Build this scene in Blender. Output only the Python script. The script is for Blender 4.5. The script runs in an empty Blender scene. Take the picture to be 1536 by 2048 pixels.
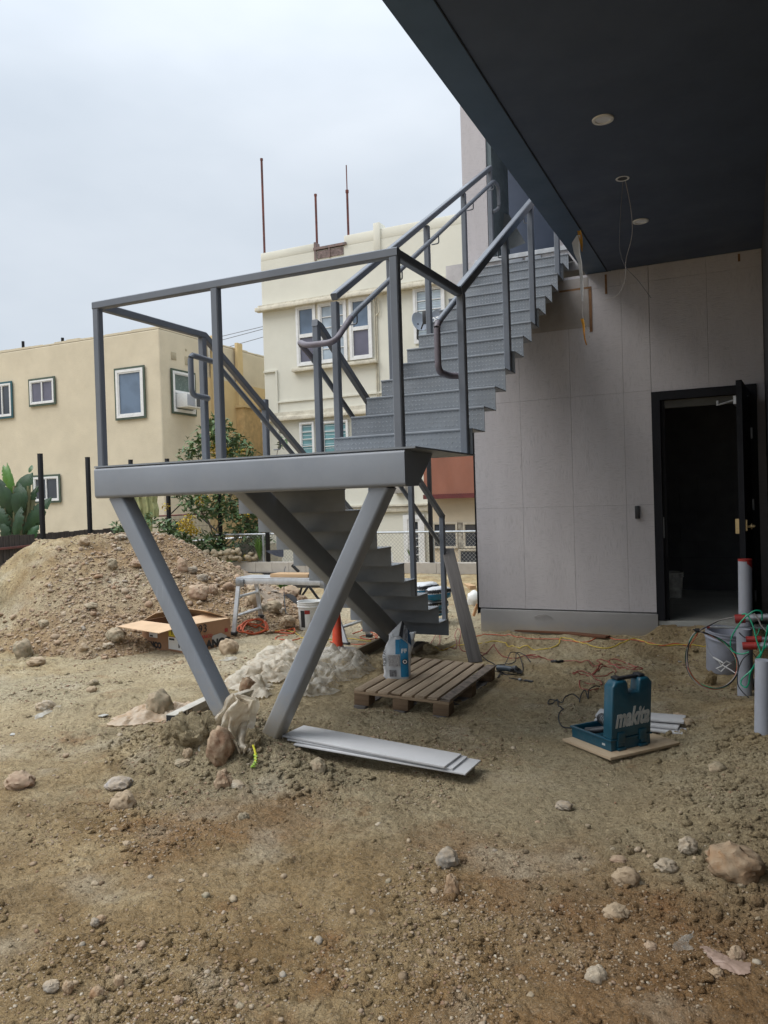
import bpy, bmesh, math, random
import numpy as np
from mathutils import Vector, Matrix
R = math.radians
random.seed(7)
rng = np.random.RandomState(11)
scene = bpy.context.scene
COL = scene.collection

# ------------------------------------------------------------------ camera
YAW, PITCH, ROLL, FPX = -0.435332, -0.011871, 0.0307381, 1564.26
CAM = Vector((0, 0, 1.5))
_f = Vector((math.sin(YAW)*math.cos(PITCH), math.cos(YAW)*math.cos(PITCH), math.sin(PITCH)))
_r = Vector((math.cos(YAW), -math.sin(YAW), 0)); _d = _f.cross(_r)
_cr = math.cos(ROLL)*_r + math.sin(ROLL)*_d
_cd = -math.sin(ROLL)*_r + math.cos(ROLL)*_d
cam_d = bpy.data.cameras.new('camera'); cam = bpy.data.objects.new('camera', cam_d); COL.objects.link(cam)
cam_d.sensor_fit = 'HORIZONTAL'; cam_d.sensor_width = 36; cam_d.lens = 36*FPX/1536
cam_d.clip_start = 0.05; cam_d.clip_end = 3000
m = Matrix((_cr, -_cd, -_f)).transposed().to_4x4(); m.translation = CAM
cam.matrix_world = m; scene.camera = cam
scene.render.resolution_x = 768; scene.render.resolution_y = 1024

# ------------------------------------------------------------------ sky and light (overcast)
world = bpy.data.worlds.new('World'); scene.world = world; world.use_nodes = True
wn = world.node_tree.nodes; wl = world.node_tree.links; wn.clear()
out = wn.new('ShaderNodeOutputWorld'); bg = wn.new('ShaderNodeBackground'); bg2 = wn.new('ShaderNodeBackground'); mixs = wn.new('ShaderNodeMixShader')
sky = wn.new('ShaderNodeTexSky'); sky.sky_type = 'NISHITA'; sky.sun_disc = False
SUN_EL, SUN_AZ = R(50), R(-128)
sky.sun_elevation = SUN_EL; sky.sun_rotation = SUN_AZ
wl.new(sky.outputs[0], bg.inputs[0]); bg.inputs[1].default_value = 0.09
tc = wn.new('ShaderNodeTexCoord'); mp = wn.new('ShaderNodeMapping'); mp.inputs['Scale'].default_value = (1, 1, 2.6)
nz = wn.new('ShaderNodeTexNoise'); nz.inputs['Scale'].default_value = 1.7; nz.inputs['Detail'].default_value = 5; nz.inputs['Roughness'].default_value = .5
rp = wn.new('ShaderNodeValToRGB')
rp.color_ramp.elements[0].position = .34; rp.color_ramp.elements[0].color = (0.60, 0.67, 0.75, 1)
rp.color_ramp.elements[1].position = .66; rp.color_ramp.elements[1].color = (0.78, 0.84, 0.91, 1)
wl.new(tc.outputs['Generated'], mp.inputs[0]); wl.new(mp.outputs[0], nz.inputs[0]); wl.new(nz.outputs[0], rp.inputs[0])
sx = wn.new('ShaderNodeSeparateXYZ'); wl.new(tc.outputs['Generated'], sx.inputs[0])
mr = wn.new('ShaderNodeMapRange'); pw_ = wn.new('ShaderNodeMath'); pw_.operation = 'POWER'; pw_.use_clamp = True; wl.new(sx.outputs[2], pw_.inputs[0]); pw_.inputs[1].default_value = 4.0
mr.inputs['From Min'].default_value = 0.0; mr.inputs['From Max'].default_value = 1.0
mr.inputs['To Min'].default_value = 0.50; mr.inputs['To Max'].default_value = 2.9; wl.new(pw_.outputs[0], mr.inputs[0])
wl.new(rp.outputs[0], bg2.inputs[0]); wl.new(mr.outputs[0], bg2.inputs[1])
mixs.inputs[0].default_value = .93
wl.new(bg.outputs[0], mixs.inputs[1]); wl.new(bg2.outputs[0], mixs.inputs[2]); wl.new(mixs.outputs[0], out.inputs[0])
sd = bpy.data.lights.new('sun', 'SUN'); sd.energy = 1.05; sd.angle = R(34); sd.color = (1, .965, .92)
so = bpy.data.objects.new('sun', sd); COL.objects.link(so)
_sv = Vector((math.sin(SUN_AZ)*math.cos(SUN_EL), math.cos(SUN_AZ)*math.cos(SUN_EL), math.sin(SUN_EL)))
so.rotation_euler = _sv.to_track_quat('Z', 'Y').to_euler(); so.location = (0, 0, 30)
vs = scene.view_settings; vs.view_transform = 'Standard'; vs.look = 'None'; vs.exposure = 0.92; vs.gamma = 1; vs.use_curve_mapping = False
scene.cycles.max_bounces = 8; scene.cycles.diffuse_bounces = 4

# ------------------------------------------------------------------ geometry of the place: rays from the picture onto real planes
def ray(px, py): return _f + _cr*((px-768)/FPX) + _cd*((py-1024)/FPX)
def on(px, py, ax, v):
    d = ray(px, py); return CAM + d*((v-CAM[ax])/d[ax])
def PX(px, py, v): return on(px, py, 0, v)
def PY(px, py, v): return on(px, py, 1, v)
def PZ(px, py, v): return on(px, py, 2, v)

# ------------------------------------------------------------------ noise and terrain
def _hash(ix, iy, s):
    h = (ix.astype(np.int64)*374761393 + iy.astype(np.int64)*668265263 + s*1442695041) & 0x7fffffff
    h = (h ^ (h >> 13))*1274126177 & 0x7fffffff
    return ((h ^ (h >> 16)) & 0xffff)/65535.0
def vnoise(x, y, s=0):
    x = np.asarray(x, float); y = np.asarray(y, float)
    ix = np.floor(x); iy = np.floor(y); fx = x-ix; fy = y-iy
    ux = fx*fx*fx*(fx*(fx*6-15)+10); uy = fy*fy*fy*(fy*(fy*6-15)+10)
    a = _hash(ix, iy, s); b = _hash(ix+1, iy, s); c = _hash(ix, iy+1, s); d = _hash(ix+1, iy+1, s)
    return ((a*(1-ux)+b*ux)*(1-uy)+(c*(1-ux)+d*ux)*uy)*2-1
def fbm(x, y, o=4, s=0, g=.5):
    r = 0; a = 1; t = 0
    for k in range(o):
        r = r+a*vnoise(x*2**k+k*17.3, y*2**k-k*9.1, s+k); t += a; a *= g
    return r/t
def sst(a, b, x):
    t = np.clip((x-a)/(b-a), 0, 1); return t*t*(3-2*t)
def gauss(x, y, cx, cy, sx_, sy_=None):
    sy_ = sy_ or sx_; return np.exp(-((x-cx)/sx_)**2-((y-cy)/sy_)**2)
def base_h(x, y):
    x = np.asarray(x, float); y = np.asarray(y, float)
    h = .035*fbm(x*.55, y*.55, 3, 3)*sst(1.0, 3.0, np.hypot(x, y))
    h = h+.16*gauss(x, y, -2.90, 4.0, .42, .30)+.10*gauss(x, y, -2.55, 3.70, .36, .20)+.09*gauss(x, y, -3.1, 3.75, .35, .28)
    h = h+.13*sst(7.2, 7.75, y)*sst(-2.95, -2.6, x)
    h = h+.12*sst(-.95, -.75, x)*sst(7.35, 7.8, y)
    h = h+.12*sst(-.55, .1, x)*sst(3.0, 4.4, y)*(1-sst(5.6, 6.4, y))
    h = h+.05*gauss(x, y, -.25, 3.5, .45, .6)
    h = h+.12*sst(11.0, 13.0, y)
    return h
def rough_h(x, y):
    x = np.asarray(x, float); y = np.asarray(y, float)
    a = fbm(x*3.1, y*3.1, 3, 21); msk = .35+.65*sst(-.15, .35, fbm(x*.9+4, y*.9, 2, 31))
    msk = msk*(1-.75*gauss(x, y, -.8, 3.9, .5, .9))
    b = np.abs(fbm(x*9, y*9, 3, 41)); c = fbm(x*26, y*26, 3, 51)
    d = np.clip(fbm(x*15, y*15, 2, 61)-.12, 0, 1)
    fad = 1-.5*sst(8, 14, y)
    nr = 1-sst(5, 9, np.hypot(x, y)); e = np.abs(fbm(x*34+3, y*34, 3, 55)); pit = np.clip(fbm(x*19+7, y*19, 3, 57)-.18, 0, 1)
    crk = sst(.035, .0, np.abs(fbm(x*5+2*fbm(x*3, y*3, 2, 66), y*5, 3, 67)))*sst(-.1, .2, fbm(x*1.3, y*1.3, 2, 68))
    return (.020*a+msk*(.024*(b-.2)+.040*d)+(.35+.65*msk)*(.009*c+nr*.014*(e-.2)-nr*.03*pit)-.010*crk*nr)*fad
SEG = [((-9.2, 6.2), .55, (-8.5, 7.0), 1.10), ((-8.5, 7.0), 1.10, (-7.95, 7.35), 1.15), ((-7.95, 7.35), 1.13, (-7.4, 8.2), 1.24), ((-7.4, 8.2), 1.24, (-6.6, 8.55), .68), ((-6.6, 8.55), .68, (-5.5, 8.4), .22)]
def mound_h(x, y):
    x = np.asarray(x, float); y = np.asarray(y, float); best = np.full(np.broadcast(x, y).shape, -9.0)
    for (ax, ay), az, (bx, by), bz in SEG:
        t = np.clip(((x-ax)*(bx-ax)+(y-ay)*(by-ay))/((bx-ax)**2+(by-ay)**2), 0, 1)
        d = np.hypot(x-ax-t*(bx-ax), y-ay-t*(by-ay)); z = az+t*(bz-az)-.60*np.maximum(np.sqrt(d*d+.06)-.24, 0)
        best = np.maximum(best, z)
    best = best-.42*sst(2.2, 1.45, x*.5+y*.87)
    best = np.where(best < .35, best*.8+.07-.0*best, best)
    e = .07*fbm(x*1.6, y*1.6, 3, 71)+.05*np.abs(fbm(x*4.2+y*1.5, y*4, 3, 81))+.018*fbm(x*17, y*17, 3, 91)+.03*np.clip(fbm(x*9, y*9, 2, 95)-.1, 0, 1)
    return best+e
def H(x, y):
    return float(max(base_h(x, y)+0.0, mound_h(x, y)))
def G(px, py, dz=0.0):
    """the point of the ground seen at a picture position (walk the ray down to the terrain)"""
    d = ray(px, py).normalized(); t = 1.0; p = CAM.copy(); last = 1.0
    while t < 40:
        p = CAM+d*t
        if p.z < H(p.x, p.y)+dz: break
        last = t; t += .06
    a, b = last, t
    for _ in range(12):
        c = (a+b)/2; p = CAM+d*c
        if p.z < H(p.x, p.y)+dz: b = c
        else: a = c
    return CAM+d*b
def depth(p): return (p-CAM).dot(_f)

# ------------------------------------------------------------------ materials
MATS = {}
class NT:
    def __init__(s, mt): s.n = mt.node_tree.nodes; s.l = mt.node_tree.links
    def node(s, t, **k):
        n = s.n.new(t)
        for a, b in k.items(): setattr(n, a, b)
        return n
    def link(s, a, b): s.l.new(a, b)
    def noise(s, vec, scale, detail=4, rough=.55, dist=0):
        n = s.node('ShaderNodeTexNoise'); n.inputs['Scale'].default_value = scale; n.inputs['Detail'].default_value = detail
        n.inputs['Roughness'].default_value = rough; n.inputs['Distortion'].default_value = dist
        if vec is not None: s.link(vec, n.inputs['Vector'])
        return n.outputs[0]
    def ramp(s, fac, stops):
        r = s.node('ShaderNodeValToRGB'); e = r.color_ramp.elements
        while len(e) < len(stops): e.new(.5)
        for i, (p, c) in enumerate(stops): e[i].position = p; e[i].color = (*c, 1) if len(c) == 3 else c
        s.link(fac, r.inputs[0]); return r.outputs[0]
    def mix(s, fac, a, b, mode='MIX'):
        x = s.node('ShaderNodeMix', data_type='RGBA', blend_type=mode)
        for soc, v in ((x.inputs[0], fac), (x.inputs[6], a), (x.inputs[7], b)):
            if isinstance(v, (int, float)): soc.default_value = v
            elif isinstance(v, tuple): soc.default_value = (*v, 1) if len(v) == 3 else v
            else: s.link(v, soc)
        return x.outputs[2]
    def math(s, op, a, b=None, c=None):
        x = s.node('ShaderNodeMath', operation=op)
        for i, v in enumerate((a, b, c)):
            if v is None: continue
            if isinstance(v, (int, float)): x.inputs[i].default_value = v
            else: s.link(v, x.inputs[i])
        return x.outputs[0]
    def mapping(s, vec, scale=(1, 1, 1), rot=(0, 0, 0), loc=(0, 0, 0)):
        m_ = s.node('ShaderNodeMapping'); m_.inputs['Scale'].default_value = scale; m_.inputs['Rotation'].default_value = rot; m_.inputs['Location'].default_value = loc
        s.link(vec, m_.inputs[0]); return m_.outputs[0]
    def bump(s, h, st, dist=.01, nrm=None):
        b = s.node('ShaderNodeBump'); b.inputs['Strength'].default_value = st; b.inputs['Distance'].default_value = dist; s.link(h, b.inputs['Height'])
        if nrm is not None: s.link(nrm, b.inputs['Normal'])
        return b.outputs[0]
def newmat(name):
    mt = bpy.data.materials.new(name); mt.use_nodes = True; t = NT(mt); p = t.n['Principled BSDF']
    g = t.node('ShaderNodeNewGeometry'); MATS[name] = mt
    return mt, t, p, g.outputs['Position']
def M(name, col, rough=.6, metal=0, var=.12, scale=6, col2=None, bump=0, bscale=60, bdist=.003, spec=.5, stretch=(1, 1, 1), dirt=0, trans=0, obj_coord=False, dirtcol=(.30, .24, .17)):
    if name in MATS: return MATS[name]
    mt, t, p, pos = newmat(name)
    if obj_coord: pos = t.node('ShaderNodeTexCoord').outputs['Object']
    v = t.mapping(pos, stretch)
    n1 = t.noise(v, scale, 5, .6)
    c2 = col2 or tuple(c*(1-var*2) for c in col); c1 = col if col2 else tuple(min(1, c*(1+var)) for c in col)
    c = t.ramp(n1, [(.3, c2), (.7, c1)])
    if dirt:
        n2 = t.noise(pos, scale*2.7, 6, .7); f = t.ramp(n2, [(.5, (0, 0, 0)), (.75, (dirt, dirt, dirt))])
        c = t.mix(f, c, dirtcol)
    t.link(c, p.inputs['Base Color'])
    rr = t.ramp(t.noise(v, scale*3, 3), [(.3, (rough*.85,)*3), (.7, (min(1, rough*1.15),)*3)]); t.link(rr, p.inputs['Roughness'])
    p.inputs['Metallic'].default_value = metal; p.inputs['Specular IOR Level'].default_value = spec
    if bump: t.link(t.bump(t.noise(v, bscale, 5, .6), bump, bdist), p.inputs['Normal'])
    if trans:
        tr = t.node('ShaderNodeBsdfTranslucent'); t.link(c, tr.inputs[0]); ms = t.node('ShaderNodeMixShader'); ms.inputs[0].default_value = trans
        o = [n for n in t.n if n.type == 'OUTPUT_MATERIAL'][0]
        t.link(p.outputs[0], ms.inputs[1]); t.link(tr.outputs[0], ms.inputs[2]); t.link(ms.outputs[0], o.inputs[0])
    return mt
def film_mat(name, c1, c2, clear=.25, rough=.45):
    mt, t, p, pos = newmat(name); n = t.noise(pos, 9, 6, .65, 1.0); c = t.ramp(n, [(.32, c2), (.6, c1)]); t.link(c, p.inputs['Base Color']); p.inputs['Roughness'].default_value = rough; p.inputs['Specular IOR Level'].default_value = .45
    rd = t.node('ShaderNodeTexNoise'); rd.noise_type = 'RIDGED_MULTIFRACTAL'; rd.inputs['Scale'].default_value = 9; rd.inputs['Detail'].default_value = 5; rd.inputs['Distortion'].default_value = .8; t.link(pos, rd.inputs['Vector'])
    t.link(t.bump(rd.outputs[0], .7, .02), p.inputs['Normal']); tr = t.node('ShaderNodeBsdfTranslucent'); t.link(c, tr.inputs[0]); tp = t.node('ShaderNodeBsdfTransparent'); m1 = t.node('ShaderNodeMixShader'); m2 = t.node('ShaderNodeMixShader'); m1.inputs[0].default_value = .4
    t.link(t.ramp(t.noise(pos, 5, 4, .6), [(.3, (0, 0, 0)), (.7, (clear*1.6,)*3)]), m2.inputs[0]); t.link(p.outputs[0], m1.inputs[1]); t.link(tr.outputs[0], m1.inputs[2]); t.link(m1.outputs[0], m2.inputs[1]); t.link(tp.outputs[0], m2.inputs[2]); t.link(m2.outputs[0], t.n['Material Output'].inputs[0]); return mt
def soil_mat(name, gravelly=False):
    mt, t, p, pos = newmat(name)
    big = t.noise(pos, .75, 4, .6, .4); mid = t.noise(t.mapping(pos, loc=(7, 3, 1)), 3.2, 6, .62, .3); fine = t.noise(pos, 38, 5, .7); fine2 = t.noise(pos, 140, 3, .6)
    c = t.ramp(mid, [(.28, (.25, .18, .10)), (.42, (.385, .295, .175)), (.55, (.47, .375, .235)), (.7, (.56, .47, .32))])
    # olive grey clay in broad areas
    f = t.ramp(big, [(.44, (0, 0, 0)), (.6, (.75, .75, .75))]); c = t.mix(f, c, t.ramp(mid, [(.3, (.28, .24, .16)), (.7, (.48, .43, .31))]))
    # browner, redder soil at the near end; building's shade also put into the colour
    sp = t.node('ShaderNodeSeparateXYZ'); t.link(pos, sp.inputs[0])
    n3 = t.noise(t.mapping(pos, loc=(3.7, 1.2, 0)), 1.35, 5, .65)
    if not gravelly:
        yy = t.math('ADD', sp.outputs[1], t.math('MULTIPLY', n3, 2.6)); near = t.ramp(t.math('MULTIPLY', yy, .1), [(.34, (1, 1, 1)), (.62, (0, 0, 0))])
        c = t.mix(t.math('MULTIPLY', near, .66), c, t.ramp(mid, [(.3, (.20, .12, .058)), (.55, (.35, .24, .13)), (.72, (.49, .375, .235))]))
    if not gravelly:
        wob = t.node('ShaderNodeVectorMath', operation='ADD'); nv3 = t.node('ShaderNodeTexNoise'); nv3.inputs['Scale'].default_value = 1.8; nv3.inputs['Detail'].default_value = 6; nv3.inputs['Roughness'].default_value = .65; t.link(pos, nv3.inputs['Vector']); t.link(pos, wob.inputs[0]); sc3 = t.node('ShaderNodeVectorMath', operation='SCALE'); sc3.inputs['Scale'].default_value = 1.5; t.link(nv3.outputs['Color'], sc3.inputs[0]); t.link(sc3.outputs[0], wob.inputs[1])
        for (cx_, cy_2, r_, cc_, am_) in ((-1.5, 4.9, 1.7, (.34, .29, .20), .45), (-4.6, 4.9, 1.7, (.54, .465, .33), .40), (-5.0, 8.5, 2.6, (.56, .50, .38), .5), (-.2, 2.6, .75, (.24, .13, .065), .6), (-2.3, 3.0, .5, (.25, .135, .07), .55), (-1.0, 3.1, .35, (.24, .125, .065), .5), (-1.6, 2.0, .9, (.27, .185, .10), .40), (-2.6, 3.75, .7, (.34, .30, .21), .6), (-.5, 3.9, .9, (.36, .31, .215), .5)):
            ds = t.node('ShaderNodeVectorMath', operation='DISTANCE'); t.link(wob.outputs[0], ds.inputs[0]); ds.inputs[1].default_value = (cx_+.75, cy_2+.75, .75)
            c = t.mix(t.math('MULTIPLY', t.ramp(t.math('DIVIDE', ds.outputs['Value'], r_*1.25), [(.45, (1, 1, 1)), (1.0, (0, 0, 0))]), am_), c, cc_)
    red = t.ramp(n3, [(.60, (0, 0, 0)), (.72, (.7, .7, .7))]); c = t.mix(red, c, (.26, .12, .055))
    if gravelly:
        xx = t.math('ADD', sp.outputs[0], t.math('MULTIPLY', n3, 1.2)); rt = t.ramp(t.math('MULTIPLY_ADD', xx, .1, 1.0), [(.25, (0, 0, 0)), (.36, (.75, .75, .75))])
        c = t.mix(rt, c, t.ramp(mid, [(.3, (.24, .145, .08)), (.7, (.44, .31, .20))]))
        dry = t.ramp(t.noise(t.mapping(pos, loc=(9, 9, 9)), 1.1, 4), [(.5, (0, 0, 0)), (.65, (.5, .5, .5))]); c = t.mix(dry, c, (.55, .49, .36))
    pale = t.ramp(t.noise(t.mapping(pos, loc=(1, 8, 2)), 2.3, 4, .5), [(.58, (0, 0, 0)), (.7, (.45, .45, .45))]); c = t.mix(pale, c, (.56, .49, .38))
    c = t.mix(t.math('MULTIPLY', t.ramp(fine, [(.32, (1, 1, 1)), (.50, (0, 0, 0))]), .72), c, (.105, .075, .045))  # random dark grains stand in for shade between the crumbs
    crevice_shade = t.noise(t.mapping(pos, loc=(5, 5, 5)), 9, 6, .75); c = t.mix(t.math('MULTIPLY', t.ramp(crevice_shade, [(.30, (1, 1, 1)), (.46, (0, 0, 0))]), .40), c, (.15, .10, .062))  # larger dark blotches, crevice shade put into the colour too
    c = t.mix(t.math('MULTIPLY', t.ramp(fine2, [(.56, (0, 0, 0)), (.72, (1, 1, 1))]), .4), c, (.62, .55, .44))
    hs = t.node('ShaderNodeHueSaturation'); hs.inputs['Saturation'].default_value = 1.12; hs.inputs['Value'].default_value = 1.02; t.link(c, hs.inputs['Color']); c = hs.outputs[0]
    t.link(c, p.inputs['Base Color']); p.inputs['Roughness'].default_value = .95; p.inputs['Specular IOR Level'].default_value = .15
    b = t.bump(t.noise(pos, 24, 7, .75, .6), 1.0, .05); v = t.node('ShaderNodeTexVoronoi'); v.inputs['Scale'].default_value = 70; t.link(pos, v.inputs['Vector'])
    b = t.bump(v.outputs['Distance'], .6, .014, b); b = t.bump(fine2, .8, .010, b)
    t.link(b, p.inputs['Normal']); return mt
def island_mat(name, cols, rough=.9, bump=.4, bscale=60):
    mt, t, p, pos = newmat(name); g = t.node('ShaderNodeNewGeometry')
    n = len(cols); c = t.ramp(g.outputs['Random Per Island'], [(i/(n-1), cl) for i, cl in enumerate(cols)])
    c = t.mix(t.ramp(t.noise(pos, 45, 5, .7), [(.3, (.55, .55, .55)), (.6, (0, 0, 0))]), c, (.13, .1, .065))
    t.link(c, p.inputs['Base Color']); p.inputs['Roughness'].default_value = rough; p.inputs['Specular IOR Level'].default_value = .2
    t.link(t.bump(t.noise(pos, bscale, 4, .7), bump, .008), p.inputs['Normal']); return mt

steel = M('painted_steel', (.225, .245, .275), .42, var=.07, scale=2.2, bump=.12, bscale=9, bdist=.004, dirt=.22, dirtcol=(.26, .265, .27))
def muddy(name, src_col, mud, z0, z1, rough=.42):
    mt, t, p, pos = newmat(name); n = t.noise(pos, 2.2, 5); c = t.ramp(n, [(.3, tuple(x*.86 for x in src_col)), (.7, tuple(x*1.07 for x in src_col))])
    sp_ = t.node('ShaderNodeSeparateXYZ'); t.link(pos, sp_.inputs[0]); hgt = t.math('ADD', sp_.outputs[2], t.math('MULTIPLY', t.noise(pos, 7, 6, .7), (z1-z0)*1.6))
    f = t.node('ShaderNodeMapRange'); f.inputs['From Min'].default_value = z0+(z1-z0)*.8; f.inputs['From Max'].default_value = z1+(z1-z0)*.8; f.inputs['To Min'].default_value = 1; f.inputs['To Max'].default_value = 0; t.link(hgt, f.inputs[0])
    sp2 = t.ramp(t.noise(pos, 38, 4, .7), [(.66, (0, 0, 0)), (.72, (.55, .55, .55))]); c = t.mix(t.math('MULTIPLY', sp2, .35), c, mud); c = t.mix(t.math('MULTIPLY', f.outputs[0], .75), c, mud)
    scr = t.noise(t.mapping(pos, (60, 60, 3), (.3, .5, 0)), 1.2, 3); c = t.mix(t.math('MULTIPLY', t.ramp(scr, [(.66, (0, 0, 0)), (.70, (1, 1, 1))]), .22), c, tuple(min(1, x*1.7) for x in src_col))
    t.link(c, p.inputs['Base Color']); p.inputs['Roughness'].default_value = rough; t.link(t.bump(t.noise(pos, 9, 4), .12, .004), p.inputs['Normal']); return mt
steel_mud = muddy('painted_steel_muddy', (.225, .245, .275), (.33, .28, .20), .10, .42)
steel_rail = M('painted_steel_rail', (.135, .15, .175), .40, var=.08, scale=3, bump=.1, bscale=25, dirt=.15, dirtcol=(.17, .175, .19))
lug_m = M('pale_lug_paint', (.33, .355, .38), .4)  # lugs are a lighter colour than the plate
steel_tread = M('painted_tread_plate', (.215, .235, .258), .45, var=.08, scale=5, dirt=.3, dirtcol=(.23, .23, .225))
primer = M('brown_primer', (.145, .125, .145), .5, var=.1, scale=8)
soil = soil_mat('dirt'); soil_m = soil_mat('mound_dirt', True)
tan_st = M('tan_stucco', (.60, .53, .40), .92, var=.05, scale=1.3, bump=.5, bscale=34, bdist=.012, spec=.15, dirt=.25, dirtcol=(.49, .42, .30))
yel_st = M('yellow_stucco', (.60, .46, .25), .92, var=.05, scale=1.5, bump=.4, bscale=34, bdist=.01, spec=.15)
cream = M('cream_stucco', (.64, .625, .545), .88, var=.035, scale=.9, bump=.3, bscale=22, bdist=.01, spec=.2, dirt=.12, dirtcol=(.54, .50, .40))
cream_dk = M('weathered_cornice', (.60, .56, .46), .88, var=.1, scale=4, bump=.5, bscale=18, bdist=.02, dirt=.6, dirtcol=(.26, .22, .16))
beige_st = M('beige_stucco', (.56, .47, .345), .9, var=.04, scale=2, bump=.3, bscale=30, bdist=.008)
white_fr = M('white_window_paint', (.70, .70, .69), .5, var=.05, scale=8, dirt=.25, dirtcol=(.42, .40, .36))
green_tr = M('dark_green_trim', (.06, .085, .06), .6, var=.1, scale=8)
teal_tr = M('teal_trim', (.02, .09, .11), .6, var=.1, scale=8)
black_st = M('black_steel', (.006, .006, .008), .5, var=.2, scale=5, spec=.25)
rust = M('rusty_pipe', (.16, .045, .032), .8, col2=(.075, .03, .028), scale=5, bump=.3, bscale=40)
redpanel = M('brown_red_panel', (.27, .105, .065), .75, var=.1, scale=1.6, dirt=.2, dirtcol=(.20, .09, .06), stretch=(1, 1, .4))
redtrim = M('dark_red_trim', (.12, .02, .018), .6, var=.15, scale=3)
conc = M('concrete', (.27, .262, .255), .85, var=.12, scale=3, bump=.25, bscale=40, bdist=.003, dirt=.35, dirtcol=(.19, .18, .17))
blockm = M('concrete_block', (.40, .365, .32), .95, var=.09, scale=3, bump=.5, bscale=70, bdist=.006, spec=.1, dirt=.2, dirtcol=(.3, .26, .21))
darkwood = M('dark_fence_boards', (.050, .040, .036), .9, var=.3, scale=5, stretch=(4, 4, .5), bump=.5, bscale=20)
navy = M('dark_soffit_paint', (.072, .095, .145), .62, var=.07, scale=1.2, bump=.25, bscale=160, bdist=.002, spec=.35)
navy2 = M('beam_blue_sky_glare', (.055, .10, .165), .5, var=.06, scale=1.2, bump=.15, bscale=140, bdist=.002)  # the beam's blue is sky glare put into its colour
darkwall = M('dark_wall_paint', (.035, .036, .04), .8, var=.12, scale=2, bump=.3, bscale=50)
blackdoor = M('black_door_paint', (.008, .0085, .012), .55, var=.1, scale=3, spec=.22)
lensmat = M('frosted_light_lens', (.78, .80, .84), .35, var=.03)
whiteplastic = M('white_plastic', (.72, .72, .70), .4, var=.04, scale=6, dirt=.25)
greyplastic = M('grey_pvc', (.34, .36, .41), .38, var=.06, scale=5, dirt=.25, dirtcol=(.3, .28, .26))
bucketgrey = M('grey_bucket_plastic', (.36, .38, .45), .4, var=.06, scale=5, dirt=.35, dirtcol=(.28, .25, .22))
redplastic = M('red_plastic_tape', (.30, .022, .018), .42, var=.12, scale=20)
conem = M('orange_cone_plastic', (.55, .055, .018), .5, var=.1, scale=10, dirt=.3)
cardb = M('cardboard', (.52, .355, .215), .85, var=.07, scale=4, bump=.1, bscale=60)
cardb_d = M('cardboard_print_side', (.30, .165, .09), .85, var=.08, scale=4)
cardb_p = M('pale_cardboard', (.50, .40, .30), .85, var=.08, scale=4)
ink = M('black_print', (.02, .02, .022), .7); inkred = M('red_print', (.32, .03, .03), .7); label = M('paper_label', (.68, .68, .66), .7, var=.03); yellab = M('yellow_label', (.55, .46, .03), .7)
tealp = M('teal_case_plastic', (.006, .062, .098), .34, var=.12, scale=6, bump=.12, bscale=200, bdist=.001, dirt=.35, dirtcol=(.06, .10, .12))
silverprint = M('silver_grey_print', (.46, .48, .48), .5, var=.15, scale=30)
blackpl = M('black_plastic', (.014, .015, .018), .45, var=.2, scale=12, dirt=.2, dirtcol=(.09, .08, .07))
greymetal = M('tool_metal', (.28, .29, .30), .4, metal=.8, var=.2, scale=20)
alu = M('aluminium', (.50, .51, .52), .42, metal=.65, var=.12, scale=7, dirt=.5, dirtcol=(.3, .29, .27))
galv = M('galvanised_steel', (.36, .38, .40), .38, metal=.6, var=.12, scale=14)
brass = M('brass', (.55, .42, .22), .35, metal=.7, var=.1, scale=20)
board_w = M('white_board', (.50, .50, .505), .6, var=.03, scale=4, dirt=.12, dirtcol=(.4, .37, .33))
boxplastic = film_mat('thin_film', (.74, .68, .56), (.50, .40, .28), .12); film_w = film_mat('clear_film', (.66, .64, .58), (.42, .37, .29), .58, .3); film_o = film_mat('stained_film', (.72, .60, .46), (.58, .38, .22), .15)
orange_s = M('rust_sealant', (.21, .105, .045), .8, var=.25, scale=9)
orange_t = M('orange_ribbon', (.68, .38, .07), .7, var=.15, scale=20)
cord_y = M('yellow_cord', (.55, .40, .05), .5, var=.1); cord_o = M('orange_cord', (.50, .095, .03), .5, var=.12); cord_r = M('red_cord', (.26, .055, .035), .55, var=.15); cord_g = M('green_wire', (.005, .30, .16), .4, var=.1); cord_b = M('black_cord', (.012, .014, .018), .5, var=.1); cord_w = M('grey_wire', (.40, .37, .35), .5); cord_k = M('thin_grey_cable', (.14, .14, .15), .5)
bagwhite = M('bag_white', (.60, .61, .62), .45, var=.08, scale=14, bump=.3, bscale=18, bdist=.01); bagblue = M('bag_blue', (.01, .19, .36), .4, var=.12, scale=14, bump=.3, bscale=18, bdist=.01); bagprint = M('bag_grey_print', (.22, .22, .23), .6, var=.4, scale=60)
conduitp = M('conduit_paint', (.50, .46, .36), .7)
plantgreen = M('big_leaf_green', (.045, .12, .03), .42, col2=(.02, .07, .022), scale=2.5, trans=.25, spec=.5)
plantlime = M('young_leaf_green', (.12, .25, .04), .42, col2=(.07, .17, .03), scale=2.5, trans=.3)
tuft = M('weed_green', (.10, .19, .035), .6, var=.3, scale=5, trans=.3)
bark = M('branch_bark', (.16, .13, .10), .9, var=.2, scale=10)
cactus = M('pale_cactus', (.36, .34, .16), .75, col2=(.18, .22, .09), scale=5, bump=.3, bscale=30)
wirem = M('fence_wire', (.30, .30, .29), .45, metal=.5)
leafm = island_mat('shrub_leaf', [(.05, .10, .035), (.085, .165, .055), (.13, .21, .09), (.07, .135, .075), (.17, .25, .11)], .55, .1)
flowm = island_mat('yellow_blossom', [(.42, .30, .02), (.55, .40, .03), (.35, .21, .02)], .7, .1)
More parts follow.
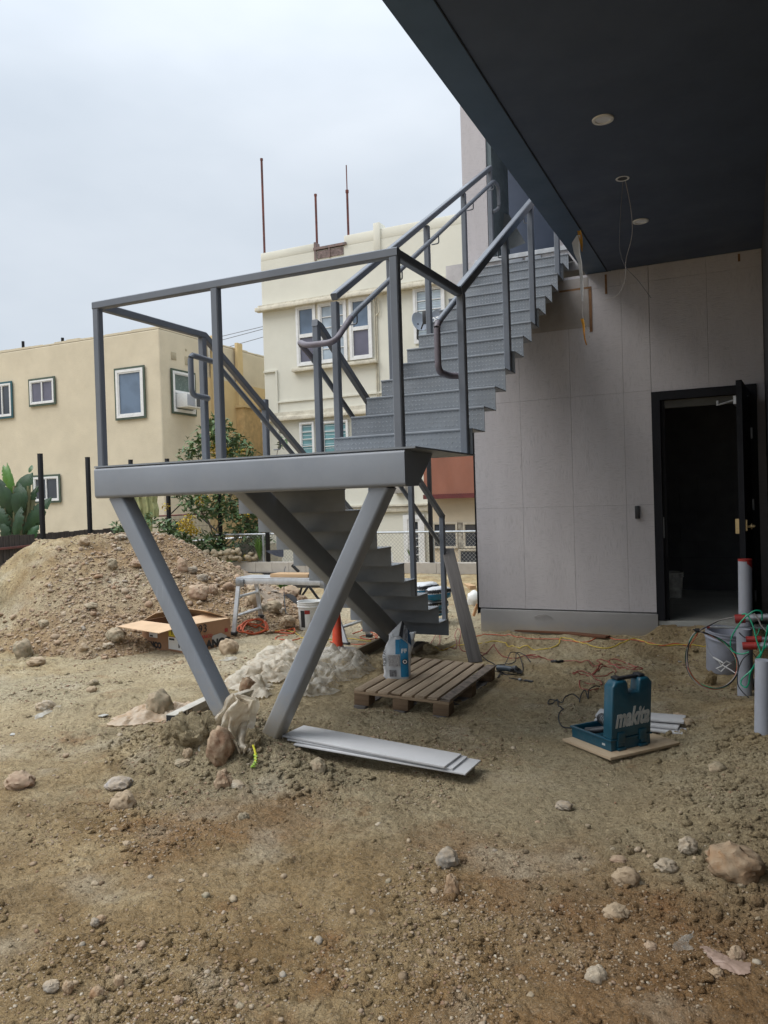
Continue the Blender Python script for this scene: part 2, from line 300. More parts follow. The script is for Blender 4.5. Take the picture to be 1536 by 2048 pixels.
pebm = island_mat('gravel_bits', [(.24, .17, .105), (.36, .27, .18), (.19, .125, .075), (.40, .33, .24), (.29, .195, .12), (.46, .40, .31), (.24, .14, .085), (.33, .25, .17)], .95)
pebm2 = island_mat('mound_stones', [(.30, .21, .14), (.42, .31, .21), (.24, .165, .105), (.46, .37, .27), (.36, .23, .145), (.34, .30, .25)], .95)

def glass_mat(name, col, blinds=None, rough=.08):
    mt, t, p, pos = newmat(name); c = t.ramp(t.noise(pos, 1.2, 3), [(.35, tuple(x*.75 for x in col)), (.65, tuple(min(1, x*1.25) for x in col))])
    t.link(c, p.inputs['Base Color']); p.inputs['Roughness'].default_value = rough; p.inputs['Specular IOR Level'].default_value = .7
    return mt
gl_blue = glass_mat('window_glass_painted_sky', (.10, .14, .20)); gl_dark = glass_mat('window_glass_dark', (.035, .04, .05)); gl_curt = glass_mat('window_glass_curtain', (.34, .40, .46), .2); gl_teal = glass_mat('window_glass_blind', (.12, .26, .28)); gl_purple = glass_mat('window_glass_dim', (.10, .095, .13))  # blue pane carries the sky's reflection in its base colour
blind = M('blind_slat', (.50, .60, .63), .6, var=.04)

def wood_mat(name, c1, c2, sc=3, along=0):
    mt, t, p, pos = newmat(name); o = t.node('ShaderNodeTexCoord').outputs['Object']
    s = [26, 26, 26]; s[along] = 1.3
    v = t.mapping(o, tuple(s)); n = t.noise(v, sc*.35, 6, .65, .6); g = t.node('ShaderNodeObjectInfo')
    c = t.ramp(n, [(.3, c2), (.62, c1)]); c = t.mix(t.math('MULTIPLY', g.outputs['Random'], .35), c, tuple(x*.55 for x in c1))
    t.link(c, p.inputs['Base Color']); p.inputs['Roughness'].default_value = .85; p.inputs['Specular IOR Level'].default_value = .2
    t.link(t.bump(n, .5, .003), p.inputs['Normal']); return mt
pallet_w = wood_mat('pallet_wood', (.50, .385, .27), (.27, .195, .13), 3, 1); pallet_x = wood_mat('pallet_cross_wood', (.36, .26, .17), (.2, .14, .09))
pallet_b = wood_mat('pallet_block_wood', (.20, .135, .085), (.10, .066, .042))
grey_w = wood_mat('weathered_plank', (.17, .155, .145), (.085, .078, .074))
fresh_w = wood_mat('fresh_lumber', (.50, .34, .20), (.38, .24, .13)); plyw = wood_mat('plywood_top', (.46, .36, .245), (.38, .285, .185))
old_w = wood_mat('old_plank', (.27, .22, .16), (.14, .11, .08)); red_w = wood_mat('red_stained_lumber', (.15, .07, .04), (.085, .04, .026))

def panel_mat():
    mt, t, p, pos = newmat('cladding_panel')
    a = t.noise(t.mapping(pos, (17, 17, 85)), 1.0, 4, .65, .5); b = t.noise(t.mapping(pos, (85, 85, 16)), 1.0, 4, .65, .5)
    ms = t.ramp(t.noise(pos, 5, 3), [(.40, (0, 0, 0)), (.6, (1, 1, 1))]); h = t.mix(ms, a, b)
    st = t.noise(t.mapping(pos, (3, 3, .5)), 1.4, 4)
    g = t.node('ShaderNodeObjectInfo'); c = t.ramp(st, [(.3, (.455, .432, .442)), (.7, (.52, .497, .505))]); c = t.mix(t.math('MULTIPLY', g.outputs['Random'], .18), c, (.41, .39, .40))
    c = t.mix(t.math('MULTIPLY', t.ramp(h, [(.3, (1, 1, 1)), (.5, (0, 0, 0))]), .30), c, (.22, .21, .215))
    t.link(c, p.inputs['Base Color']); p.inputs['Roughness'].default_value = .85; p.inputs['Specular IOR Level'].default_value = .2
    t.link(t.bump(h, .55, .006), p.inputs['Normal']); return mt
panelm = panel_mat()
def rock_mat(name, c1, c2):
    mt, t, p, pos = newmat(name); c = t.ramp(t.noise(pos, 9, 6, .65, .4), [(.3, c2), (.65, c1)])
    c = t.mix(t.ramp(t.noise(pos, 14, 5, .7), [(.36, (0, 0, 0)), (.62, (.85, .85, .85))]), c, (.36, .275, .185))
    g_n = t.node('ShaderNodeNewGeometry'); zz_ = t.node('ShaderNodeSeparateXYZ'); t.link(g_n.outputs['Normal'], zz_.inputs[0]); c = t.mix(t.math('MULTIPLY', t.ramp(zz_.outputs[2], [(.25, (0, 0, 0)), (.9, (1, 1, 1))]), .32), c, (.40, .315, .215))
    t.link(c, p.inputs['Base Color']); p.inputs['Roughness'].default_value = .85; p.inputs['Specular IOR Level'].default_value = .25
    t.link(t.bump(t.noise(pos, 40, 6, .7), .5, .01), p.inputs['Normal']); return mt
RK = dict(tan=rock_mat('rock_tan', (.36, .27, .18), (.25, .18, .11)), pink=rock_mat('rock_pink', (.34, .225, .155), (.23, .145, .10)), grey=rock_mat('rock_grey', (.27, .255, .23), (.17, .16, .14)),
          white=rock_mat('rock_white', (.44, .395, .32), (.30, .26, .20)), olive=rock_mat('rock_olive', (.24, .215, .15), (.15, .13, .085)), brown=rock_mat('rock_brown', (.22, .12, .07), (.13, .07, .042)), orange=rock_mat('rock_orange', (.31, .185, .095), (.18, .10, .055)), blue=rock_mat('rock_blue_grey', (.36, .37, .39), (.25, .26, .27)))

# ------------------------------------------------------------------ object helpers
BASES = {}
def tag(o, label=None, cat=None, group=None, kind=None):
    if label: o['label'] = label
    if cat: o['category'] = cat
    if group: o['group'] = group
    if kind: o['kind'] = kind
    return o
def thing(name, label, cat, loc=(0, 0, 0), rz=0, group=None):
    o = bpy.data.objects.new(name, None); COL.objects.link(o); o.location = loc; o.rotation_euler = (0, 0, rz); o.empty_display_size = .1
    BASES[o.name] = Matrix.Translation(Vector(loc)) @ Matrix.Rotation(rz, 4, 'Z')
    return tag(o, label, cat, group)
def put(name, bm, mat, parent=None, local=False, flat=False, ang=38):
    me = bpy.data.meshes.new(name)
    if isinstance(bm, bmesh.types.BMesh):
        bm.to_mesh(me); bm.free()
    else: me = bm
    if mat is not None and not me.materials: me.materials.append(mat)
    if not flat and len(me.polygons):
        me.polygons.foreach_set('use_smooth', [True]*len(me.polygons)); me.set_sharp_from_angle(angle=R(ang))
    o = bpy.data.objects.new(name, me); COL.objects.link(o)
    if parent is not None:
        o.parent = parent
        if not local and parent.name in BASES: o.matrix_parent_inverse = BASES[parent.name].inverted()
    return o
def sub(name, bm, mat, part, **k):
    """sub-part of a part whose own transform is identity in its frame"""
    return put(name, bm, mat, part, **k)
def share(o, parent=None, loc=None, rot=None, name=None):
    c = o.copy(); COL.objects.link(c)
    if parent is not None: c.parent = parent
    if loc is not None: c.location = loc
    if rot is not None: c.rotation_euler = rot
    return c
def copy_tree(o, parent=None):
    c = o.copy(); COL.objects.link(c)
    if parent is not None: c.parent = parent
    for ch in list(o.children): copy_tree(ch, c)
    return c

def B(): return bmesh.new()
def box(bm, c, s, rot=None, bev=0):
    r = bmesh.ops.create_cube(bm, size=1); mt = Matrix.Translation(Vector(c)) @ ((rot.to_4x4() if rot is not None else Matrix.Identity(4))) @ Matrix.Diagonal((*s, 1))
    bmesh.ops.transform(bm, matrix=mt, verts=r['verts'])
    if bev:
        es = set(e for v in r['verts'] for e in v.link_edges); bmesh.ops.bevel(bm, geom=list(es), offset=bev, segments=2, affect='EDGES', profile=.5)
    return bm
def bx(x0, x1, y0, y1, z0, z1, bev=0, bm=None):
    bm = bm or B(); return box(bm, ((x0+x1)/2, (y0+y1)/2, (z0+z1)/2), (abs(x1-x0), abs(y1-y0), abs(z1-z0)), None, bev)
def sweep(bm, path, prof, up=Vector((0, 0, 1)), caps=True, closed=False):
    path = [Vector(p) for p in path]; n = len(path); rings = []
    for i, p in enumerate(path):
        if closed: a = path[(i-1) % n]; b = path[(i+1) % n]
        else: a = path[max(i-1, 0)]; b = path[min(i+1, n-1)]
        t = (b-a).normalized()
        if 0 < i < n-1 or closed:
            t1 = (p-a).normalized(); t2 = (b-p).normalized(); cs = max(.35, math.sqrt(max(0, (1+t1.dot(t2))/2)))
        else: t1 = t2 = t; cs = 1
        u = up if abs(t.dot(up)) < .97 else Vector((0, 1, 0))
        s = t.cross(u).normalized(); w = s.cross(t).normalized()
        bend = (t2-t1); bend = bend.normalized() if bend.length > 1e-4 else None
        vs_ = []
        for q in prof:
            o = s*q[0]+w*q[1]
            if bend is not None: o = o+bend*(o.dot(bend))*(1/cs-1)
            vs_.append(bm.verts.new(p+o))
        rings.append(vs_)
    k = len(prof)
    m_ = n if closed else n-1
    for i in range(m_):
        A, C = rings[i], rings[(i+1) % n]
        for j in range(k): bm.faces.new((A[j], A[(j+1) % k], C[(j+1) % k], C[j]))
    if caps and not closed:
        bm.faces.new(rings[0][::-1]); bm.faces.new(rings[-1])
    bm.normal_update(); return bm
def rrect(w, h, r, n=3):
    pts = []
    for cx, cy, a0 in ((w/2-r, h/2-r, 0), (-w/2+r, h/2-r, 90), (-w/2+r, -h/2+r, 180), (w/2-r, -h/2+r, 270)):
        for i in range(n+1):
            a = R(a0+90*i/n); pts.append((cx+r*math.cos(a), cy+r*math.sin(a)))
    return pts
def circ(r, n=10): return [(r*math.cos(2*math.pi*i/n), r*math.sin(2*math.pi*i/n)) for i in range(n)]
def tube(path, r, n=8, bm=None, closed=False): return sweep(bm or B(), path, circ(r, n), closed=closed)
def fillet(pts, r, n=5):
    pts = [Vector(p) for p in pts]; o = [pts[0]]
    for i in range(1, len(pts)-1):
        a, b, c = pts[i-1], pts[i], pts[i+1]; u = (a-b); v = (c-b); d = min(r, u.length*.45, v.length*.45)
        p0 = b+u.normalized()*d; p1 = b+v.normalized()*d
        for k in range(n+1):
            t = k/n; o.append(p0*(1-t)**2+b*2*t*(1-t)+p1*t*t)
    o.append(pts[-1]); return o
def smooth_path(pts, n=5):
    pts = [Vector(p) for p in pts]; P = [pts[0]]+pts+[pts[-1]]; o = []
    for i in range(1, len(P)-2):
        for k in range(n):
            t = k/n; a, b, c, d = P[i-1], P[i], P[i+1], P[i+2]
            o.append(.5*((2*b)+(-a+c)*t+(2*a-5*b+4*c-d)*t*t+(-a+3*b-3*c+d)*t**3))
    o.append(pts[-1]); return o
def lathe(prof, n=20, bm=None, mtx=None):
    bm = bm or B(); rings = []
    for r, z in prof:
        rings.append([bm.verts.new((r*math.cos(2*math.pi*i/n), r*math.sin(2*math.pi*i/n), z)) for i in range(n)] if r > 1e-5 else [bm.verts.new((0, 0, z))])
    for a, b in zip(rings, rings[1:]):
        for i in range(n):
            j = (i+1) % n
            if len(a) == 1 and len(b) == 1: continue
            if len(a) == 1: bm.faces.new((a[0], b[j], b[i]))
            elif len(b) == 1: bm.faces.new((a[i], a[j], b[0]))
            else: bm.faces.new((a[i], a[j], b[j], b[i]))
    if mtx is not None: bmesh.ops.transform(bm, matrix=mtx, verts=[v for rg in rings for v in rg])
    bmesh.ops.recalc_face_normals(bm, faces=bm.faces); return bm
def prism(poly, d0, d1, axes, bev=0, bm=None):
    """polygon in the plane (axes[0],axes[1]) extruded along axes[2] from d0 to d1; axes are Vectors; origin axes[3]"""
    bm = bm or B(); u, v, w, o = axes
    a = [bm.verts.new(o+u*p[0]+v*p[1]+w*d0) for p in poly]; b = [bm.verts.new(o+u*p[0]+v*p[1]+w*d1) for p in poly]
    f1 = bm.faces.new(a); f2 = bm.faces.new(b[::-1]); n = len(poly)
    for i in range(n): bm.faces.new((a[i], b[i], b[(i+1) % n], a[(i+1) % n]))
    bmesh.ops.recalc_face_normals(bm, faces=bm.faces)
    if bev: bmesh.ops.bevel(bm, geom=list(set(f1.edges[:]+f2.edges[:])), offset=bev, segments=3, affect='EDGES', profile=.5)
    return bm
EX, EY, EZ, O0 = Vector((1, 0, 0)), Vector((0, 1, 0)), Vector((0, 0, 1)), Vector((0, 0, 0))
def quad(bm, a, b, c, d): bm.faces.new([bm.verts.new(Vector(p)) for p in (a, b, c, d)]); return bm
def text_mesh(s, size, mtx, shear=0, extrude=.001, bold=0):
    cu = bpy.data.curves.new('t', 'FONT'); cu.body = s; cu.size = size; cu.extrude = extrude; cu.shear = shear; cu.offset = bold; cu.resolution_u = 3
    cu.align_x = 'CENTER'; cu.align_y = 'CENTER'
    o = bpy.data.objects.new('t', cu); COL.objects.link(o); dg = bpy.context.evaluated_depsgraph_get(); me = bpy.data.meshes.new_from_object(o.evaluated_get(dg))
    bpy.data.objects.remove(o); bpy.data.curves.remove(cu); me.transform(mtx); me.materials.clear(); return me
def frame_m(u, v, o):
    u = Vector(u).normalized(); v = Vector(v).normalized(); w = u.cross(v); m_ = Matrix((u, v, w)).transposed().to_4x4(); m_.translation = Vector(o); return m_
def np_mesh(name, verts, faces, mat, smooth=True):
    me = bpy.data.meshes.new(name); nf = len(faces); k = faces.shape[1]
    me.vertices.add(len(verts)); me.vertices.foreach_set('co', np.asarray(verts, np.float32).ravel())
    me.loops.add(nf*k); me.loops.foreach_set('vertex_index', faces.ravel().astype(np.int32)); me.polygons.add(nf)
    me.polygons.foreach_set('loop_start', np.arange(0, nf*k, k, dtype=np.int32)); me.polygons.foreach_set('loop_total', np.full(nf, k, np.int32))
    if smooth: me.polygons.foreach_set('use_smooth', np.ones(nf, bool))
    me.update(calc_edges=True); me.validate(); me.materials.append(mat); return me
def obj_me(name, me, parent=None):
    o = bpy.data.objects.new(name, me); COL.objects.link(o); o.parent = parent; return o

# ================================================================== GROUND
def build_ground():
    rr = [.35]
    while rr[-1] < 1.5: rr.append(rr[-1]*1.03)
    while rr[-1] < 6: rr.append(rr[-1]*1.0031)
    while rr[-1] < 15: rr.append(rr[-1]*1.0062)
    while rr[-1] < 400: rr.append(rr[-1]*1.06)
    dense = np.linspace(-62, 4.5, 720); rest = np.linspace(4.5, 298, 70)[1:-1]; az = np.radians(np.concatenate([dense, rest]))
    r = np.array(rr)[:, None]; x = r*np.sin(az)[None, :]; y = r*np.cos(az)[None, :]
    fade = 1-sst(14, 30, np.hypot(x, y)); z = (base_h(x, y)+rough_h(x, y))*fade+0*x
    z = np.where(np.hypot(x, y) > 16, np.minimum(z, .1), z)
    # lower ground beyond the low block wall (neighbour's yard)
    z = z-1.0*sst(14.05, 14.3, y)*1.0
    z = np.minimum(z, np.where((x > -.78) & (x < 3.5) & (y > 7.86), .0, 9))
    nr, na = x.shape; v = np.stack([x, y, z], -1).reshape(-1, 3)
    i = np.arange(nr-1)[:, None]*na; j = np.arange(na)[None, :]; j2 = (j+1) % na
    f = np.stack([i+j, i+j2, i+na+j2, i+na+j], -1).reshape(-1, 4)[:, ::-1]
    c = len(v); v = np.vstack([v, [[0, 0, 0]]])
    o = obj_me('ground', np_mesh('ground', v, f, soil)); tag(o, kind='structure'); return o
build_ground()
def build_mound():
    s = .028; xs = np.arange(-11.6, -4.6, s); ys = np.arange(4.4, 11.4, s); x, y = np.meshgrid(xs, ys, indexing='ij'); z = mound_h(x, y)
    keep = (z > base_h(x, y)-.06); n, k = x.shape; idx = np.arange(n*k).reshape(n, k)
    q = keep[:-1, :-1] | keep[1:, :-1] | keep[1:, 1:] | keep[:-1, 1:]
    f = np.stack([idx[:-1, :-1], idx[1:, :-1], idx[1:, 1:], idx[:-1, 1:]], -1)[q]
    used = np.unique(f); mp_ = np.full(n*k, -1); mp_[used] = np.arange(len(used)); v = np.stack([x, y, z], -1).reshape(-1, 3)[used]
    o = obj_me('dirt_mound', np_mesh('dirt_mound', v, mp_[f], soil_m)); tag(o, 'tall heap of excavated dirt and gravel beside the cardboard box', 'dirt pile', kind='structure')
build_mound()

# loose clods and gravel: small irregular stones joined into one mesh
def ico(sub_=1):
    bm = B(); bmesh.ops.create_icosphere(bm, subdivisions=sub_, radius=1); v = np.array([w.co[:] for w in bm.verts]); f = np.array([[w.index for w in q.verts] for q in bm.faces]); bm.free(); return v, f
def scatter(name, pts, sizes, mat, subd=1, label_=None, cat=None, flat=.6, rough=.28, smooth=False, sink=.25):
    V, F = ico(subd); n = len(pts); nv = len(V)
    sc = np.stack([sizes*rng.uniform(.7, 1.3, n), sizes*rng.uniform(.7, 1.3, n), sizes*rng.uniform(flat*.6, flat*1.3, n)], -1)
    var = 1+rough*(rng.rand(n, nv, 1)-.5)*2; a = rng.uniform(0, 6.283, n); v = V[None]*var*sc[:, None, :]
    ca, sa = np.cos(a)[:, None], np.sin(a)[:, None]; tl = rng.normal(0, .3, n)[:, None]
    x = v[..., 0]; y = v[..., 1]*np.cos(tl)-v[..., 2]*np.sin(tl); z = v[..., 1]*np.sin(tl)+v[..., 2]*np.cos(tl)
    X = x*ca-y*sa; Y = x*sa+y*ca; v = np.stack([X+pts[:, 0:1], Y+pts[:, 1:2], z+pts[:, 2:3]+(sizes*flat*(1-sink*2))[:, None]*.6], -1).reshape(-1, 3)
    f = (F[None]+(np.arange(n)*nv)[:, None, None]).reshape(-1, 3)
    o = obj_me(name, np_mesh(name, v, f, mat, smooth)); tag(o, label_, cat, kind='stuff'); return o
def ground_pts(n, r0, r1, az0=-58, az1=3, clump=True, power=1.0):
    out_ = []
    while len(out_) < n:
        m_ = 4000; az = np.radians(rng.uniform(az0, az1, m_)); u = rng.rand(m_); r = r0*(r1/r0)**(u**power); x = r*np.sin(az); y = r*np.cos(az)
        d = fbm(x*1.1+3, y*1.1, 3, 121)+.5*fbm(x*4, y*4, 2, 131) if clump else np.zeros(m_)
        k = (rng.rand(m_) < np.clip(.25+1.5*d, .05, 1)) & ~((x > -2.6) & (y > 7.8)) & (y < 13.3) & (mound_h(x, y) < base_h(x, y)+.02)
        # sparse on the trodden strip by the tool case
        k &= ~((gauss(x, y, -.8, 3.8, .55, .9) > .3) & (rng.rand(m_) < .7))
        x, y = x[k], y[k]; out_ += list(zip(x, y, base_h(x, y)+rough_h(x, y)))
    return np.array(out_[:n])
p1 = ground_pts(20000, 1.7, 11); scatter('gravel', p1, rng.lognormal(math.log(.0034), .45, len(p1))*(.8+np.hypot(p1[:, 0], p1[:, 1])*.09), pebm, 1, 'small loose gravel and crumbs of dry clay covering the yard', 'gravel')
p2 = ground_pts(5200, 1.8, 12); scatter('dirt_clods', p2, np.clip(rng.lognormal(math.log(.0062), .5, len(p2)), .003, .022), soil, 2, 'clods of dry clay scattered over the yard', 'dirt clods', .6, .3)
mx = rng.uniform(-3.9, -1.9, 2600); my = rng.normal(3.95, .33, 2600); k_ = (gauss(mx, my, -2.75, 3.85, .70, .38) > .12) & ~((mx > -2.62) & (my > 3.86)); mx, my = mx[k_], my[k_]
scatter('footing_clods', np.stack([mx, my, base_h(mx, my)+rough_h(mx, my)], -1), np.clip(rng.lognormal(math.log(.0085), .5, len(mx)), .003, .03), soil, 1, 'heap of clay crumbs around the feet of the two steel struts', 'dirt clods', .75, .2)
mx = rng.uniform(-.55, .12, 3000); my = rng.uniform(2.8, 5.6, 3000); k_ = (rng.rand(len(mx)) < np.clip(.3+(mx+.5)*1.2, 0, 1)) & (mx < .03*my+.05)
mx, my = mx[k_], my[k_]; scatter('side_clods', np.stack([mx, my, base_h(mx, my)+rough_h(mx, my)], -1), np.clip(rng.lognormal(math.log(.0078), .55, len(mx)), .003, .026), soil, 1, 'crumbly clods of clay along the right side of the yard', 'dirt clods', .7, .34, sink=.45)
def mound_pts(n, f):
    x = rng.uniform(-11, -4.9, n); y = rng.uniform(4.7, 10, n); z = mound_h(x, y); k = (z > base_h(x, y)-.0) & f(x, y, z); return np.stack([x[k], y[k], z[k]], -1)
pm = mound_pts(60000, lambda x, y, z: rng.rand(len(x)) < np.clip(.05+.8*sst(-7.9, -7.0, x+.3*fbm(x*2, y*2, 2, 7))+.30*sst(.5, .1, z), 0, 1))[:15000]
scatter('mound_gravel', pm, np.clip(rng.lognormal(math.log(.0095), .5, len(pm)), .004, .04), pebm2, 1, 'stones and gravel lying on the dirt heap', 'gravel', .7)
pm = mound_pts(5200, lambda x, y, z: rng.rand(len(x)) < .10+.6*sst(-7.8, -6.8, x))[:240]
scatter('mound_stones', pm, np.clip(rng.lognormal(math.log(.027), .4, len(pm)), .015, .07), pebm2, 2, 'fist sized stones lying on the dirt heap', 'gravel', .7, .14, True)

# ================================================================== STEEL STAIRCASE
LZ = 1.785
stair = thing('steel_staircase', 'grey painted steel staircase with a high landing on V shaped struts and two flights', 'staircase', (-2.75, 3.95, 0))
def sp(name, bm, mat=steel, **k): return put(name, bm, mat, stair, **k)
sp('landing_beam', sweep(B(), [(-3.885, 3.915, 1.686), (-1.665, 3.915, 1.686)], rrect(.11, .2, .022, 4)), ang=50)
sp('landing_back_beam', sweep(B(), [(-3.80, 4.80, 1.70), (-2.05, 4.80, 1.70)], rrect(.08, .17, .012, 2)))
poly = [(-3.885, 3.862), (-1.60, 3.862), (-1.60, 4.868), (-2.70, 4.868), (-2.70, 5.13), (-3.885, 5.13)]
sp('landing_plate', prism(poly, LZ+.002, LZ+.012, (EX, EY, EZ, O0)), steel_tread)
sp('landing_gusset', prism([(3.972, 1.59), (3.972, LZ), (4.37, LZ), (4.13, 1.59)], -1.80, -1.70, (EY, EZ, EX, O0)))
# zig-zag plate steps; raised lugs of the checker plate are geometry
def lugs(bm, o, u, v, w, W, Hh, pitch=.029):
    nu = int(W/pitch); nv = int(Hh/pitch)
    for i in range(nu):
        for j in range(nv):
            c = o+u*((i+.5)*W/nu)+v*((j+.5)*Hh/nv); s = 1 if (i+j) % 2 else -1
            a = (u*.72+v*.70*s)*.0118; b = (v*.72-u*.70*s)*.0042; top = c+w*.003
            q = [bm.verts.new(p) for p in (c-a, c-b, c+a, c+b)]; t = bm.verts.new(top)
            for k in range(4): bm.faces.new((q[k], q[(k+1) % 4], t)).material_index = 1
def step_mesh(W, rise, run, front):
    # nosing at the origin, treads towards +y when front=1
    bm = B(); th = .006; f = front
    bx(0, W, min(0, f*run), max(0, f*run), -th, 0, bm=bm); bx(0, W, 0 if f > 0 else -th, th if f > 0 else 0, -rise-.004, -th-.0005, bm=bm)
    sweep(bm, [(0, -.004*f, -.004), (W, -.004*f, -.004)], [(-.005, -.006), (.004, -.006), (.004, .003), (.001, .0058), (-.005, .0058)][::1] if f > 0 else [(-.004, -.006), (.005, -.006), (.005, .0058), (-.001, .0058), (-.004, .003)])
    lugs(bm, Vector((0.008, -.0003*f, -rise+.006)), EX, EZ, Vector((0, -f, 0)), W-.016, rise-.012)
    lugs(bm, Vector((0.008, .01*f, .0003)), EX, EY*f, EZ, W-.016, run-.02)
    bmesh.ops.recalc_face_normals(bm, faces=bm.faces); return bm
URISE, URUN, UX0, UX1, UY0 = .1695, .2737, -2.632, -1.612, 4.862
NU = 13
o = sp('step', step_mesh(UX1-UX0, URISE, URUN, 1), steel_tread, flat=True, local=True); o.data.materials.append(lug_m); me_u = o.data
for k in range(NU):
    c = o if k == 0 else share(o, stair); c.location = Vector((UX0, UY0+URUN*k, LZ+.012+URISE*(k+1)))-stair.location
LRISE, LRUN, LX0, LX1, LY0 = .168, .2775, -3.845, -2.845, 5.13
o = sp('step', step_mesh(LX1-LX0, LRISE, LRUN, -1), steel_tread, flat=True, local=True); o.data.materials.append(lug_m)
for k in range(1, 10):
    c = o if k == 1 else share(o, stair); c.location = Vector((LX0, LY0+LRUN*k, LZ-LRISE*k))-stair.location
sl = -LRISE/LRUN
def strg(y): return 1.608+(y-4.686)*-.605
sp('stringer', prism([(4.60, 1.66), (4.60, 1.78), (4.77, 1.78), (7.86, strg(7.86)+.23), (7.86, strg(7.86)), (4.69, 1.607)], -3.40, -3.29, (EY, EZ, EX, O0), .012), steel)
def uz(y): return LZ+.012+URISE+(y-UY0)*URISE/URUN
sp('stringer', sweep(B(), [(-2.12, 4.95, uz(4.95)-.29), (-2.12, 8.38, uz(8.38)-.29)], rrect(.112, .17, .015, 3)), steel)
# V struts
def strut(top, bot):
    t = Vector(top); b = Vector(bot); d = (t-b).normalized(); bb = b-d*.25; tt = t+d*.02
    return sweep(B(), [bb, tt], [(p[0], p[1]) for p in rrect(.105, .125, .016, 4)], up=Vector((0, 1, 0)))
sp('strut', strut((-3.742, 3.95, 1.585), (-2.94, 3.95, .19)), steel_mud, ang=50)
sp('strut', strut((-1.835, 3.95, 1.585), (-2.62, 3.95, .12)), steel_mud, ang=50)
sq = rrect(.05, .05, .006, 1)
def post(x, y, z0, z1, w=.05): return sweep(B(), [(x, y, z0), (x, y, z1)], rrect(w, w, .006, 1), up=Vector((0, 1, 0)))
RZ = LZ+.012+1.05
for x, y in ((-3.835, 3.89), (-2.885, 3.89), (-1.70, 3.89), (-3.815, 4.95)): sp('rail_post', post(x, y, LZ+.012, RZ-.025), steel_rail)
sp('top_rail', sweep(B(), [(-3.86, 3.89, RZ), (-1.675, 3.89, RZ)], sq), steel_rail)
sp('top_rail', sweep(B(), [(-3.835, 3.917, RZ), (-3.815, 4.97, RZ), (-3.815, 7.66, RZ+(7.66-5.03)*sl)], sq), steel_rail)
sp('top_rail', sweep(B(), [(-1.70, 3.917, RZ), (-1.66, 4.80, RZ-.005)], sq), steel_rail)
def ur(y): return RZ+(y-4.82)*(URISE/URUN)
sp('top_rail', sweep(B(), [(-1.655, 4.80, ur(4.82)), (-1.655, 8.75, ur(8.75))], rrect(.05, .062, .006, 1)), steel_rail)
sp('top_rail', sweep(B(), [(-2.60, 4.87, ur(4.90)+.06), (-2.60, 8.78, ur(8.78)+.02)], sq), steel_rail)
for y in (4.84,): sp('rail_post', post(-1.655, y, LZ+.012, ur(y)-.02), steel_rail)
for y in (5.92, 6.76, 7.82, 8.72):
    k = math.floor((y-UY0)/URUN); z0 = min(LZ+.012+URISE*(k+1), 4.17); sp('rail_post', post(-1.655, y, z0, ur(y)-.02), steel_rail)
for y in (4.88, 5.85, 6.70, 7.78, 8.75):
    k = max(0, math.floor((y-UY0)/URUN)); z0 = min(LZ+.012+URISE*(k+1), 4.17)
    if y < 4.9: z0 = LZ+.012+URISE
    sp('rail_post', post(-2.60, y, z0, ur(y)+(.035 if y < 5 else .0)), steel_rail)
# lower flight rails
def lr(y): return RZ+(y-5.12)*sl
for y in (5.80, 6.80, 7.60):
    k = math.ceil((y-LY0)/LRUN); sp('rail_post', post(-3.815, y, LZ-LRISE*k, lr(y)-.0), steel_rail)
sp('rail_post', post(-2.875, 5.09, LZ+.012, RZ-.02), steel_rail)
for y in (5.95, 6.80, 7.60):
    k = math.ceil((y-LY0)/LRUN); sp('rail_post', post(-2.875, y, LZ-LRISE*k, lr(y)-.0), steel_rail)
sp('top_rail', sweep(B(), [(-2.875, 5.065, RZ), (-2.875, 5.14, RZ-.012), (-2.875, 7.625, lr(7.625)+.0)], sq), steel_rail)
# round handrails, with primer where they were welded
hr = .021
def hz_(y): return 2.19+.81+(y-5.24)*(URISE/URUN)
sp('handrail', tube(fillet([(-2.515, 4.86, 2.73), (-2.515, 5.0, hz_(5.0)), (-2.515, 8.62, hz_(8.62)), (-2.515, 8.80, hz_(8.62)), (-2.515, 8.80, hz_(8.62)-.25), (-2.57, 8.74, hz_(8.62)-.30)], .07), hr, 10), steel_rail)
sp('handrail_bend', tube(fillet([(-2.515, 4.95, hz_(4.95)-.005), (-2.515, 4.70, 2.60), (-2.78, 4.78, 2.62), (-2.965, 4.98, 2.70), (-2.965, 5.16, 2.62)], .08, 6), .0215, 10), primer)
sp('handrail', tube([(-2.965, 5.15, 2.625), (-2.965, 7.85, 2.625-(7.85-5.15)*.605)], hr, 10), steel_rail)
sp('handrail', tube([(-1.735, 4.62, 2.62), (-1.735, 8.8, 2.62+(8.8-4.62)*.627)], hr, 10), steel_rail)
sp('handrail_bend', tube(fillet([(-1.735, 4.66, 2.645), (-1.735, 4.60, 2.60), (-1.735, 4.60, 2.31), (-1.735, 4.80, 2.31), (-1.68, 4.85, 2.31)], .06, 6), .0215, 10), primer)
sp('handrail', tube(fillet([(-3.735, 4.72, 2.645), (-3.735, 5.0, 2.635), (-3.735, 7.85, 2.635-(2.85)*.605)], .05), hr, 10), steel_rail)
sp('handrail_bend', tube(fillet([(-3.735, 4.80, 2.643), (-3.735, 4.70, 2.645), (-3.735, 4.70, 2.345), (-3.735, 4.90, 2.345), (-3.79, 4.95, 2.345)], .06, 6), .0213, 10), steel_rail)
def brk(x, y, z, dx): return tube(fillet([(x, y, z-.02), (x, y, z-.09), (x+dx, y, z-.09)], .02, 3), .006, 6)
for y in (5.05, 5.9, 6.78, 7.84, 8.6): sp('handrail_bracket', brk(-2.515, y, hz_(y), -.07), steel_rail)
for y in (6.0, 6.85, 7.9): sp('handrail_bracket', brk(-1.735, y, 2.62+(y-4.62)*.627, .07), steel_rail)
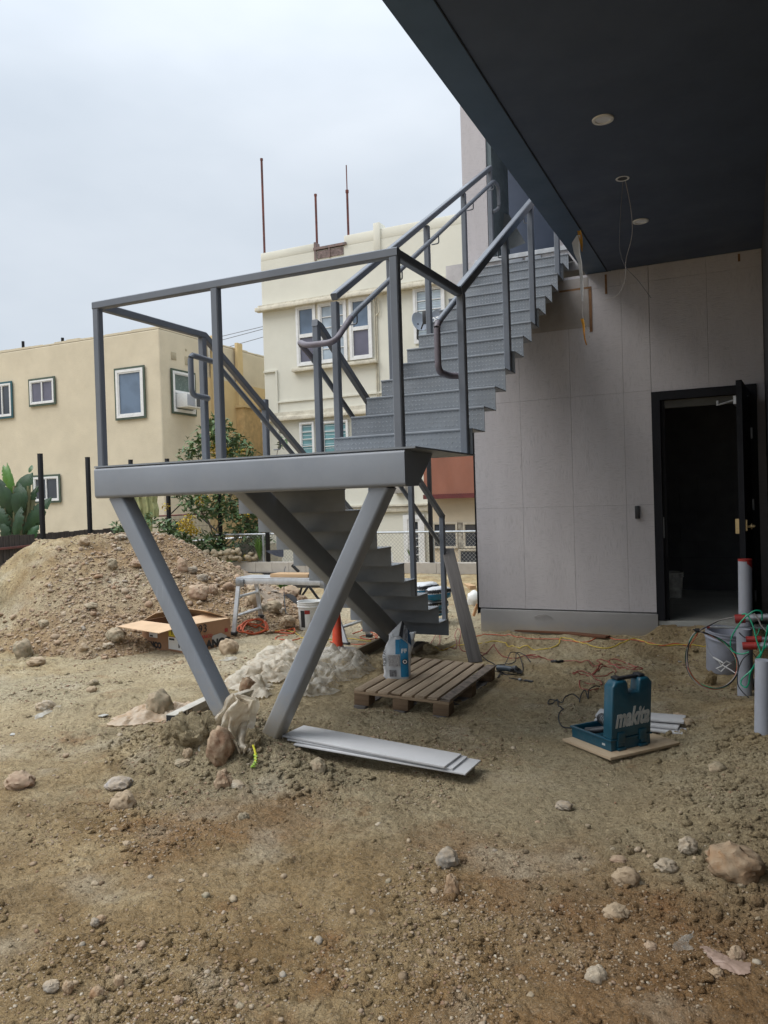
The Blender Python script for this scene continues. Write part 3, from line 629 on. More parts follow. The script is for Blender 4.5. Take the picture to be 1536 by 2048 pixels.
for y in (5.9, 6.9): sp('handrail_bracket', brk(-3.735, y, 2.635-(y-5.0)*.605, -.07), steel_rail)

# ================================================================== THE NEW GREY BUILDING (wall, soffit, door)
WY = 7.889; CZ = 3.69
nb = thing('grey_clad_building', 'new building with grey textured cladding, a dark soffit and a black doorway', 'building', (-1.2, WY, 0))
def np_(name, bm, mat, **k): return put(name, bm, mat, nb, **k)
# solid wall core around the door opening
DX0, DX1, DZ0, DZ1 = -.735, .025, .295, 2.40
core = B(); bx(-2.585, -.775, WY+.022, WY+.25, .16, CZ-.01, bm=core); bx(.06, .25, WY+.022, WY+.25, 0, CZ-.01, bm=core); bx(-.7748, .0598, WY+.022, WY+.25, 2.45, CZ-.01, bm=core); bx(-.7748, .0598, WY+.0, WY+.25, -.2, DZ0-.01, bm=core)
np_('wall_core', core, conc, flat=True)
xs_ = [-2.597, -2.093, -1.578, -1.068, -.805]; zs_ = [.365, 1.405, 2.495, 3.535, CZ-.003]
def panel(x0, x1, z0, z1):
    o = np_('wall_panel', bx(x0+.0008, x1-.0008, WY, WY+.02, z0+.0008, z1-.0008, .0006), panelm, flat=True); return o
for i in range(4):
    for j in range(4):
        x1 = xs_[i+1]
        if i == 3: x1 = -.812
        panel(xs_[i], x1, zs_[j], zs_[j+1])
panel(-.81, -.30, 2.478, 3.535); panel(-.30, .163, 2.478, 3.535); panel(-.81, -.30, 3.535, CZ-.003); panel(-.30, .163, 3.535, CZ-.003); panel(.097, .163, .3, 2.478)
np_('wall_edge_trim', bx(-2.612, -2.599, WY-.004, WY+.25, .30, CZ), black_st, flat=True)
np_('plinth', bx(-2.57, -.80, WY-.035, WY+.02, .0, .352, .004), muddy('plinth_concrete', (.27, .262, .255), (.34, .29, .215), .13, .24, .85))
np_('plinth_tear', tube(smooth_path([PY(1068, 1234, WY-.045), PY(1078, 1230, WY-.055), PY(1092, 1229, WY-.05), PY(1105, 1236, WY-.045)]), .004, 5), conc)
# stains of rust sealant on the wall
for q_ in ((-1.372, -1.345, 3.12, 3.54), (-1.66, -1.345, 3.545, 3.565), (-1.215, -1.195, 3.47, 3.66), (-.03, -.01, 3.60, 3.67)): np_('sealant_stain', bx(q_[0], q_[1], WY-.0045, WY-.001, q_[2], q_[3]), orange_s, flat=True)
np_('sealant_patch', prism([(-1.95, 3.17), (-1.375, 3.17), (-1.375, 3.66), (-1.95, 3.66)], WY-.004, WY-.002, (EX, EZ, EY, O0)), M('patched_render', (.34, .31, .29), .9, col2=(.26, .235, .215), scale=5), flat=True)
# soffit, beam, upper storey
soff = bx(-1.188, 5.0, .6, WY+.0, CZ, CZ+.35); np_('soffit', soff, navy, flat=True)
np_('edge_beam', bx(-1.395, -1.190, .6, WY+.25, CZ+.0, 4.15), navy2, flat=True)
np_('beam_joint', bx(-1.193, -1.186, .6, WY, CZ-.006, CZ-.001), blackdoor, flat=True)
np_('upper_wall', bx(-1.39, 5, .7, WY+1.0, 4.15, 8.4), panelm, flat=True)
np_('upper_floor_slab', bx(-3.05, 3.0, 8.425, 12.0, 3.90, 4.165), M('slab_paint', (.50, .48, .48), .8), flat=True)
np_('slab_edge_strip', bx(-2.70, -1.45, 8.40, 8.424, 4.125, 4.172, .002), alu, flat=True)
for x_ in (-2.24, -2.04): np_('slab_bracket', bx(x_-.085, x_+.085, 8.405, 8.424, 4.03, 4.115, .003), steel); np_('slab_bolt', tube([(x_, 8.404, 4.075), (x_, 8.392, 4.075)], .013, 8), galv)
_a, _b, _c, _e = PY(987, 418, 9.6), PY(1019, 430, 9.5), PY(1051, 486, 9.3), PY(1003, 505, 9.3)
_bm = B(); _bm.faces.new([_bm.verts.new(p) for p in (_a, _b, _c, _e)]); bmesh.ops.solidify(_bm, geom=_bm.faces[:], thickness=.02)
tag(put('leaning_sheet', _bm, M('dull_sheet', (.16, .175, .18), .6), flat=True), 'dull grey sheet leaning against the dark wall at the top of the stairs', 'sheet')
np_('recess_back_wall', bx(-3.0, -1.2, 10.3, 10.5, 4.166, 8.2), navy, flat=True)
np_('recess_side_wall', bx(-1.40, -1.2, 9.2, 10.299, 4.166, 8.2), navy, flat=True)
np_('recess_low_wall', bx(-2.05, -1.42, 9.7, 9.8, 4.166, PY(1085, 464, 9.7).z), panelm, flat=True)
np_('recess_ceiling', bx(-3.0, -1.41, 8.9, 10.5, 7.0, 7.2), navy, flat=True)
np_('corner_pier', bx(-3.02, -2.72, 9.01, 9.75, 4.166, 8.4), panelm, flat=True); np_('pier_reveal', bx(-2.719, -2.66, 9.03, 9.75, 4.166, 8.2), M('teal_grey_reveal', (.10, .13, .14), .6), flat=True)
np_('corner_pier', bx(-3.0, -2.72, 9.01, 9.75, 2.6, 3.899), panelm, flat=True)
# side wall on the right with another dark doorway
np_('side_wall', bx(.166, .40, 2.0, WY, -.1, CZ-.004), darkwall, flat=True)
np_('side_door', bx(.152, .165, 5.75, 6.85, .1, 2.45, .002), blackdoor, flat=True)
# rooms behind the door
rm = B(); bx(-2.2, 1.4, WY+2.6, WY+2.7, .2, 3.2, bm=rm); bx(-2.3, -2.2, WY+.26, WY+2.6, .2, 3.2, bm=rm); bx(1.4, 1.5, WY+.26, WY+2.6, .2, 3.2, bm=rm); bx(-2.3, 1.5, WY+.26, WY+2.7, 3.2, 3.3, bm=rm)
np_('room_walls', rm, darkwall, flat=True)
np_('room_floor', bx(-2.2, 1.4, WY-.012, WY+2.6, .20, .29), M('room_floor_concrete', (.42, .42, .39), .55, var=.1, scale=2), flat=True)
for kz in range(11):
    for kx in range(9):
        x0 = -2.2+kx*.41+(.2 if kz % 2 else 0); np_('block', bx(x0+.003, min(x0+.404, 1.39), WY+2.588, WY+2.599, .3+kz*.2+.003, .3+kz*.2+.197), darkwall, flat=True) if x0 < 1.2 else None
# door frame and leaf
fr = B(); bx(-.812, -.735, WY-.025, WY+.12, DZ0-.002, 2.475, bm=fr); bx(.02, .096, WY-.025, WY+.12, DZ0-.002, 2.475, bm=fr); bx(-.7348, .0198, WY-.025, WY+.12, 2.395, 2.475, bm=fr)
bx(-.7348, -.700, WY+.04, WY+.06, DZ0, 2.395, bm=fr)
np_('door_frame', fr, blackdoor, flat=True)
np_('transom_strip', bx(-.699, .019, WY+.05, WY+.09, 2.32, 2.394), M('door_head_metal', (.07, .068, .055), .5), flat=True)
np_('strike_plate', bx(-.7345, -.728, WY+.01, WY+.035, 1.08, 1.28), greymetal, flat=True)
hing = Vector((.018, WY-.03, 0)); ed = Vector((-.045, WY-.93, 0)); dv = (ed-hing).normalized(); nv_ = Vector((-dv.y, dv.x, 0))
leaf = prism([(0, DZ0+.015), (.89, DZ0+.015), (.89, 2.405), (0, 2.405)], -.022, .022, (dv, EZ, nv_, hing))
lf = np_('door_leaf', leaf, blackdoor, flat=True)
def dbox(u0, u1, z0, z1, w0, w1): return prism([(u0, z0), (u1, z0), (u1, z1), (u0, z1)], w0, w1, (dv, EZ, nv_, hing))
put('hinge', dbox(-.01, .012, 1.98, 2.08, .015, .036), greymetal, lf, flat=True); put('hinge', dbox(-.01, .012, 1.33, 1.43, .015, .036), greymetal, lf, flat=True); put('hinge', dbox(-.01, .012, .5, .6, .015, .036), greymetal, lf, flat=True)
put('lock_case', dbox(.80, .85, 1.18, 1.27, .0225, .034), brass, lf); put('lock_case', dbox(.855, .892, 1.16, 1.28, -.050, -.0225), brass, lf)
kn = B(); a = hing+dv*.82+EZ*1.215; tube([a-nv_*-.03, a+nv_*.085], .012, 8, kn); tube([a+nv_*.06, a+nv_*.07], .028, 10, kn); tube([a+nv_*.08, a+nv_*.08-dv*.11], .009, 8, kn); put('lever_handle', kn, brass, lf)
cl = B(); tube(fillet([(-.23, WY-.03, 2.33), (-.22, WY-.09, 2.30), hing+dv*.36+EZ*2.33+nv_*.03], .01), .008, 6, cl); tube([(-.23, WY-.035, 2.30), (-.23, WY-.035, 2.345)], .012, 6, cl); np_('door_closer_arm', cl, alu)
put('closer_body', dbox(.20, .44, 2.26, 2.33, -.08, -.0225), alu, lf)

rd = put('card_reader', bx(-.988, -.945, WY-.028, WY-.001, 1.27, 1.395, .006), blackpl); tag(rd, 'small black card reader mounted on the grey wall left of the doorway', 'card reader')
def downlight(x, y, lab, grp='round lights set into the soffit'):
    t = thing('downlight', lab, 'ceiling light', (x, y, CZ), 0, grp); t.scale = (.68, .68, 1)
    put('trim_ring', lathe([(.062, -.004), (.064, -.010), (.088, -.009), (.092, -.001), (.090, .0), (.062, .0)], 28), whiteplastic, t, local=True)
    put('lens', lathe([(0, -.003), (.061, -.005)], 28), lensmat, t, local=True)
downlight(-.711, 4.712, 'round white recessed light in the dark soffit, the larger one nearer the viewer')
downlight(-.725, 6.594, 'small round recessed light in the dark soffit nearest the grey wall')
t = thing('light_opening', 'empty round hole in the dark soffit with two thin cables hanging out', 'ceiling hole', (-.733, 5.653, CZ), 0); t.scale = (.6, .6, 1)
put('cut_rim', lathe([(.055, -.002), (.075, -.004), (.078, -.001), (.074, .0), (.055, .0)], 24), whiteplastic, t, local=True); put('hole', lathe([(0, -.0015), (.056, -.0018)], 24), blackpl, t, local=True)
YC = 5.70
c1 = [PY(1247, 357, YC), PY(1243, 400, YC), PY(1240, 450, YC), PY(1240, 500, YC), PY(1252, 535, YC), PY(1275, 560, YC), PY(1302, 596, YC)]
c2 = [PY(1250, 357, YC), PY(1262, 420, YC), PY(1264, 470, YC), PY(1252, 520, YC), PY(1250, 560, YC), PY(1235, 590, YC), PY(1212, 600, YC)]
tag(put('hanging_cable', tube(smooth_path(c1), .0026, 5), cord_k), 'thin dark cable hanging from the soffit hole and bending right', 'cable')
tag(put('hanging_cable', tube(smooth_path(c2), .0026, 5), cord_w), 'thin pale cable hanging from the soffit hole and curling left', 'cable')
# rag and ribbon hanging from the beam
RB = PZ(1158, 461, CZ-.01); yb = RB.y
t = thing('hanging_ribbon', 'torn white plastic strip and orange ribbon hanging from the edge of the dark beam', 'ribbon', tuple(RB))
def ribbon(pts, w, name, mat, tw=0):
    bm = B(); pv = None
    for i, (px, py) in enumerate(pts):
        p = PY(px, py, yb-.05+.012*math.sin(i*1.7)); ww = w[i]; a = tw+i*.5; d = Vector((.92, .38*math.sin(a), 0))*ww*(1.0+.35*math.cos(a*2.1))
        q = (bm.verts.new(p-d), bm.verts.new(p+d*.5+Vector((0, .01, 0))), bm.verts.new(p+d))
        if pv: bm.faces.new((pv[0], pv[1], q[1], q[0])); bm.faces.new((pv[1], pv[2], q[2], q[1]))
        pv = q
    put(name, bm, mat, t)
ribbon([(1158, 461), (1161, 475), (1163, 490), (1164, 503)], [.012, .014, .013, .005], 'orange_ribbon', orange_t)
ribbon([(1157, 470), (1152, 485), (1154, 505), (1160, 525), (1163, 555), (1164, 580), (1165, 602)], [.012, .030, .032, .024, .016, .011, .004], 'plastic_strip', M('milky_strip', (.70, .70, .69), .5, trans=.3))
put('string', tube([PY(1165, 600, yb), PY(1165, 618, yb), PY(1166, 636, yb)], .0022, 5), cord_w, t)
ribbon([(1164, 637), (1167, 650), (1168, 665), (1170, 680), (1173, 690)], [.010, .009, .008, .009, .007], 'orange_ribbon', orange_t)
ribbon([(1169, 640), (1174, 655), (1178, 668), (1179, 675)], [.003, .006, .007, .003], 'plastic_strip', film_w)

# ================================================================== NEIGHBOURING BUILDINGS
def mul(p, k, c=CAM): return c+(Vector(p)-c)*k
def window(parent, P, trim=None, tw=.06, glass=gl_dark, layout='single', depth=.05, fw=.05, W=1, Hh=1, blinds=0, sill=False, glasses=None, fm=None):
    """window in local frame: P = (origin lower-left, u, w outward)"""
    o, u, w = P; v = EZ; fm = fm or white_fr; bm = B()
    def rect(bm, a0, a1, b0, b1, d0, d1): prism([(a0, b0), (a1, b0), (a1, b1), (a0, b1)], d0, d1, (u, v, w, o), bm=bm)
    def ring(bm, a0, a1, b0, b1, t, d0, d1): rect(bm, a0, a1, b0, b0+t, d0, d1); rect(bm, a0, a1, b1-t, b1, d0, d1); rect(bm, a0, a0+t, b0+t+.0005, b1-t-.0005, d0, d1); rect(bm, a1-t, a1, b0+t+.0005, b1-t-.0005, d0, d1)
    ring(bm, 0, W, 0, Hh, fw, -.02, depth*.6); ring(bm, fw+.002, W-fw-.002, fw+.002, Hh-fw-.002, fw*.45, -.02, depth*.35)
    win = put('window', bm, fm, parent, flat=True)
    if trim:
        bt = B(); ring(bt, -tw, W+tw, -tw, Hh+tw, tw-.001, -.01, depth*.35); put('trim', bt, trim, win, flat=True)
    i0 = fw*1.5; bars = B(); panes = []
    if layout == 'single': panes = [(i0, W-i0, i0, Hh-i0)]
    elif layout == 'slider': panes = [(i0, W/2-fw*.4, i0, Hh-i0), (W/2+fw*.4, W-i0, i0, Hh-i0)]; rect(bars, W/2-fw*.4, W/2+fw*.4, i0, Hh-i0, -.015, depth*.45)
    elif layout == 'hung': panes = [(i0, W-i0, i0, Hh*.47), (i0, W-i0, Hh*.53, Hh-i0)]; rect(bars, i0, W-i0, Hh*.47, Hh*.53, -.015, depth*.45)
    elif layout == 'jalousie':
        n = 5; hh = (Hh-2*i0)/n; panes = [(i0, W-i0, i0+k*hh+.012, i0+(k+1)*hh-.012) for k in range(n)]
        for k in range(1, n): rect(bars, i0, W-i0, i0+k*hh-.011, i0+k*hh+.011, -.01, .012)
    if len(bars.faces): put('glazing_bar', bars, fm, win, flat=True)
    for k, (a0, a1, b0, b1) in enumerate(panes):
        pb = B(); rect(pb, a0, a1, b0, b1, -.03, -.012); put('pane', pb, (glasses[k] if glasses else glass), win, flat=True)
    if blinds:
        bb = B(); n = int((Hh-2*i0)/.13)
        for k in range(n): zz = Hh-i0-.05-k*.13; rect(bb, i0+.01, W-i0-.01, zz-.008, zz+.008, -.011, -.006)
        o_ = put('blind', bb, blind, win, flat=True)
    if sill:
        sb = B(); rect(sb, -.08, W+.08, -.16, -.08, -.02, .07); put('sill', sb, cream, win, flat=True)
    return win
def on_face(px0, py0, px1, py1, fn):
    """lower-left point and size of a window whose upper-left and lower-right are seen at these picture positions"""
    a = fn(px0, py0); b = fn(px1, py1); return a, b
# ---- tan building
TY = 17.2; kT = TY/15.031; TX = -12.864*kT; ZT0 = -.9
tb = thing('tan_stucco_building', 'two storey tan stucco building with white framed windows behind the left fence', 'building', (TX, TY, ZT0))
def tz(z): return 1.5+(z-1.5)*kT
rz = tz(5.92)
wl_ = bx(TX-9, TX, TY, TY+9, ZT0, rz-.02, .04); put('wall', wl_, tan_st, tb, flat=True)
par = B()
for k in range(18):
    x0 = TX-9+k*.5; h0 = .015*math.sin(k*1.3)+.01*(k % 3); bx(x0+.0005, x0+.4995, TY+.002, TY+.25, rz-.0195, rz+.03+h0, bm=par)
for k in range(12):
    y0 = TY+.2501+k*.5; bx(TX-.2, TX-.002, y0+.0005, y0+.4995, rz-.0195, rz+.03+.012*math.sin(k*2.1), bm=par)
put('parapet', par, tan_st, tb, flat=True)
def wt(px0, py0, px1, py1): a = PY(px0, py0, TY); b = PY(px1, py1, TY); return a, b
for (px0, py0, px1, py1, lay, tr, gl) in ((-12, 771, 26, 832, 'slider', teal_tr, gl_dark), (62, 763, 111, 805, 'slider', green_tr, gl_purple), (233.5, 742, 291, 832, 'single', green_tr, gl_blue), (70, 955, 121, 1001, 'slider', green_tr, gl_dark)):
    a, b = wt(px0, py0, px1, py1); Wd = b.x-a.x; Hd = a.z-b.z
    window(tb, (Vector((a.x, TY-.04, b.z)), EX, -EY), tr, .06, gl, lay, .05, .075 if lay == 'single' else .05, Wd, Hd)
a = PX(342, 741, TX); b = PX(388, 829, TX); w3 = window(tb, (Vector((TX+.04, a.y, b.z)), EY, EX), green_tr, .06, M('green_blind_glass', (.10, .14, .13), .25, var=.1), 'hung', .05, .06, b.y-a.y, a.z-b.z)
# air conditioner in that window
aw = b.y-a.y; ac = thing('air_conditioner', 'boxy white air conditioner sticking out of the tan building corner window', 'air conditioner', (TX+.05, a.y+aw*.5, b.z+.1))
put('casing', bx(TX+.03, TX+.42, a.y+.12, a.y+aw-.12, b.z+.12, b.z+.52, .01), whiteplastic, ac)
gb = B()
for k in range(7): bx(TX+.421, TX+.432, a.y+.16+k*.05, a.y+.185+k*.05, b.z+.16, b.z+.48, bm=gb)
put('grille', gb, greyplastic, ac, flat=True)
put('side_vent', bx(TX+.421, TX+.430, a.y+.56, a.y+aw-.16, b.z+.16, b.z+.48), gl_dark, ac, flat=True)
# yellow end bays and pilasters on the side face
yc = PX(408, 672, TX).y; put('yellow_wall', bx(TX-.1, TX+.06, yc, TY+9, ZT0, tz(4.95)), yel_st, tb, flat=True)
for px in (427, 476): y_ = PX(px, 680, TX+.1).y; put('pilaster', bx(TX+.061, TX+.16, y_-.14, y_+.14, ZT0, rz+.16), yel_st, tb, flat=True)
yb_ = PX(476, 775, TX+.3).y; put('lower_bay', bx(TX+.0605, TX+.35, yb_+.2, TY+9, ZT0, tz(4.25)), M('orange_stucco', (.58, .41, .20), .9, bump=.3), tb, flat=True); put('bay_ledge', bx(TX+.0605, TX+.42, yb_+.15, TY+9, tz(4.25)+.001, tz(4.32)), yel_st, tb, flat=True)
dp = B(); q = PX(413, 668, TX+.03); tube([(TX+.09, q.y, rz-.05), (TX+.09, q.y, rz-.6)], .04, 8, dp); put('drain_pipe', dp, cream_dk, tb)
# patched plaster marks near the corner
pt = B()
for px, py, w_, h_ in ((347, 712, .22, .22), (374, 722, .2, .25), (372, 700, .07, .07)): p = PX(px, py, TX); bx(TX+.0005, TX+.012, p.y-w_/2, p.y+w_/2, p.z-h_/2, p.z+h_/2, .004, bm=pt)
put('plaster_patch', pt, M('pale_plaster', (.40, .345, .24), .9), tb)
for px, py, l in ((46, 684, 'short dark vent pipe on the tan roof, farther left one'), (125, 677, 'short dark vent pipe on the tan roof, nearer the corner')):
    p = PY(px, py, TY+.6); tag(put('roof_vent', tube([(p.x, p.y, p.z-.3), (p.x, p.y, p.z+.02)], .045, 10), black_st), l, 'vent pipe')
# ---- cream building
CYY = 20.0; kC = CYY/15.0; ZC0 = -1.0
def cy(px, py, d=0): return PY(px, py, CYY-d)
cl0 = cy(521, 505); cr0 = cy(920, 432); XL = cl0.x; ZR = (cl0.z+cr0.z)/2; XR = 1.0
cb = thing('cream_building', 'tall cream stucco building with a stepped parapet, cornices and sash windows', 'building', (XL, CYY, ZC0))
n0 = cy(631, 500).x; n1 = cy(688, 490).x; zn = cy(660, 497).z
cw = B(); bx(XL, XR, CYY, CYY+10, ZC0, zn-.002, bm=cw); put('wall', cw, cream, cb, flat=True)
pp = B(); bx(XL, n0, CYY+.0, CYY+.3, zn, ZR, .02, bm=pp); bx(n1, XR, CYY+.0, CYY+.3, zn, ZR+.05, .02, bm=pp); bx(XL, XL+.3, CYY+.3, CYY+10, zn, ZR-.02, bm=pp)
p = cy(754, 455); bx(p.x-.1, p.x+.1, CYY-.05, CYY+.35, ZR-.6, ZR+.22, .01, bm=pp); put('parapet', pp, cream, cb)
tr = B(); bx(n0-.05, n1+.08, CYY-.05, CYY+.3, zn+.02, zn+.09, bm=tr); bx(n0-.03, n0+.03, CYY-.04, CYY+.2, zn-.28, zn+.25, bm=tr); bx((n0+n1)/2-.02, (n0+n1)/2+.02, CYY-.045, CYY-.002, zn-.26, zn+.019, bm=tr); put('scupper_frame', tr, M('rusty_flashing', (.24, .16, .14), .8, col2=(.12, .10, .10), scale=8), cb, flat=True)
put('scupper', bx(n0+.06, n1-.02, CYY-.02, CYY-.002, zn-.24, zn-.02), M('scupper_dark', (.20, .15, .14), .9, var=.3, scale=14), cb, flat=True)
zc = cy(740, 591).z
cn = B(); bx(XL-.14, XR, CYY-.22, CYY-.001, zc-.02, zc+.10, .02, bm=cn); bx(XL-.08, XR, CYY-.13, CYY-.001, zc+.105, zc+.17, bm=cn); put('cornice', cn, cream_dk, cb)
zc2 = cy(615, 836).z; cn = B(); bx(XL-.1, XR, CYY-.16, CYY-.001, zc2-.04, zc2+.09, .02, bm=cn); bx(XL-.05, XR, CYY-.09, CYY-.001, zc2+.095, zc2+.22, bm=cn); put('cornice', cn, cream_dk, cb)
zb = cy(640, 797).z; cn = B(); bx(XL+.45, XR, CYY-.04, CYY-.001, zb-.02, zb+.03, bm=cn); put('band', cn, cream, cb)
zb2 = cy(800, 1020).z; cn = B(); bx(XL+.45, cy(858, 1020).x, CYY-.09, CYY-.001, zb2-.05, zb2+.10, .01, bm=cn); bx(XL+.45, cy(858, 1020).x, CYY-.14, CYY-.001, zb2+.11, zb2+.16, bm=cn); put('band', cn, cream_dk, cb)
def cwin(px0, py0, px1, py1, lay, gl, bl=0, si=True, gls=None, fw=.075, fm=None):
    a = cy(px0, py0); b = cy(px1, py1); return window(cb, (Vector((a.x, CYY-.04, b.z)), EX, -EY), None, .05, gl, lay, .07, fw, b.x-a.x, a.z-b.z, bl, si, gls, fm)
a = cy(593, 615); b = cy(747, 716); z0 = b.z; z1 = a.z; xa = a.x; xb = b.x; wt3 = xb-xa
window(cb, (Vector((xa, CYY-.04, z0)), EX, -EY), None, .05, gl_blue, 'hung', .07, .075, wt3*.27, z1-z0, 0, False, [gl_purple, gl_blue])
window(cb, (Vector((xa+wt3*.305, CYY-.04, z0)), EX, -EY), None, .05, gl_curt, 'jalousie', .07, .075, wt3*.375, z1-z0)
window(cb, (Vector((xa+wt3*.715, CYY-.04, z0)), EX, -EY), None, .05, gl_blue, 'hung', .07, .075, wt3*.285, z1-z0, 0, False, [gl_purple, gl_blue])
for m0 in (.272, .682): put('mullion', bx(xa+wt3*m0, xa+wt3*(m0+.03), CYY-.05, CYY-.001, z0, z1), cream_dk, cb, flat=True)
put('window_sill', bx(xa-.15, xb+.15, CYY-.16, CYY-.002, z0-.16, z0-.06, .01), cream_dk, cb)
cwin(827, 578, 893, 681, 'jalousie', gl_curt, 1, True)
cwin(601, 846, 632, 925, 'jalousie', gl_teal, 1, True, fw=.05); cwin(645, 844, 700, 925, 'jalousie', gl_teal, 1, True, fw=.05)
cwin(1000, 560, 1060, 660, 'hung', gl_blue)
dr = cwin(808, 1030, 853, 1140, 'jalousie', gl_dark, 0, False, fw=.13)
cd = B()
for px in (752.5, 756): q = cy(px, 700); tube([(q.x, CYY-.03, cy(px, 595).z), (q.x, CYY-.03, cy(px, 880).z)], .018, 6, cd)
q = cy(745, 596); tube(fillet([(q.x-.35, CYY-.06, q.z+.02), (q.x+.05, CYY-.06, q.z), (q.x+.09, CYY-.05, q.z-.25)], .05), .02, 6, cd); tube(fillet([cy(756, 600, .06), cy(758, 625, .06), cy(752, 632, .05)], .03), .02, 6, cd)
put('conduit', cd, conduitp, cb)
ed_ = B(); q = cy(543, 760); bx(XL+.42, XL+.47, CYY-.05, CYY-.001, cy(545, 875).z, cy(541, 745).z, bm=ed_); bx(XL, XL+.47, CYY-.05, CYY-.001, cy(541, 745).z+.001, cy(541, 745).z+.05, bm=ed_); put('corner_board', ed_, cream, cb, flat=True)
eb = B(); p = cy(808, 978); bx(p.x-.25, p.x+.1, CYY-.15, CYY-.002, p.z-.12, p.z+.2, .01, bm=eb); put('meter_box', eb, M('meter_grey', (.35, .33, .30), .6), cb)
# annex on the right with the brown panel
AY = 19.2
def ay(px, py): return PY(px, py, AY)
an = thing('beige_annex', 'low beige annex under a wide brown red panel beside the cream building', 'building', (ay(900, 1100).x, AY, ZC0))
xa0 = ay(862, 1050).x; put('wall', bx(xa0, xa0+3.5, AY, CYY-.2, ZC0, ay(900, 985).z), beige_st, an, flat=True)
put('brown_panel', bx(ay(857, 950).x, xa0+3.5, AY-.35, AY-.12, ay(900, 988).z, ay(900, 912).z+.3), redpanel, an, flat=True); put('panel_trim', bx(ay(857, 950).x-.02, xa0+3.5, AY-.38, AY-.1, ay(900, 997).z, ay(900, 988).z-.003), redtrim, an, flat=True)
def awin(px0, py0, px1, py1, gl, lay='single'):
    a = ay(px0, py0); b = ay(px1, py1); return window(an, (Vector((a.x, AY-.04, b.z)), EX, -EY), None, .05, gl, lay, .03, .035, b.x-a.x, a.z-b.z, fm=M('beige_frame', (.56, .50, .40), .8))
awin(866, 1045, 917, 1096, gl_dark); awin(927, 1045, 990, 1096, gl_dark); awin(918, 1098, 975, 1128, gl_dark)
pbx = B(); bx(ay(917.5, 1050).x, ay(926.5, 1050).x, AY-.06, AY-.005, ay(920, 1096).z, ay(920, 1045).z, bm=pbx); put('peeling_mullion', pbx, M('peeling_paint', (.50, .46, .38), .9, col2=(.12, .10, .08), scale=9), an, flat=True)
# masts on the roof
for (px, pyt, pyb, lab, thick, thin) in ((526, 319, 503, 'tall rusty mast on the left corner of the cream roof', .035, 0), (631, 391, 486, 'shortest rusty mast beside the notch in the cream parapet', .035, 0), (694, 330, 474, 'rusty mast with a thin whip tip on the cream roof', .035, .35)):
    t_ = cy(px, pyt, -.2); b_ = cy(px+3, pyb, -.2); t = thing('roof_mast', lab, 'mast', (b_.x, b_.y, b_.z), 0, 'rusty masts standing on the cream roof')
    L_ = t_.z-b_.z+.3
    if thin: put('pole', tube([(b_.x, b_.y, b_.z-.3), (b_.x, b_.y, b_.z-.3+L_*.68)], thick, 8), rust, t); put('whip', tube([(b_.x, b_.y, b_.z-.3+L_*.68), (b_.x, b_.y, b_.z-.3+L_)], .018, 6), rust, t); put('collar', tube([(b_.x, b_.y, b_.z-.34+L_*.68), (b_.x, b_.y, b_.z-.26+L_*.68)], .05, 8), rust, t)
    else: put('pole', tube([(b_.x, b_.y, b_.z-.3), (b_.x, b_.y, b_.z-.3+L_)], thick, 8), rust, t); put('cap', tube([(b_.x, b_.y, b_.z-.32+L_), (b_.x, b_.y, b_.z-.26+L_)], .045, 8), rust, t)
# satellite dishes in front of the upper right window
def dish(px, py, rad, lab, face, txt=None):
    c = cy(px, py, .7); t = thing('satellite_dish', lab, 'satellite dish', (c.x, c.y+.6, c.z-.4), 0, 'satellite dishes on the cream building')
    w = Vector(face).normalized(); u = w.cross(EZ).normalized(); v = u.cross(w)
    mt = Matrix((u, v, w)).transposed().to_4x4(); mt.translation = c
    put('reflector', lathe([(0, -.10), (rad*.4, -.085), (rad*.75, -.045), (rad, 0), (rad*1.02, -.008), (rad*.75, -.056), (0, -.115)], 28, mtx=mt @ Matrix.Diagonal((.9, 1.12, 1, 1))), M('dish_grey', (.24, .27, .32), .45, var=.05), t)
    arm = B(); tube([c-v*rad*.9, c+w*rad*1.1-v*rad*.3], .022, 6, arm); tube([c-w*.1, c-w*.25-v*.35, (c.x, CYY-.01, c.z-.7)], .028, 6, arm); put('arm', arm, blackpl, t)
    put('feed_horn', box(B(), c+w*rad*1.15-v*rad*.22, (.12, .12, .34), None, .02), blackpl, t)
    if txt: put('lettering', text_mesh(txt, .20, frame_m(-u if False else u, v, c+w*.02), bold=.006), whiteplastic, t, flat=True)
dish(839, 643, .25, 'round grey satellite dish seen from the side in front of the upper window', (.80, -.6, .35))
dish(873, 640, .27, 'grey satellite dish with white lettering partly hidden by the upper steps', (-.25, -1, .2), 'DIRECTV')
# power lines far behind
for i, (pa, pb_, lb_) in enumerate((((425, 677), (530, 652), 'highest of the three thin overhead wires between the tan and cream buildings'), ((425, 685), (530, 657), 'middle one of the three thin overhead wires between the buildings'), ((470, 690), (530, 673), 'lowest of the three thin overhead wires between the buildings'))):
    a = PY(*pa, 40); b = PY(*pb_, 40); d = b-a; tag(put('power_line', tube([a-d*.3, b+d*3], .02, 4), cord_k), lb_, 'power line', 'overhead wires')

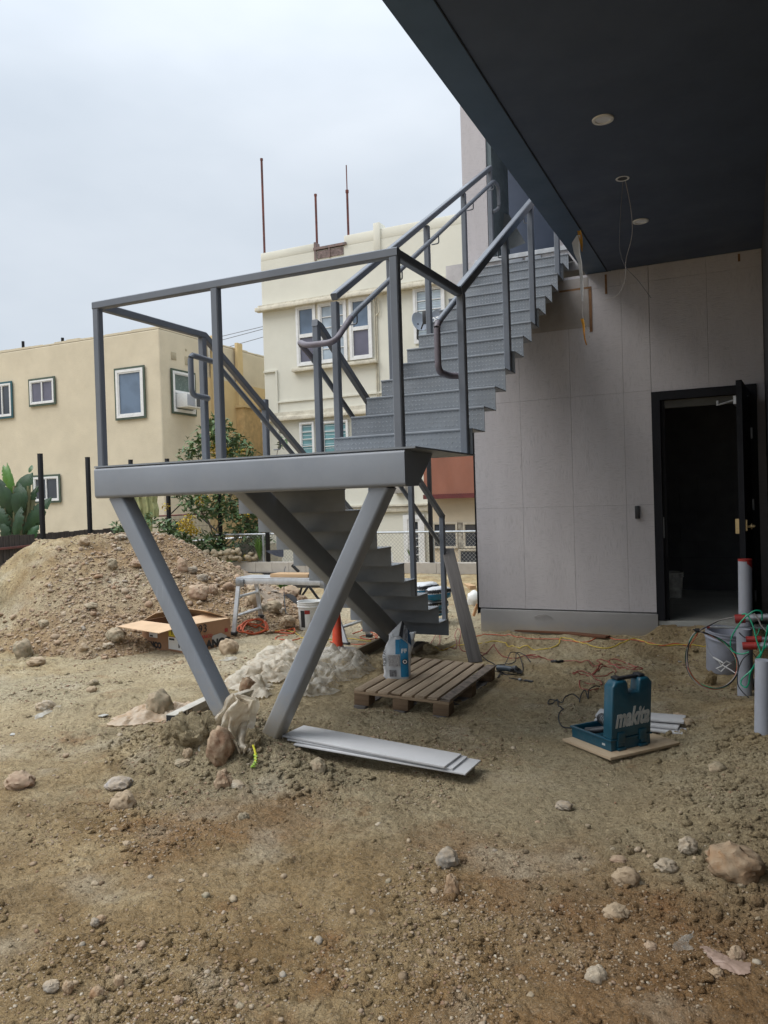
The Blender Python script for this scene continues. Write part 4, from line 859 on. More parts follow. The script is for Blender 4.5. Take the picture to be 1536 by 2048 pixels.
# ================================================================== BOUNDARY: block wall, chain link, black posts, dark fence
BY = 13.8; zt = .335; zb0 = .11
bw = thing('block_wall', 'low pale concrete block wall along the back of the yard', 'wall', (-8, BY, 0))
bl0 = put('block', bx(.002, .404, 0, .2, 0, .205, .003), blockm, bw, local=True, flat=True)
x = -12.3; k = 0
while x < -2.0:
    c = bl0 if k == 0 else share(bl0, bw); c.location = (x+8, 0, zb0+.015); x += .408; k += 1
x = -12.5; k = 0
while x < -2.0: c = share(bl0, bw); c.location = (x+8, 0, zb0-.195); x += .408
put('footing_membrane', bx(-12.4, -2.0, BY-.06, BY-.004, -.1, zb0+.005), M('black_membrane', (.018, .018, .02), .6, var=.3, scale=9, dirt=.3), bw, flat=True)
cf = thing('chain_link_fence', 'low galvanised chain link fence standing on the back block wall', 'fence', (-6, BY+.1, zt))
fy = BY+.1; x0, x1, f0, f1 = -10.6, -2.4, zt, PY(850, 1064, fy).z
put('top_rail', tube([(x0, fy, f1), (x1, fy, f1)], .021, 8), galv, cf)
for x in (-7.2, -5.45, -9.3, -2.9): put('post', tube([(x, fy, f0-.1), (x, fy, f1)], .024, 8), galv, cf)
ms = B(); hh = f1-f0; n = int((x1-x0)/.075)
for k in range(n):
    xx = x0+k*.075
    for s in (1, -1):
        a = Vector((xx if s > 0 else xx+hh, fy+.004*s, f0)); b = Vector((xx+hh if s > 0 else xx, fy+.004*s, f1-.01))
        if max(a.x, b.x) > x1: continue
        tube([a, b], .0028, 3, ms)
tag(put('mesh', ms, wirem, cf), kind='stuff')
posts = [(80, 908), (175, 915), (261, 920), (334, 918), (436, 914), (530, 914), (857, 902)]
plabs = ['leftmost black steel post, standing beside the big leafed plant', 'black steel post just left of the landing, behind the dirt heap', 'black steel post whose tip shows above the left end of the landing beam', 'black steel post rising behind the shrub, left of the yellow blossoms', 'black steel post in the middle of the shrub', 'black steel post right of the shrub on the block wall', 'black steel post in front of the white door on the block wall']
for (px, py), lb in zip(posts, plabs):
    p = PZ(px, py, 2.6) if px < 500 else PY(px, py, BY+.07)
    if 400 < px < 500: p = PY(px, py, BY+.06)
    zt_ = p.z if px >= 400 else 2.6
    t = thing('fence_post', lb, 'post', (p.x, p.y, 0), 0, 'black steel posts of the unfinished fence')
    put('post', bx(p.x-.035, p.x+.035, p.y-.035, p.y+.035, (zt if px > 400 else -.1)-.0, zt_, .003), black_st, t); put('cap', bx(p.x-.037, p.x+.037, p.y-.037, p.y+.037, zt_+.0, zt_+.008), black_st, t)
# dark board fence on the left
fp = [Vector((-13.3, 9.6, 0)), Vector((-13.9, 11.2, 0)), Vector((-14.6, 13.2, 0)), Vector((-15.0, 15.2, 0)), Vector((-15.2, 16.6, 0))]
df = thing('dark_board_fence', 'low dark board fence with a rusty pipe rail below the tan building', 'fence', (-14.3, 12.8, 0))
def along(P, s):
    for a, b in zip(P, P[1:]):
        L = (b-a).length
        if s <= L: return a+(b-a)*(s/L), (b-a).normalized()
        s -= L
    return P[-1], (P[-1]-P[-2]).normalized()
Ltot = sum((b-a).length for a, b in zip(fp, fp[1:])); s = 0; k = 0
while s < Ltot:
    p, d = along(fp, s+.1); n_ = Vector((-d.y, d.x, 0)); h_ = 1.05+random.uniform(-.015, .015)
    put('board', prism([(-.095, -.3), (.095, -.3), (.095, h_), (-.095, h_)], -.012+random.uniform(-.004, .004), .012, (d, EZ, n_, p)), darkwood, df, flat=True); s += .2
rl = B(); sweep(rl, [p+Vector((.06, 0, .80)) for p in fp], rrect(.05, .05, .005, 1)); put('rail', rl, rust, df)
# black wire mesh fence with struts behind the shrub
wf = thing('wire_panel_fence', 'dark wire panel fence with a rusty top rail behind the shrub', 'fence', (-11, 14.6, 0))
p0 = PY(282, 1034, 15.2); p1_ = PY(436, 1026, 15.2)
put('top_rail', tube([p0, p1_], .022, 6), rust, wf); q0 = PY(380, 1082, 14.9); q1 = PY(530, 1072, 14.9); put('lower_rail', tube([q0, q1], .02, 6), galv, wf)
wm = B()
for k in range(60): x = p0.x+(p1_.x-p0.x)*k/59; tube([(x, 15.21, .2), (x, 15.21, p0.z)], .004, 3, wm)
for k in range(6): tube([(p0.x, 15.215, .4+k*.17), (p1_.x, 15.215, .4+k*.17)], .004, 3, wm)
tag(put('wires', wm, black_st, wf), kind='stuff')
br = B(); tube([PY(376, 1012, 14.9), PY(434, 1062, 14.9)], .02, 5, br); tube([PY(360, 1010, 14.9), PY(312, 1056, 14.9)], .014, 5, br); put('brace', br, black_st, wf)

# ================================================================== PLANTS
def leaf_blade(L, W, curve, base, yaw, pitch, roll=0, n=12, fold=.25, tears=0, seed=0):
    """one long leaf with a midrib: strip mesh bending under its weight"""
    rd_ = random.Random(seed); bm = B(); p = Vector(base); a = pitch; rows = []
    fw = Vector((math.sin(yaw), math.cos(yaw), 0)); sd_ = Vector((math.cos(yaw), -math.sin(yaw), 0))
    for i in range(n+1):
        t = i/n; d = fw*math.cos(a)+EZ*math.sin(a); nn = (-fw*math.sin(a)+EZ*math.cos(a)); sr = sd_*math.cos(roll)+nn*math.sin(roll); nr_ = nn*math.cos(roll)-sd_*math.sin(roll)
        w = W*.5*max(.02, math.sin(math.pi*min(1, (t*.94+.05))**.75))**.7*(1 if t < .97 else .4)
        jl = w*(1-.12*rd_.random()*tears); jr = w*(1-.12*rd_.random()*tears); wv = .03*math.sin(t*24+seed)
        rows.append([bm.verts.new(p-sr*jl+nr_*(fold*jl+wv)), bm.verts.new(p-sr*jl*.5+nr_*(fold*jl*.38)), bm.verts.new(p-nr_*.008), bm.verts.new(p+sr*jr*.5+nr_*(fold*jr*.38)), bm.verts.new(p+sr*jr+nr_*(fold*jr-wv))])
        p = p+d*(L/n); a -= curve/n
    for r0, r1 in zip(rows, rows[1:]):
        for k in range(4): bm.faces.new((r0[k], r0[k+1], r1[k+1], r1[k]))
    return bm
def big_leaf_material():
    mt, t, p, pos = newmat('banana_leaf'); o = t.node('ShaderNodeObjectInfo'); n = t.noise(pos, 3, 4)
    w = t.node('ShaderNodeTexWave'); w.inputs['Scale'].default_value = 14; w.inputs['Distortion'].default_value = 1.5; t.link(pos, w.inputs['Vector'])
    c = t.ramp(n, [(.3, (.012, .034, .016)), (.7, (.03, .075, .026))]); c = t.mix(t.math('MULTIPLY', t.ramp(w.outputs['Fac'], [(.7, (0, 0, 0)), (1, (1, 1, 1))]), .35), c, (.09, .16, .06))
    t.link(c, p.inputs['Base Color']); p.inputs['Roughness'].default_value = .45; t.link(t.bump(w.outputs['Fac'], .35, .02), p.inputs['Normal'])
    tr_ = t.node('ShaderNodeBsdfTranslucent'); t.link(c, tr_.inputs[0]); ms_ = t.node('ShaderNodeMixShader'); ms_.inputs[0].default_value = .25; oo = t.n['Material Output']
    t.link(p.outputs[0], ms_.inputs[1]); t.link(tr_.outputs[0], ms_.inputs[2]); t.link(ms_.outputs[0], oo.inputs[0]); return mt
bleaf = big_leaf_material()
def AT(px, py, D): return CAM+ray(px, py)*D
PD = 17.5
bp = AT(33, 1075, PD); bt = thing('banana_plant', 'tall plant with broad torn leaves rising behind the dark board fence at the left', 'plant', (bp.x, bp.y, 0))
stalk = B()
for k in range(7): a = AT(20+k*6, 1080, PD); b = AT(12+k*9, 1000-(k % 3)*14, PD); tube([a, (a+b)/2+Vector((.02*(k-3), 0, 0)), b], .05, 6, stalk)
put('stalk', stalk, M('stalk_green', (.13, .13, .06), .6, var=.3, scale=4), bt)
def leafpx(p0, p1, w, m_=bleaf, dd=0, sag=.35, roll=0, seed=0, parent=bt, D=PD, fold=.22):
    a = AT(*p0, D+dd); b = AT(*p1, D+dd+.1); n = 26; bm = B(); rows = []; d0 = (b-a); L = d0.length; right = d0.normalized().cross(-_f).normalized(); up = right.cross(d0.normalized())
    rd_ = random.Random(seed); tocam = (CAM-a).normalized()
    for i in range(n+1):
        t = i/n; c = a+d0*t+tocam*(math.sin(t*math.pi)*sag*L*.35)+EZ*(math.sin(t*math.pi)*.06*L)
        ww = w*.32*(max(0.0, math.sin(math.pi*(min(1, t*.96+.035))**.9)))**.85; jl = ww*(1-(.55 if rd_.random() < .28 else .08)*rd_.random()); jr = ww*(1-(.55 if rd_.random() < .28 else .08)*rd_.random()); s_ = right*math.cos(roll)+tocam*math.sin(roll); nn = tocam*math.cos(roll)-right*math.sin(roll)
        rows.append([bm.verts.new(c-s_*jl-nn*jl*fold), bm.verts.new(c-s_*jl*.5-nn*jl*fold*.3), bm.verts.new(c+nn*.012), bm.verts.new(c+s_*jr*.5-nn*jr*fold*.3), bm.verts.new(c+s_*jr-nn*jr*fold)])
    for r0, r1 in zip(rows, rows[1:]):
        for k in range(4): bm.faces.new((r0[k], r0[k+1], r1[k+1], r1[k]))
    return put('leaf', bm, m_, parent, ang=60)
for p0, p1, w, m_, dd, rl_, sd_ in (
    ((22, 985), (6, 930), .42, plantlime, .2, .3, 1), ((30, 1010), (14, 925), .30, plantlime, .1, -.5, 11), ((30, 1000), (66, 945), .55, bleaf, 0, .2, 2), ((38, 1035), (40, 965), .62, bleaf, -.1, 0, 3), ((22, 1040), (-6, 955), .6, bleaf, 0, .3, 4),
    ((45, 1050), (78, 970), .38, bleaf, .1, -.3, 5), ((46, 1068), (104, 994), .52, bleaf, -.05, .2, 6), ((50, 1072), (92, 1025), .42, bleaf, .15, 0, 7), ((20, 1070), (-12, 1010), .55, bleaf, -.1, 0, 8),
    ((58, 945), (64, 930), .24, plantgreen, .15, .8, 9), ((55, 1085), (78, 1050), .36, plantgreen, -.2, 0, 10), ((18, 1085), (0, 1045), .42, bleaf, -.2, .3, 12), ((30, 1080), (44, 1012), .40, bleaf, -.25, .2, 13)):
    leafpx(p0, p1, w, m_, dd, roll=rl_, seed=sd_)
# leafy shrub with yellow blossoms
def leaf_cloud(name, clusters, L, W, mat, parent, per, seed, droop=.4):
    r_ = np.random.RandomState(seed); P = []; 
    for (c, rad, n) in clusters:
        g = r_.normal(0, 1, (n, 3)); g /= np.linalg.norm(g, axis=1)[:, None]; P.append(np.array(c)[None]+g*(r_.rand(n, 1)**.45)*np.array(rad)[None])
    P = np.vstack(P); n = len(P); a = r_.uniform(0, 6.283, n); el = r_.normal(.1, .55, n)
    d = np.stack([np.cos(a)*np.cos(el), np.sin(a)*np.cos(el), np.sin(el)], -1); up = np.array([[0, 0, 1.]]); s = np.cross(d, up); s /= np.linalg.norm(s, axis=1)[:, None]; ro = r_.uniform(-.9, .9, n)[:, None]; nn = np.cross(s, d); s = s*np.cos(ro)+nn*np.sin(ro)
    l = L*r_.uniform(.6, 1.25, (n, 1)); w = W*r_.uniform(.7, 1.2, (n, 1)); dr = np.array([[0, 0, -1]])*l*.12
    v = np.stack([P, P+d*l*.45-s*w, P+d*l*1.0+dr, P+d*l*.45+s*w], 1).reshape(-1, 3); f = np.arange(4*n).reshape(n, 4)
    o = obj_me(name, np_mesh(name, v, f, mat, False), parent); 
    if parent is not None and parent.name in BASES: o.matrix_parent_inverse = BASES[parent.name].inverted()
    tag(o, kind='stuff'); return o
SD = 17.0
sb_ = AT(430, 1110, SD); sh = thing('flowering_shrub', 'tall leafy green shrub with yellow blossoms growing through the wire fence behind the landing', 'shrub', (sb_.x, sb_.y, 0))
def cl(px, py, rpx, n, D=SD): c = AT(px, py, D); r = rpx/FPX*D; return (tuple(c), (r*1.12, r*1.3, r*1.12), int(n*.8))
cls = [cl(435, 850, 20, 190), cl(440, 880, 34, 420), cl(395, 895, 26, 160), cl(372, 905, 18, 60), cl(470, 905, 30, 330), cl(480, 885, 16, 80, 17.4), cl(505, 912, 12, 40), cl(375, 1000, 16, 70), cl(400, 1010, 32, 300), cl(440, 1010, 34, 360), cl(480, 1030, 34, 420), cl(500, 1070, 26, 330), cl(430, 1090, 30, 380), cl(395, 1100, 26, 300), cl(460, 1110, 24, 260), cl(370, 1075, 18, 120), cl(350, 1060, 16, 110), cl(330, 1055, 16, 100), cl(300, 1040, 12, 60), cl(238, 1058, 12, 80, 18), cl(252, 1062, 12, 80, 18), cl(560, 888, 8, 22, 18), cl(572, 875, 6, 16, 18), cl(525, 1085, 18, 90), cl(505, 1010, 24, 160), cl(520, 1050, 20, 130), cl(355, 985, 14, 60), cl(410, 870, 22, 90), cl(415, 950, 30, 260), cl(460, 955, 30, 260)]
leaf_cloud('foliage', cls, .17, .030, leafm, sh, 1, 5)
fl = [cl(435, 905, 14, 90, 16.8), cl(425, 893, 12, 60, 16.8), cl(455, 898, 8, 30, 16.8), cl(370, 1052, 14, 240, 16.6), cl(385, 1060, 12, 200, 16.6), cl(378, 1040, 12, 120, 16.6), cl(398, 1003, 12, 60, 16.7), cl(330, 1012, 9, 40, 16.7), cl(495, 1028, 7, 24, 16.7), cl(410, 990, 10, 30, 16.7), cl(487, 1115, 7, 24, 16.7), cl(480, 900, 8, 24, 16.8)]
leaf_cloud('blossom', fl, .05, .022, flowm, sh, 1, 6)
stb = B()
for (a, b, r) in (((428, 1125), (440, 1000), .035), ((440, 1000), (437, 845), .02), ((432, 1060), (470, 960), .018), ((470, 960), (478, 890), .012), ((430, 1080), (392, 1010), .018), ((392, 1010), (395, 890), .012), ((440, 1100), (500, 1040), .02), ((420, 1110), (370, 1060), .015), ((500, 1100), (560, 880), .008), ((470, 1080), (498, 1030), .03)):
    A_ = AT(*a, SD); B2 = AT(*b, SD); mm_ = (A_+B2)/2+Vector((.05, .05, .0)); tube([A_, mm_, B2], r, 6, stb)
put('trunk', stb, bark, sh)
# pale columnar cactus
ct = thing('cactus', 'pale ribbed columnar cactus against the tan wall under the landing beam', 'cactus', tuple(AT(292, 1070, 18.2)))
for px, top, w in ((281, 985, .13), (296, 975, .13), (308, 990, .11)):
    bm = B(); a = AT(px, 1034, 18.2); b = AT(px-2, top, 18.2); star = []
    for k in range(14): rr_ = w*(1 if k % 2 else .72); an_ = 2*math.pi*k/14; star.append((rr_*math.cos(an_), rr_*math.sin(an_)))
    sweep(bm, [a, a+(b-a)*.33+Vector((.02, 0, 0)), a+(b-a)*.66-Vector((.03, 0, 0)), b], star); put('stem', bm, cactus, ct, ang=20)
put('base', tube([AT(296, 1085, 18.2), AT(296, 1032, 18.2)], .10, 8), cactus, ct)
# weeds
def weed(px, py, hpx, n, lab, D=None, spread=.5):
    p = G(px, py) if D is None else AT(px, py, D); D_ = depth(p); h_ = hpx/FPX*D_; bm = B()
    for k in range(n):
        a = random.uniform(0, 6.28); l = h_*random.uniform(.6, 1.1); lean = random.uniform(.1, spread); c = p+Vector((math.cos(a), math.sin(a), 0))*.02*random.random(); d = Vector((math.cos(a)*lean, math.sin(a)*lean, 1)).normalized(); s_ = Vector((-math.sin(a), math.cos(a), 0))*l*.035
        m1 = c+d*l*.55; t_ = c+d*l+Vector((math.cos(a), math.sin(a), -.3))*l*.18*lean
        v = [bm.verts.new(q) for q in (c-s_*.6, c+s_*.6, m1+s_, t_, m1-s_)]; bm.faces.new(v)
    o = put('weed', bm, tuft, flat=True); tag(o, lab, 'weed', kind='stuff')
weed(456, 1145, 26, 60, 'small leafy weed growing at the foot of the block wall beside the heap', 15.2, .5)
weed(569, 1184, 26, 150, 'bright green grassy tuft behind the aluminium work platform', 12.8, .8)
weed(520, 1120, 46, 90, 'thin upright green weeds behind the block wall right of the shrub', 16.6, .3)
weed(820, 1112, 18, 26, 'sparse green weed growing through the chain link fence', 16.9, .8)
# pale planter and stones behind the wall
tag(put('planter_box', bx(*(lambda a, b: (a.x, b.x, a.y, a.y+.5, a.z-.4, b.z))(AT(470, 1122, 17.3), AT(560, 1085, 17.3)), .02), M('planter_clay', (.36, .32, .235), .9)), 'pale planter box behind the block wall under the shrub', 'planter')
sp_ = np.array([tuple(AT(random.uniform(400, 520), random.uniform(1104, 1122), 16.6)) for _ in range(60)]); scatter('yard_rubble', sp_, rng.uniform(.035, .085, 60), RK['olive'], 2, 'grey rubble stones lying behind the block wall', 'rubble', .8, .25)

# ================================================================== STONES
def rock_mesh(rx, ry, rz_, seed, ang=.16, sub_=4):
    r_ = random.Random(seed); bm = B(); bmesh.ops.create_icosphere(bm, subdivisions=sub_, radius=1)
    ox, oy, oz = r_.uniform(0, 50), r_.uniform(0, 50), r_.uniform(0, 50)
    co = np.array([v.co[:] for v in bm.verts]); n = fbm(co[:, 0]*1.1+ox+co[:, 2], co[:, 1]*1.1+oy-co[:, 2]*.7, 3, seed)
    n2 = fbm(co[:, 0]*4+oz+co[:, 2]*3, co[:, 1]*4-co[:, 2]*3, 3, seed+9)
    n3 = np.abs(fbm(co[:, 0]*1.9+oz, co[:, 1]*1.9+co[:, 2]*1.7, 2, seed+5))
    for v, a, b, c3 in zip(bm.verts, n, n2, n3):
        k = 1+ang*a*1.6+ang*.45*b-ang*1.1*(c3-.25); v.co = Vector((v.co.x*rx*k, v.co.y*ry*k, v.co.z*rz_*k))
    return bm
def rock(px, py, w, h_, col, lab, name='stone', cat='stone', bury=.42, ang=.24, rot=None, group=None, asp=.85):
    """py is the lower edge of the stone where it meets the ground"""
    p = G(px, py); D = depth(p); rx = w/2/FPX*D; rz_ = h_/FPX*D/(2-bury)*.98
    bm = rock_mesh(rx, rx*asp, rz_, int(px*7+py), ang); c = Vector((p.x, p.y, 0))+Vector((-math.sin(-YAW)*0, 0, 0)); fwd = Vector((_f.x, _f.y, 0)).normalized()
    c = p+fwd*rx*asp*.7; zc_ = H(c.x, c.y)+rz_*(1-bury)
    rm_ = Matrix.Rotation(-YAW if rot is None else rot, 4, 'Z'); bmesh.ops.transform(bm, matrix=Matrix.Translation((c.x, c.y, zc_)) @ rm_, verts=bm.verts)
    o = put(name, bm, soil if name == 'clay_lump' else RK[col]); tag(o, lab, cat, group); return o
for a in (
 (313, 1437, 54, 52, 'olive', 'upright olive grey boulder sitting on the stained plastic film'),
 (456, 1311, 35, 32, 'tan', 'round tan stone in front of the right side of the cardboard box'),
 (574, 1258, 26, 20, 'tan', 'oval tan stone lying on the flattened cardboard'),
 (494, 1392, 32, 38, 'brown', 'round brown stone half covered by the cream plastic film'),
 (228, 1288, 36, 26, 'olive', 'dark olive stone on the heap left of the cardboard box'),
 (40, 1317, 36, 36, 'olive', 'large rounded clay lump on the left edge of the yard'),
 (68, 1332, 34, 16, 'tan', 'flat oval tan stone just below the large clay lump at the left'),
 (85, 1424, 34, 22, 'white', 'flat white stone beside the pale scrap of film at the left'),
 (186, 1374, 22, 16, 'olive', 'small brown stone alone on the bare ground left of the struts'),
 (182, 1386, 20, 12, 'tan', 'little tan stone just below the small brown stone'),
 (30, 1582, 58, 32, 'pink', 'half buried pinkish tan stone at the left edge of the foreground'),
 (234, 1582, 54, 24, 'blue', 'flat bluish white stone in the left foreground'),
 (243, 1624, 48, 36, 'tan', 'tan stone just below the flat bluish white stone'),
 (375, 1519, 20, 20, 'tan', 'small round tan stone under the clay lumps by the left strut'),
 (363, 1537, 30, 13, 'olive', 'flat oval stone below the clay lumps by the left strut'),
 (475, 1583, 26, 18, 'white', 'small pale angular stone below the red brown rock'),
 (636, 1548, 30, 26, 'olive', 'rounded clay lump below the left end of the white boards'),
 (896, 1735, 42, 32, 'grey', 'grey angular stone in the middle foreground'),
 (905, 1795, 26, 40, 'orange', 'pointed orange brown stone in the middle foreground'),
 (1380, 1708, 38, 28, 'white', 'round pale stone in the right foreground near the clods'),
 (1336, 1748, 42, 22, 'white', 'smooth whitish stone left of the big orange boulder'),
 (1484, 1765, 104, 56, 'orange', 'big orange brown boulder at the right edge'),
 (1258, 1774, 48, 30, 'tan', 'half buried tan stone left of the smooth whitish stone'),
 (1240, 1728, 28, 12, 'pink', 'small buried pinkish stone above the half buried tan stone'),
 (1236, 1846, 50, 28, 'tan', 'oval tan stone in the lower right foreground'),
 (1197, 1972, 40, 36, 'white', 'angular whitish stone near the bottom right'),
 (1305, 1906, 26, 18, 'pink', 'small block shaped pinkish stone left of the crumpled film'),
 (1477, 1926, 32, 28, 'pink', 'rounded pinkish stone near the bottom right edge'),
 (1436, 1962, 32, 20, 'orange', 'flat orange stone below the rounded pinkish stone'),
 (1376, 1456, 36, 18, 'olive', 'smooth olive tan stone in front of the white boards by the tool case'),
 (1362, 1442, 22, 16, 'tan', 'small tan stone at the tip of the boards by the tool case'),
 (1130, 1620, 34, 14, 'grey', 'flat grey stone in the trodden strip below the plywood'),
 (100, 1984, 30, 18, 'grey', 'grey stone near the bottom left corner'),
 (134, 1986, 22, 22, 'orange', 'small orange stone near the bottom left corner'),
 (192, 2000, 26, 22, 'orange', 'orange brown chip near the bottom left'),
 (236, 1975, 22, 22, 'orange', 'upright orange chip in the lower left foreground'),
 (356, 2010, 18, 14, 'pink', 'small pink stone near the bottom of the picture left of middle'),
 (200, 1847, 20, 14, 'orange', 'small orange pebble of a close trio in the left foreground'),
 (188, 1853, 18, 14, 'grey', 'small grey pebble of a close trio in the left foreground'),
 (486, 1644, 24, 18, 'olive', 'small olive clay lump in the left middle foreground'),
 (250, 1697, 22, 12, 'tan', 'small tan clay chip in the left foreground'),
 (1440, 1545, 36, 20, 'olive', 'clay lump among the clods at the right edge below the boards')):
    rock(*a)
for px, py, w, h_, col, lab in ((364, 1144, 21, 24, 'pink', 'round pink stone high on the right slope of the heap'), (395, 1199, 38, 26, 'pink', 'large oval pinkish stone on the lower right slope of the heap'), (424, 1190, 20, 20, 'pink', 'round pinkish stone right of the large oval one on the heap'), (382, 1147, 20, 12, 'grey', 'grey chip right of the round pink stone on the heap'), (404, 1162, 22, 14, 'grey', 'grey angular stone in the middle of the right slope of the heap'),
    (165, 1092, 24, 16, 'tan', 'round tan stone sitting on the crest of the heap'), (240, 1084, 26, 12, 'grey', 'flat grey stone on the crest of the heap left of the strut'), (222, 1140, 20, 20, 'olive', 'olive clay lump below the crest of the heap'), (178, 1219, 26, 12, 'olive', 'flat olive stone halfway down the heap'), (505, 1214, 32, 28, 'tan', 'big tan boulder behind the ladder legs of the work platform'), (578, 1195, 36, 22, 'pink', 'orange pink boulder behind the grassy tuft'), (545, 1225, 36, 22, 'olive', 'dark boulder behind the flattened cardboard'), (600, 1213, 30, 22, 'brown', 'brown boulder beside the black sawhorse'), (271, 1138, 24, 14, 'pink', 'pinkish stone left of the strut on the heap'), (505, 1188, 26, 18, 'tan', 'tan stone at the right foot of the heap'), (84, 1258, 20, 12, 'olive', 'olive stone low on the left side of the heap'), (165, 1305, 20, 14, 'tan', 'tan stone at the foot of the heap near the box'), (213, 1300, 22, 10, 'white', 'flat pale stone at the foot of the heap left of the box')):
    rock(px, py, w, h_, col, lab)
# red-brown rock and clay lumps at the left strut
rock(438, 1540, 54, 74, 'brown', 'large red brown rock wedged under the plastic wrapped strut foot', bury=.2, ang=.22)
rock(443, 1583, 36, 36, 'brown', 'crumbly red brown clod below the red brown rock', ang=.3)
for px, py, w, h_, lab in ((372, 1498, 60, 48, 'dark clay lump stuck together left of the strut foot'), (410, 1490, 46, 50, 'dark clay lump leaning on the plastic wrapped strut foot'), (345, 1478, 40, 28, 'clay lump beside the long paper box'), (505, 1500, 30, 36, 'clay lump right of the wrapped strut foot'), (1310, 1390 + 0, 26, 26, 'dark brown clay lump on the ground inside the wire loop')):
    if px == 1310: px, py, w, h_ = 1423, 1370, 20, 22
    rock(px, py, w, h_, 'brown' if px > 1000 else 'olive', lab, 'clay_lump', 'clay lump', ang=.42)
# small stones alike
base_me = [rock_mesh(1, .8, .62, 900+i, .2, 3) for i in range(5)]; mesh5 = []
for i, bm in enumerate(base_me):
    me = bpy.data.meshes.new('small_stone'); bm.to_mesh(me); bm.free(); me.polygons.foreach_set('use_smooth', [True]*len(me.polygons)); me.materials.append(None); mesh5.append(me)
cols = ['tan', 'olive', 'grey', 'tan', 'pink', 'olive', 'olive', 'tan', 'brown', 'white']
rs = random.Random(3); n_ = 0
while n_ < 95:
    px = rs.uniform(0, 1530); py = 1470+570*rs.random()**1.1; w = rs.uniform(9, 20)*(.7+(py-1450)/1000)
    if 540 < px < 980 and py < 1570: continue
    if 1090 < px < 1350 and py < 1640: continue
    p = G(px, py); D = depth(p); me = mesh5[n_ % 5]; o = bpy.data.objects.new('small_stone', me); COL.objects.link(o); r0 = w/2/FPX*D
    o.material_slots[0].link = 'OBJECT'; o.material_slots[0].material = RK[rs.choice(cols)]; o.location = (p.x, p.y, H(p.x, p.y)+r0*.08); o.scale = (r0, r0, r0); o.rotation_euler = (rs.uniform(-.3, .3), rs.uniform(-.3, .3), rs.uniform(0, 6.28))
    tag(o, 'small rounded stone lying loose on the trodden dirt of the foreground', 'stone', 'small stones scattered over the foreground dirt'); n_ += 1

# ================================================================== THINGS ON THE GROUND
# ---- pallet
A0 = PZ(706, 1378, .13); A1 = PZ(892, 1406, .13); A3 = PZ(825, 1315, .13); A2 = PZ(980, 1331, .13)
ang_ = R(1.5); W_ = .74; L_ = 1.22; gz = H(-2.3, 5.6)
pal = thing('wooden_pallet', 'weathered wooden pallet with splintered slats lying behind the white boards', 'pallet', (A0.x, A0.y, gz+.004), ang_); pal.rotation_euler = (R(0), R(2.6), ang_)
sl0 = None; ns = 8
for k in range(ns):
    w_ = .076; x0 = .005+k*(W_-w_)/(ns-1)
    bm = B(); box(bm, (0, L_/2, 0), (w_, L_, .016), None, .002)
    if k in (3, 5, 6, 7):
        for v_ in bm.verts:
            if v_.co.y < .02: v_.co.y += random.uniform(-.0, .03); v_.co.z += random.uniform(-.004, .004)
    o = put('slat', bm, pallet_w if k != 7 else M('split_slat', (.24, .19, .15), .9, var=.3, scale=20), pal, local=True); o.location = (x0+w_/2, 0, .132); o.rotation_euler = (0, random.uniform(-.02, .02), random.uniform(-.008, .008))
    # wood grain follows the slat: coordinates are rotated with the object below
for k, y0 in enumerate((.0, .56, 1.12)):
    o = put('cross_board', bx(0, W_, y0, y0+.10, .105, .123, .002), pallet_x, pal, local=True)
for x0 in (.0, .309, .618):
    for y0 in (.0, .55, 1.10): put('block', bx(x0+.002, x0+.122, y0+.002, y0+.118, .022, .1045, .004), pallet_b, pal, local=True)
    put('bottom_runner', bx(x0+.01, x0+.10, -.02, L_+.01, .0, .021, .002), grey_w, pal, local=True)
# ---- thinset bag on the pallet
c = PZ(795, 1352, gz+.14); bgl = thing('mortar_bag', 'open white and blue bag of mortar standing on the pallet with its top folded over', 'bag', (c.x, c.y, gz+.133), 0); bgl.scale = (1.1, 1.1, 1.03)
def bag_body(W_, T_, Hh, seed=0, fold=True):
    bm = B(); n = 28; rows = 16; rg = []
    for j in range(rows+1):
        t = j/rows; z = Hh*t; k = 1-.10*(1-t)**3; w = W_*.5*k*(1-.10*max(0, t-.6)/.4); th = T_*.5*k*(1-.82*max(0, (t-.55)/.45)**1.2); row = []
        sx_ = .05*max(0, t-.5)*2; 
        for i in range(n):
            a = 2*math.pi*i/n; ca, sa = math.cos(a), math.sin(a); e = .55; x = w*math.copysign(abs(ca)**e, ca); y = th*math.copysign(abs(sa)**e, sa)
            q = .010*float(fbm(np.array(i*.9+seed), np.array(j*.8), 2, 5)); x += q+sx_; y += q; row.append(bm.verts.new((x, y, z+.03*math.sin(t*3)*ca*max(0, t-.5)*2)))
        rg.append(row)
    for a, b in zip(rg, rg[1:]):
        for i in range(n): bm.faces.new((a[i], a[(i+1) % n], b[(i+1) % n], b[i]))
    bm.faces.new(rg[0][::-1]); bm.faces.new(rg[-1]); return bm
RB_ = Matrix.Rotation(R(20), 4, 'Z')
bm = bag_body(.205, .15, .34); 
for f_ in bm.faces: f_.material_index = 0
bmesh.ops.transform(bm, matrix=RB_, verts=bm.verts); body = put('bag_body', bm, bagwhite, bgl, local=True)
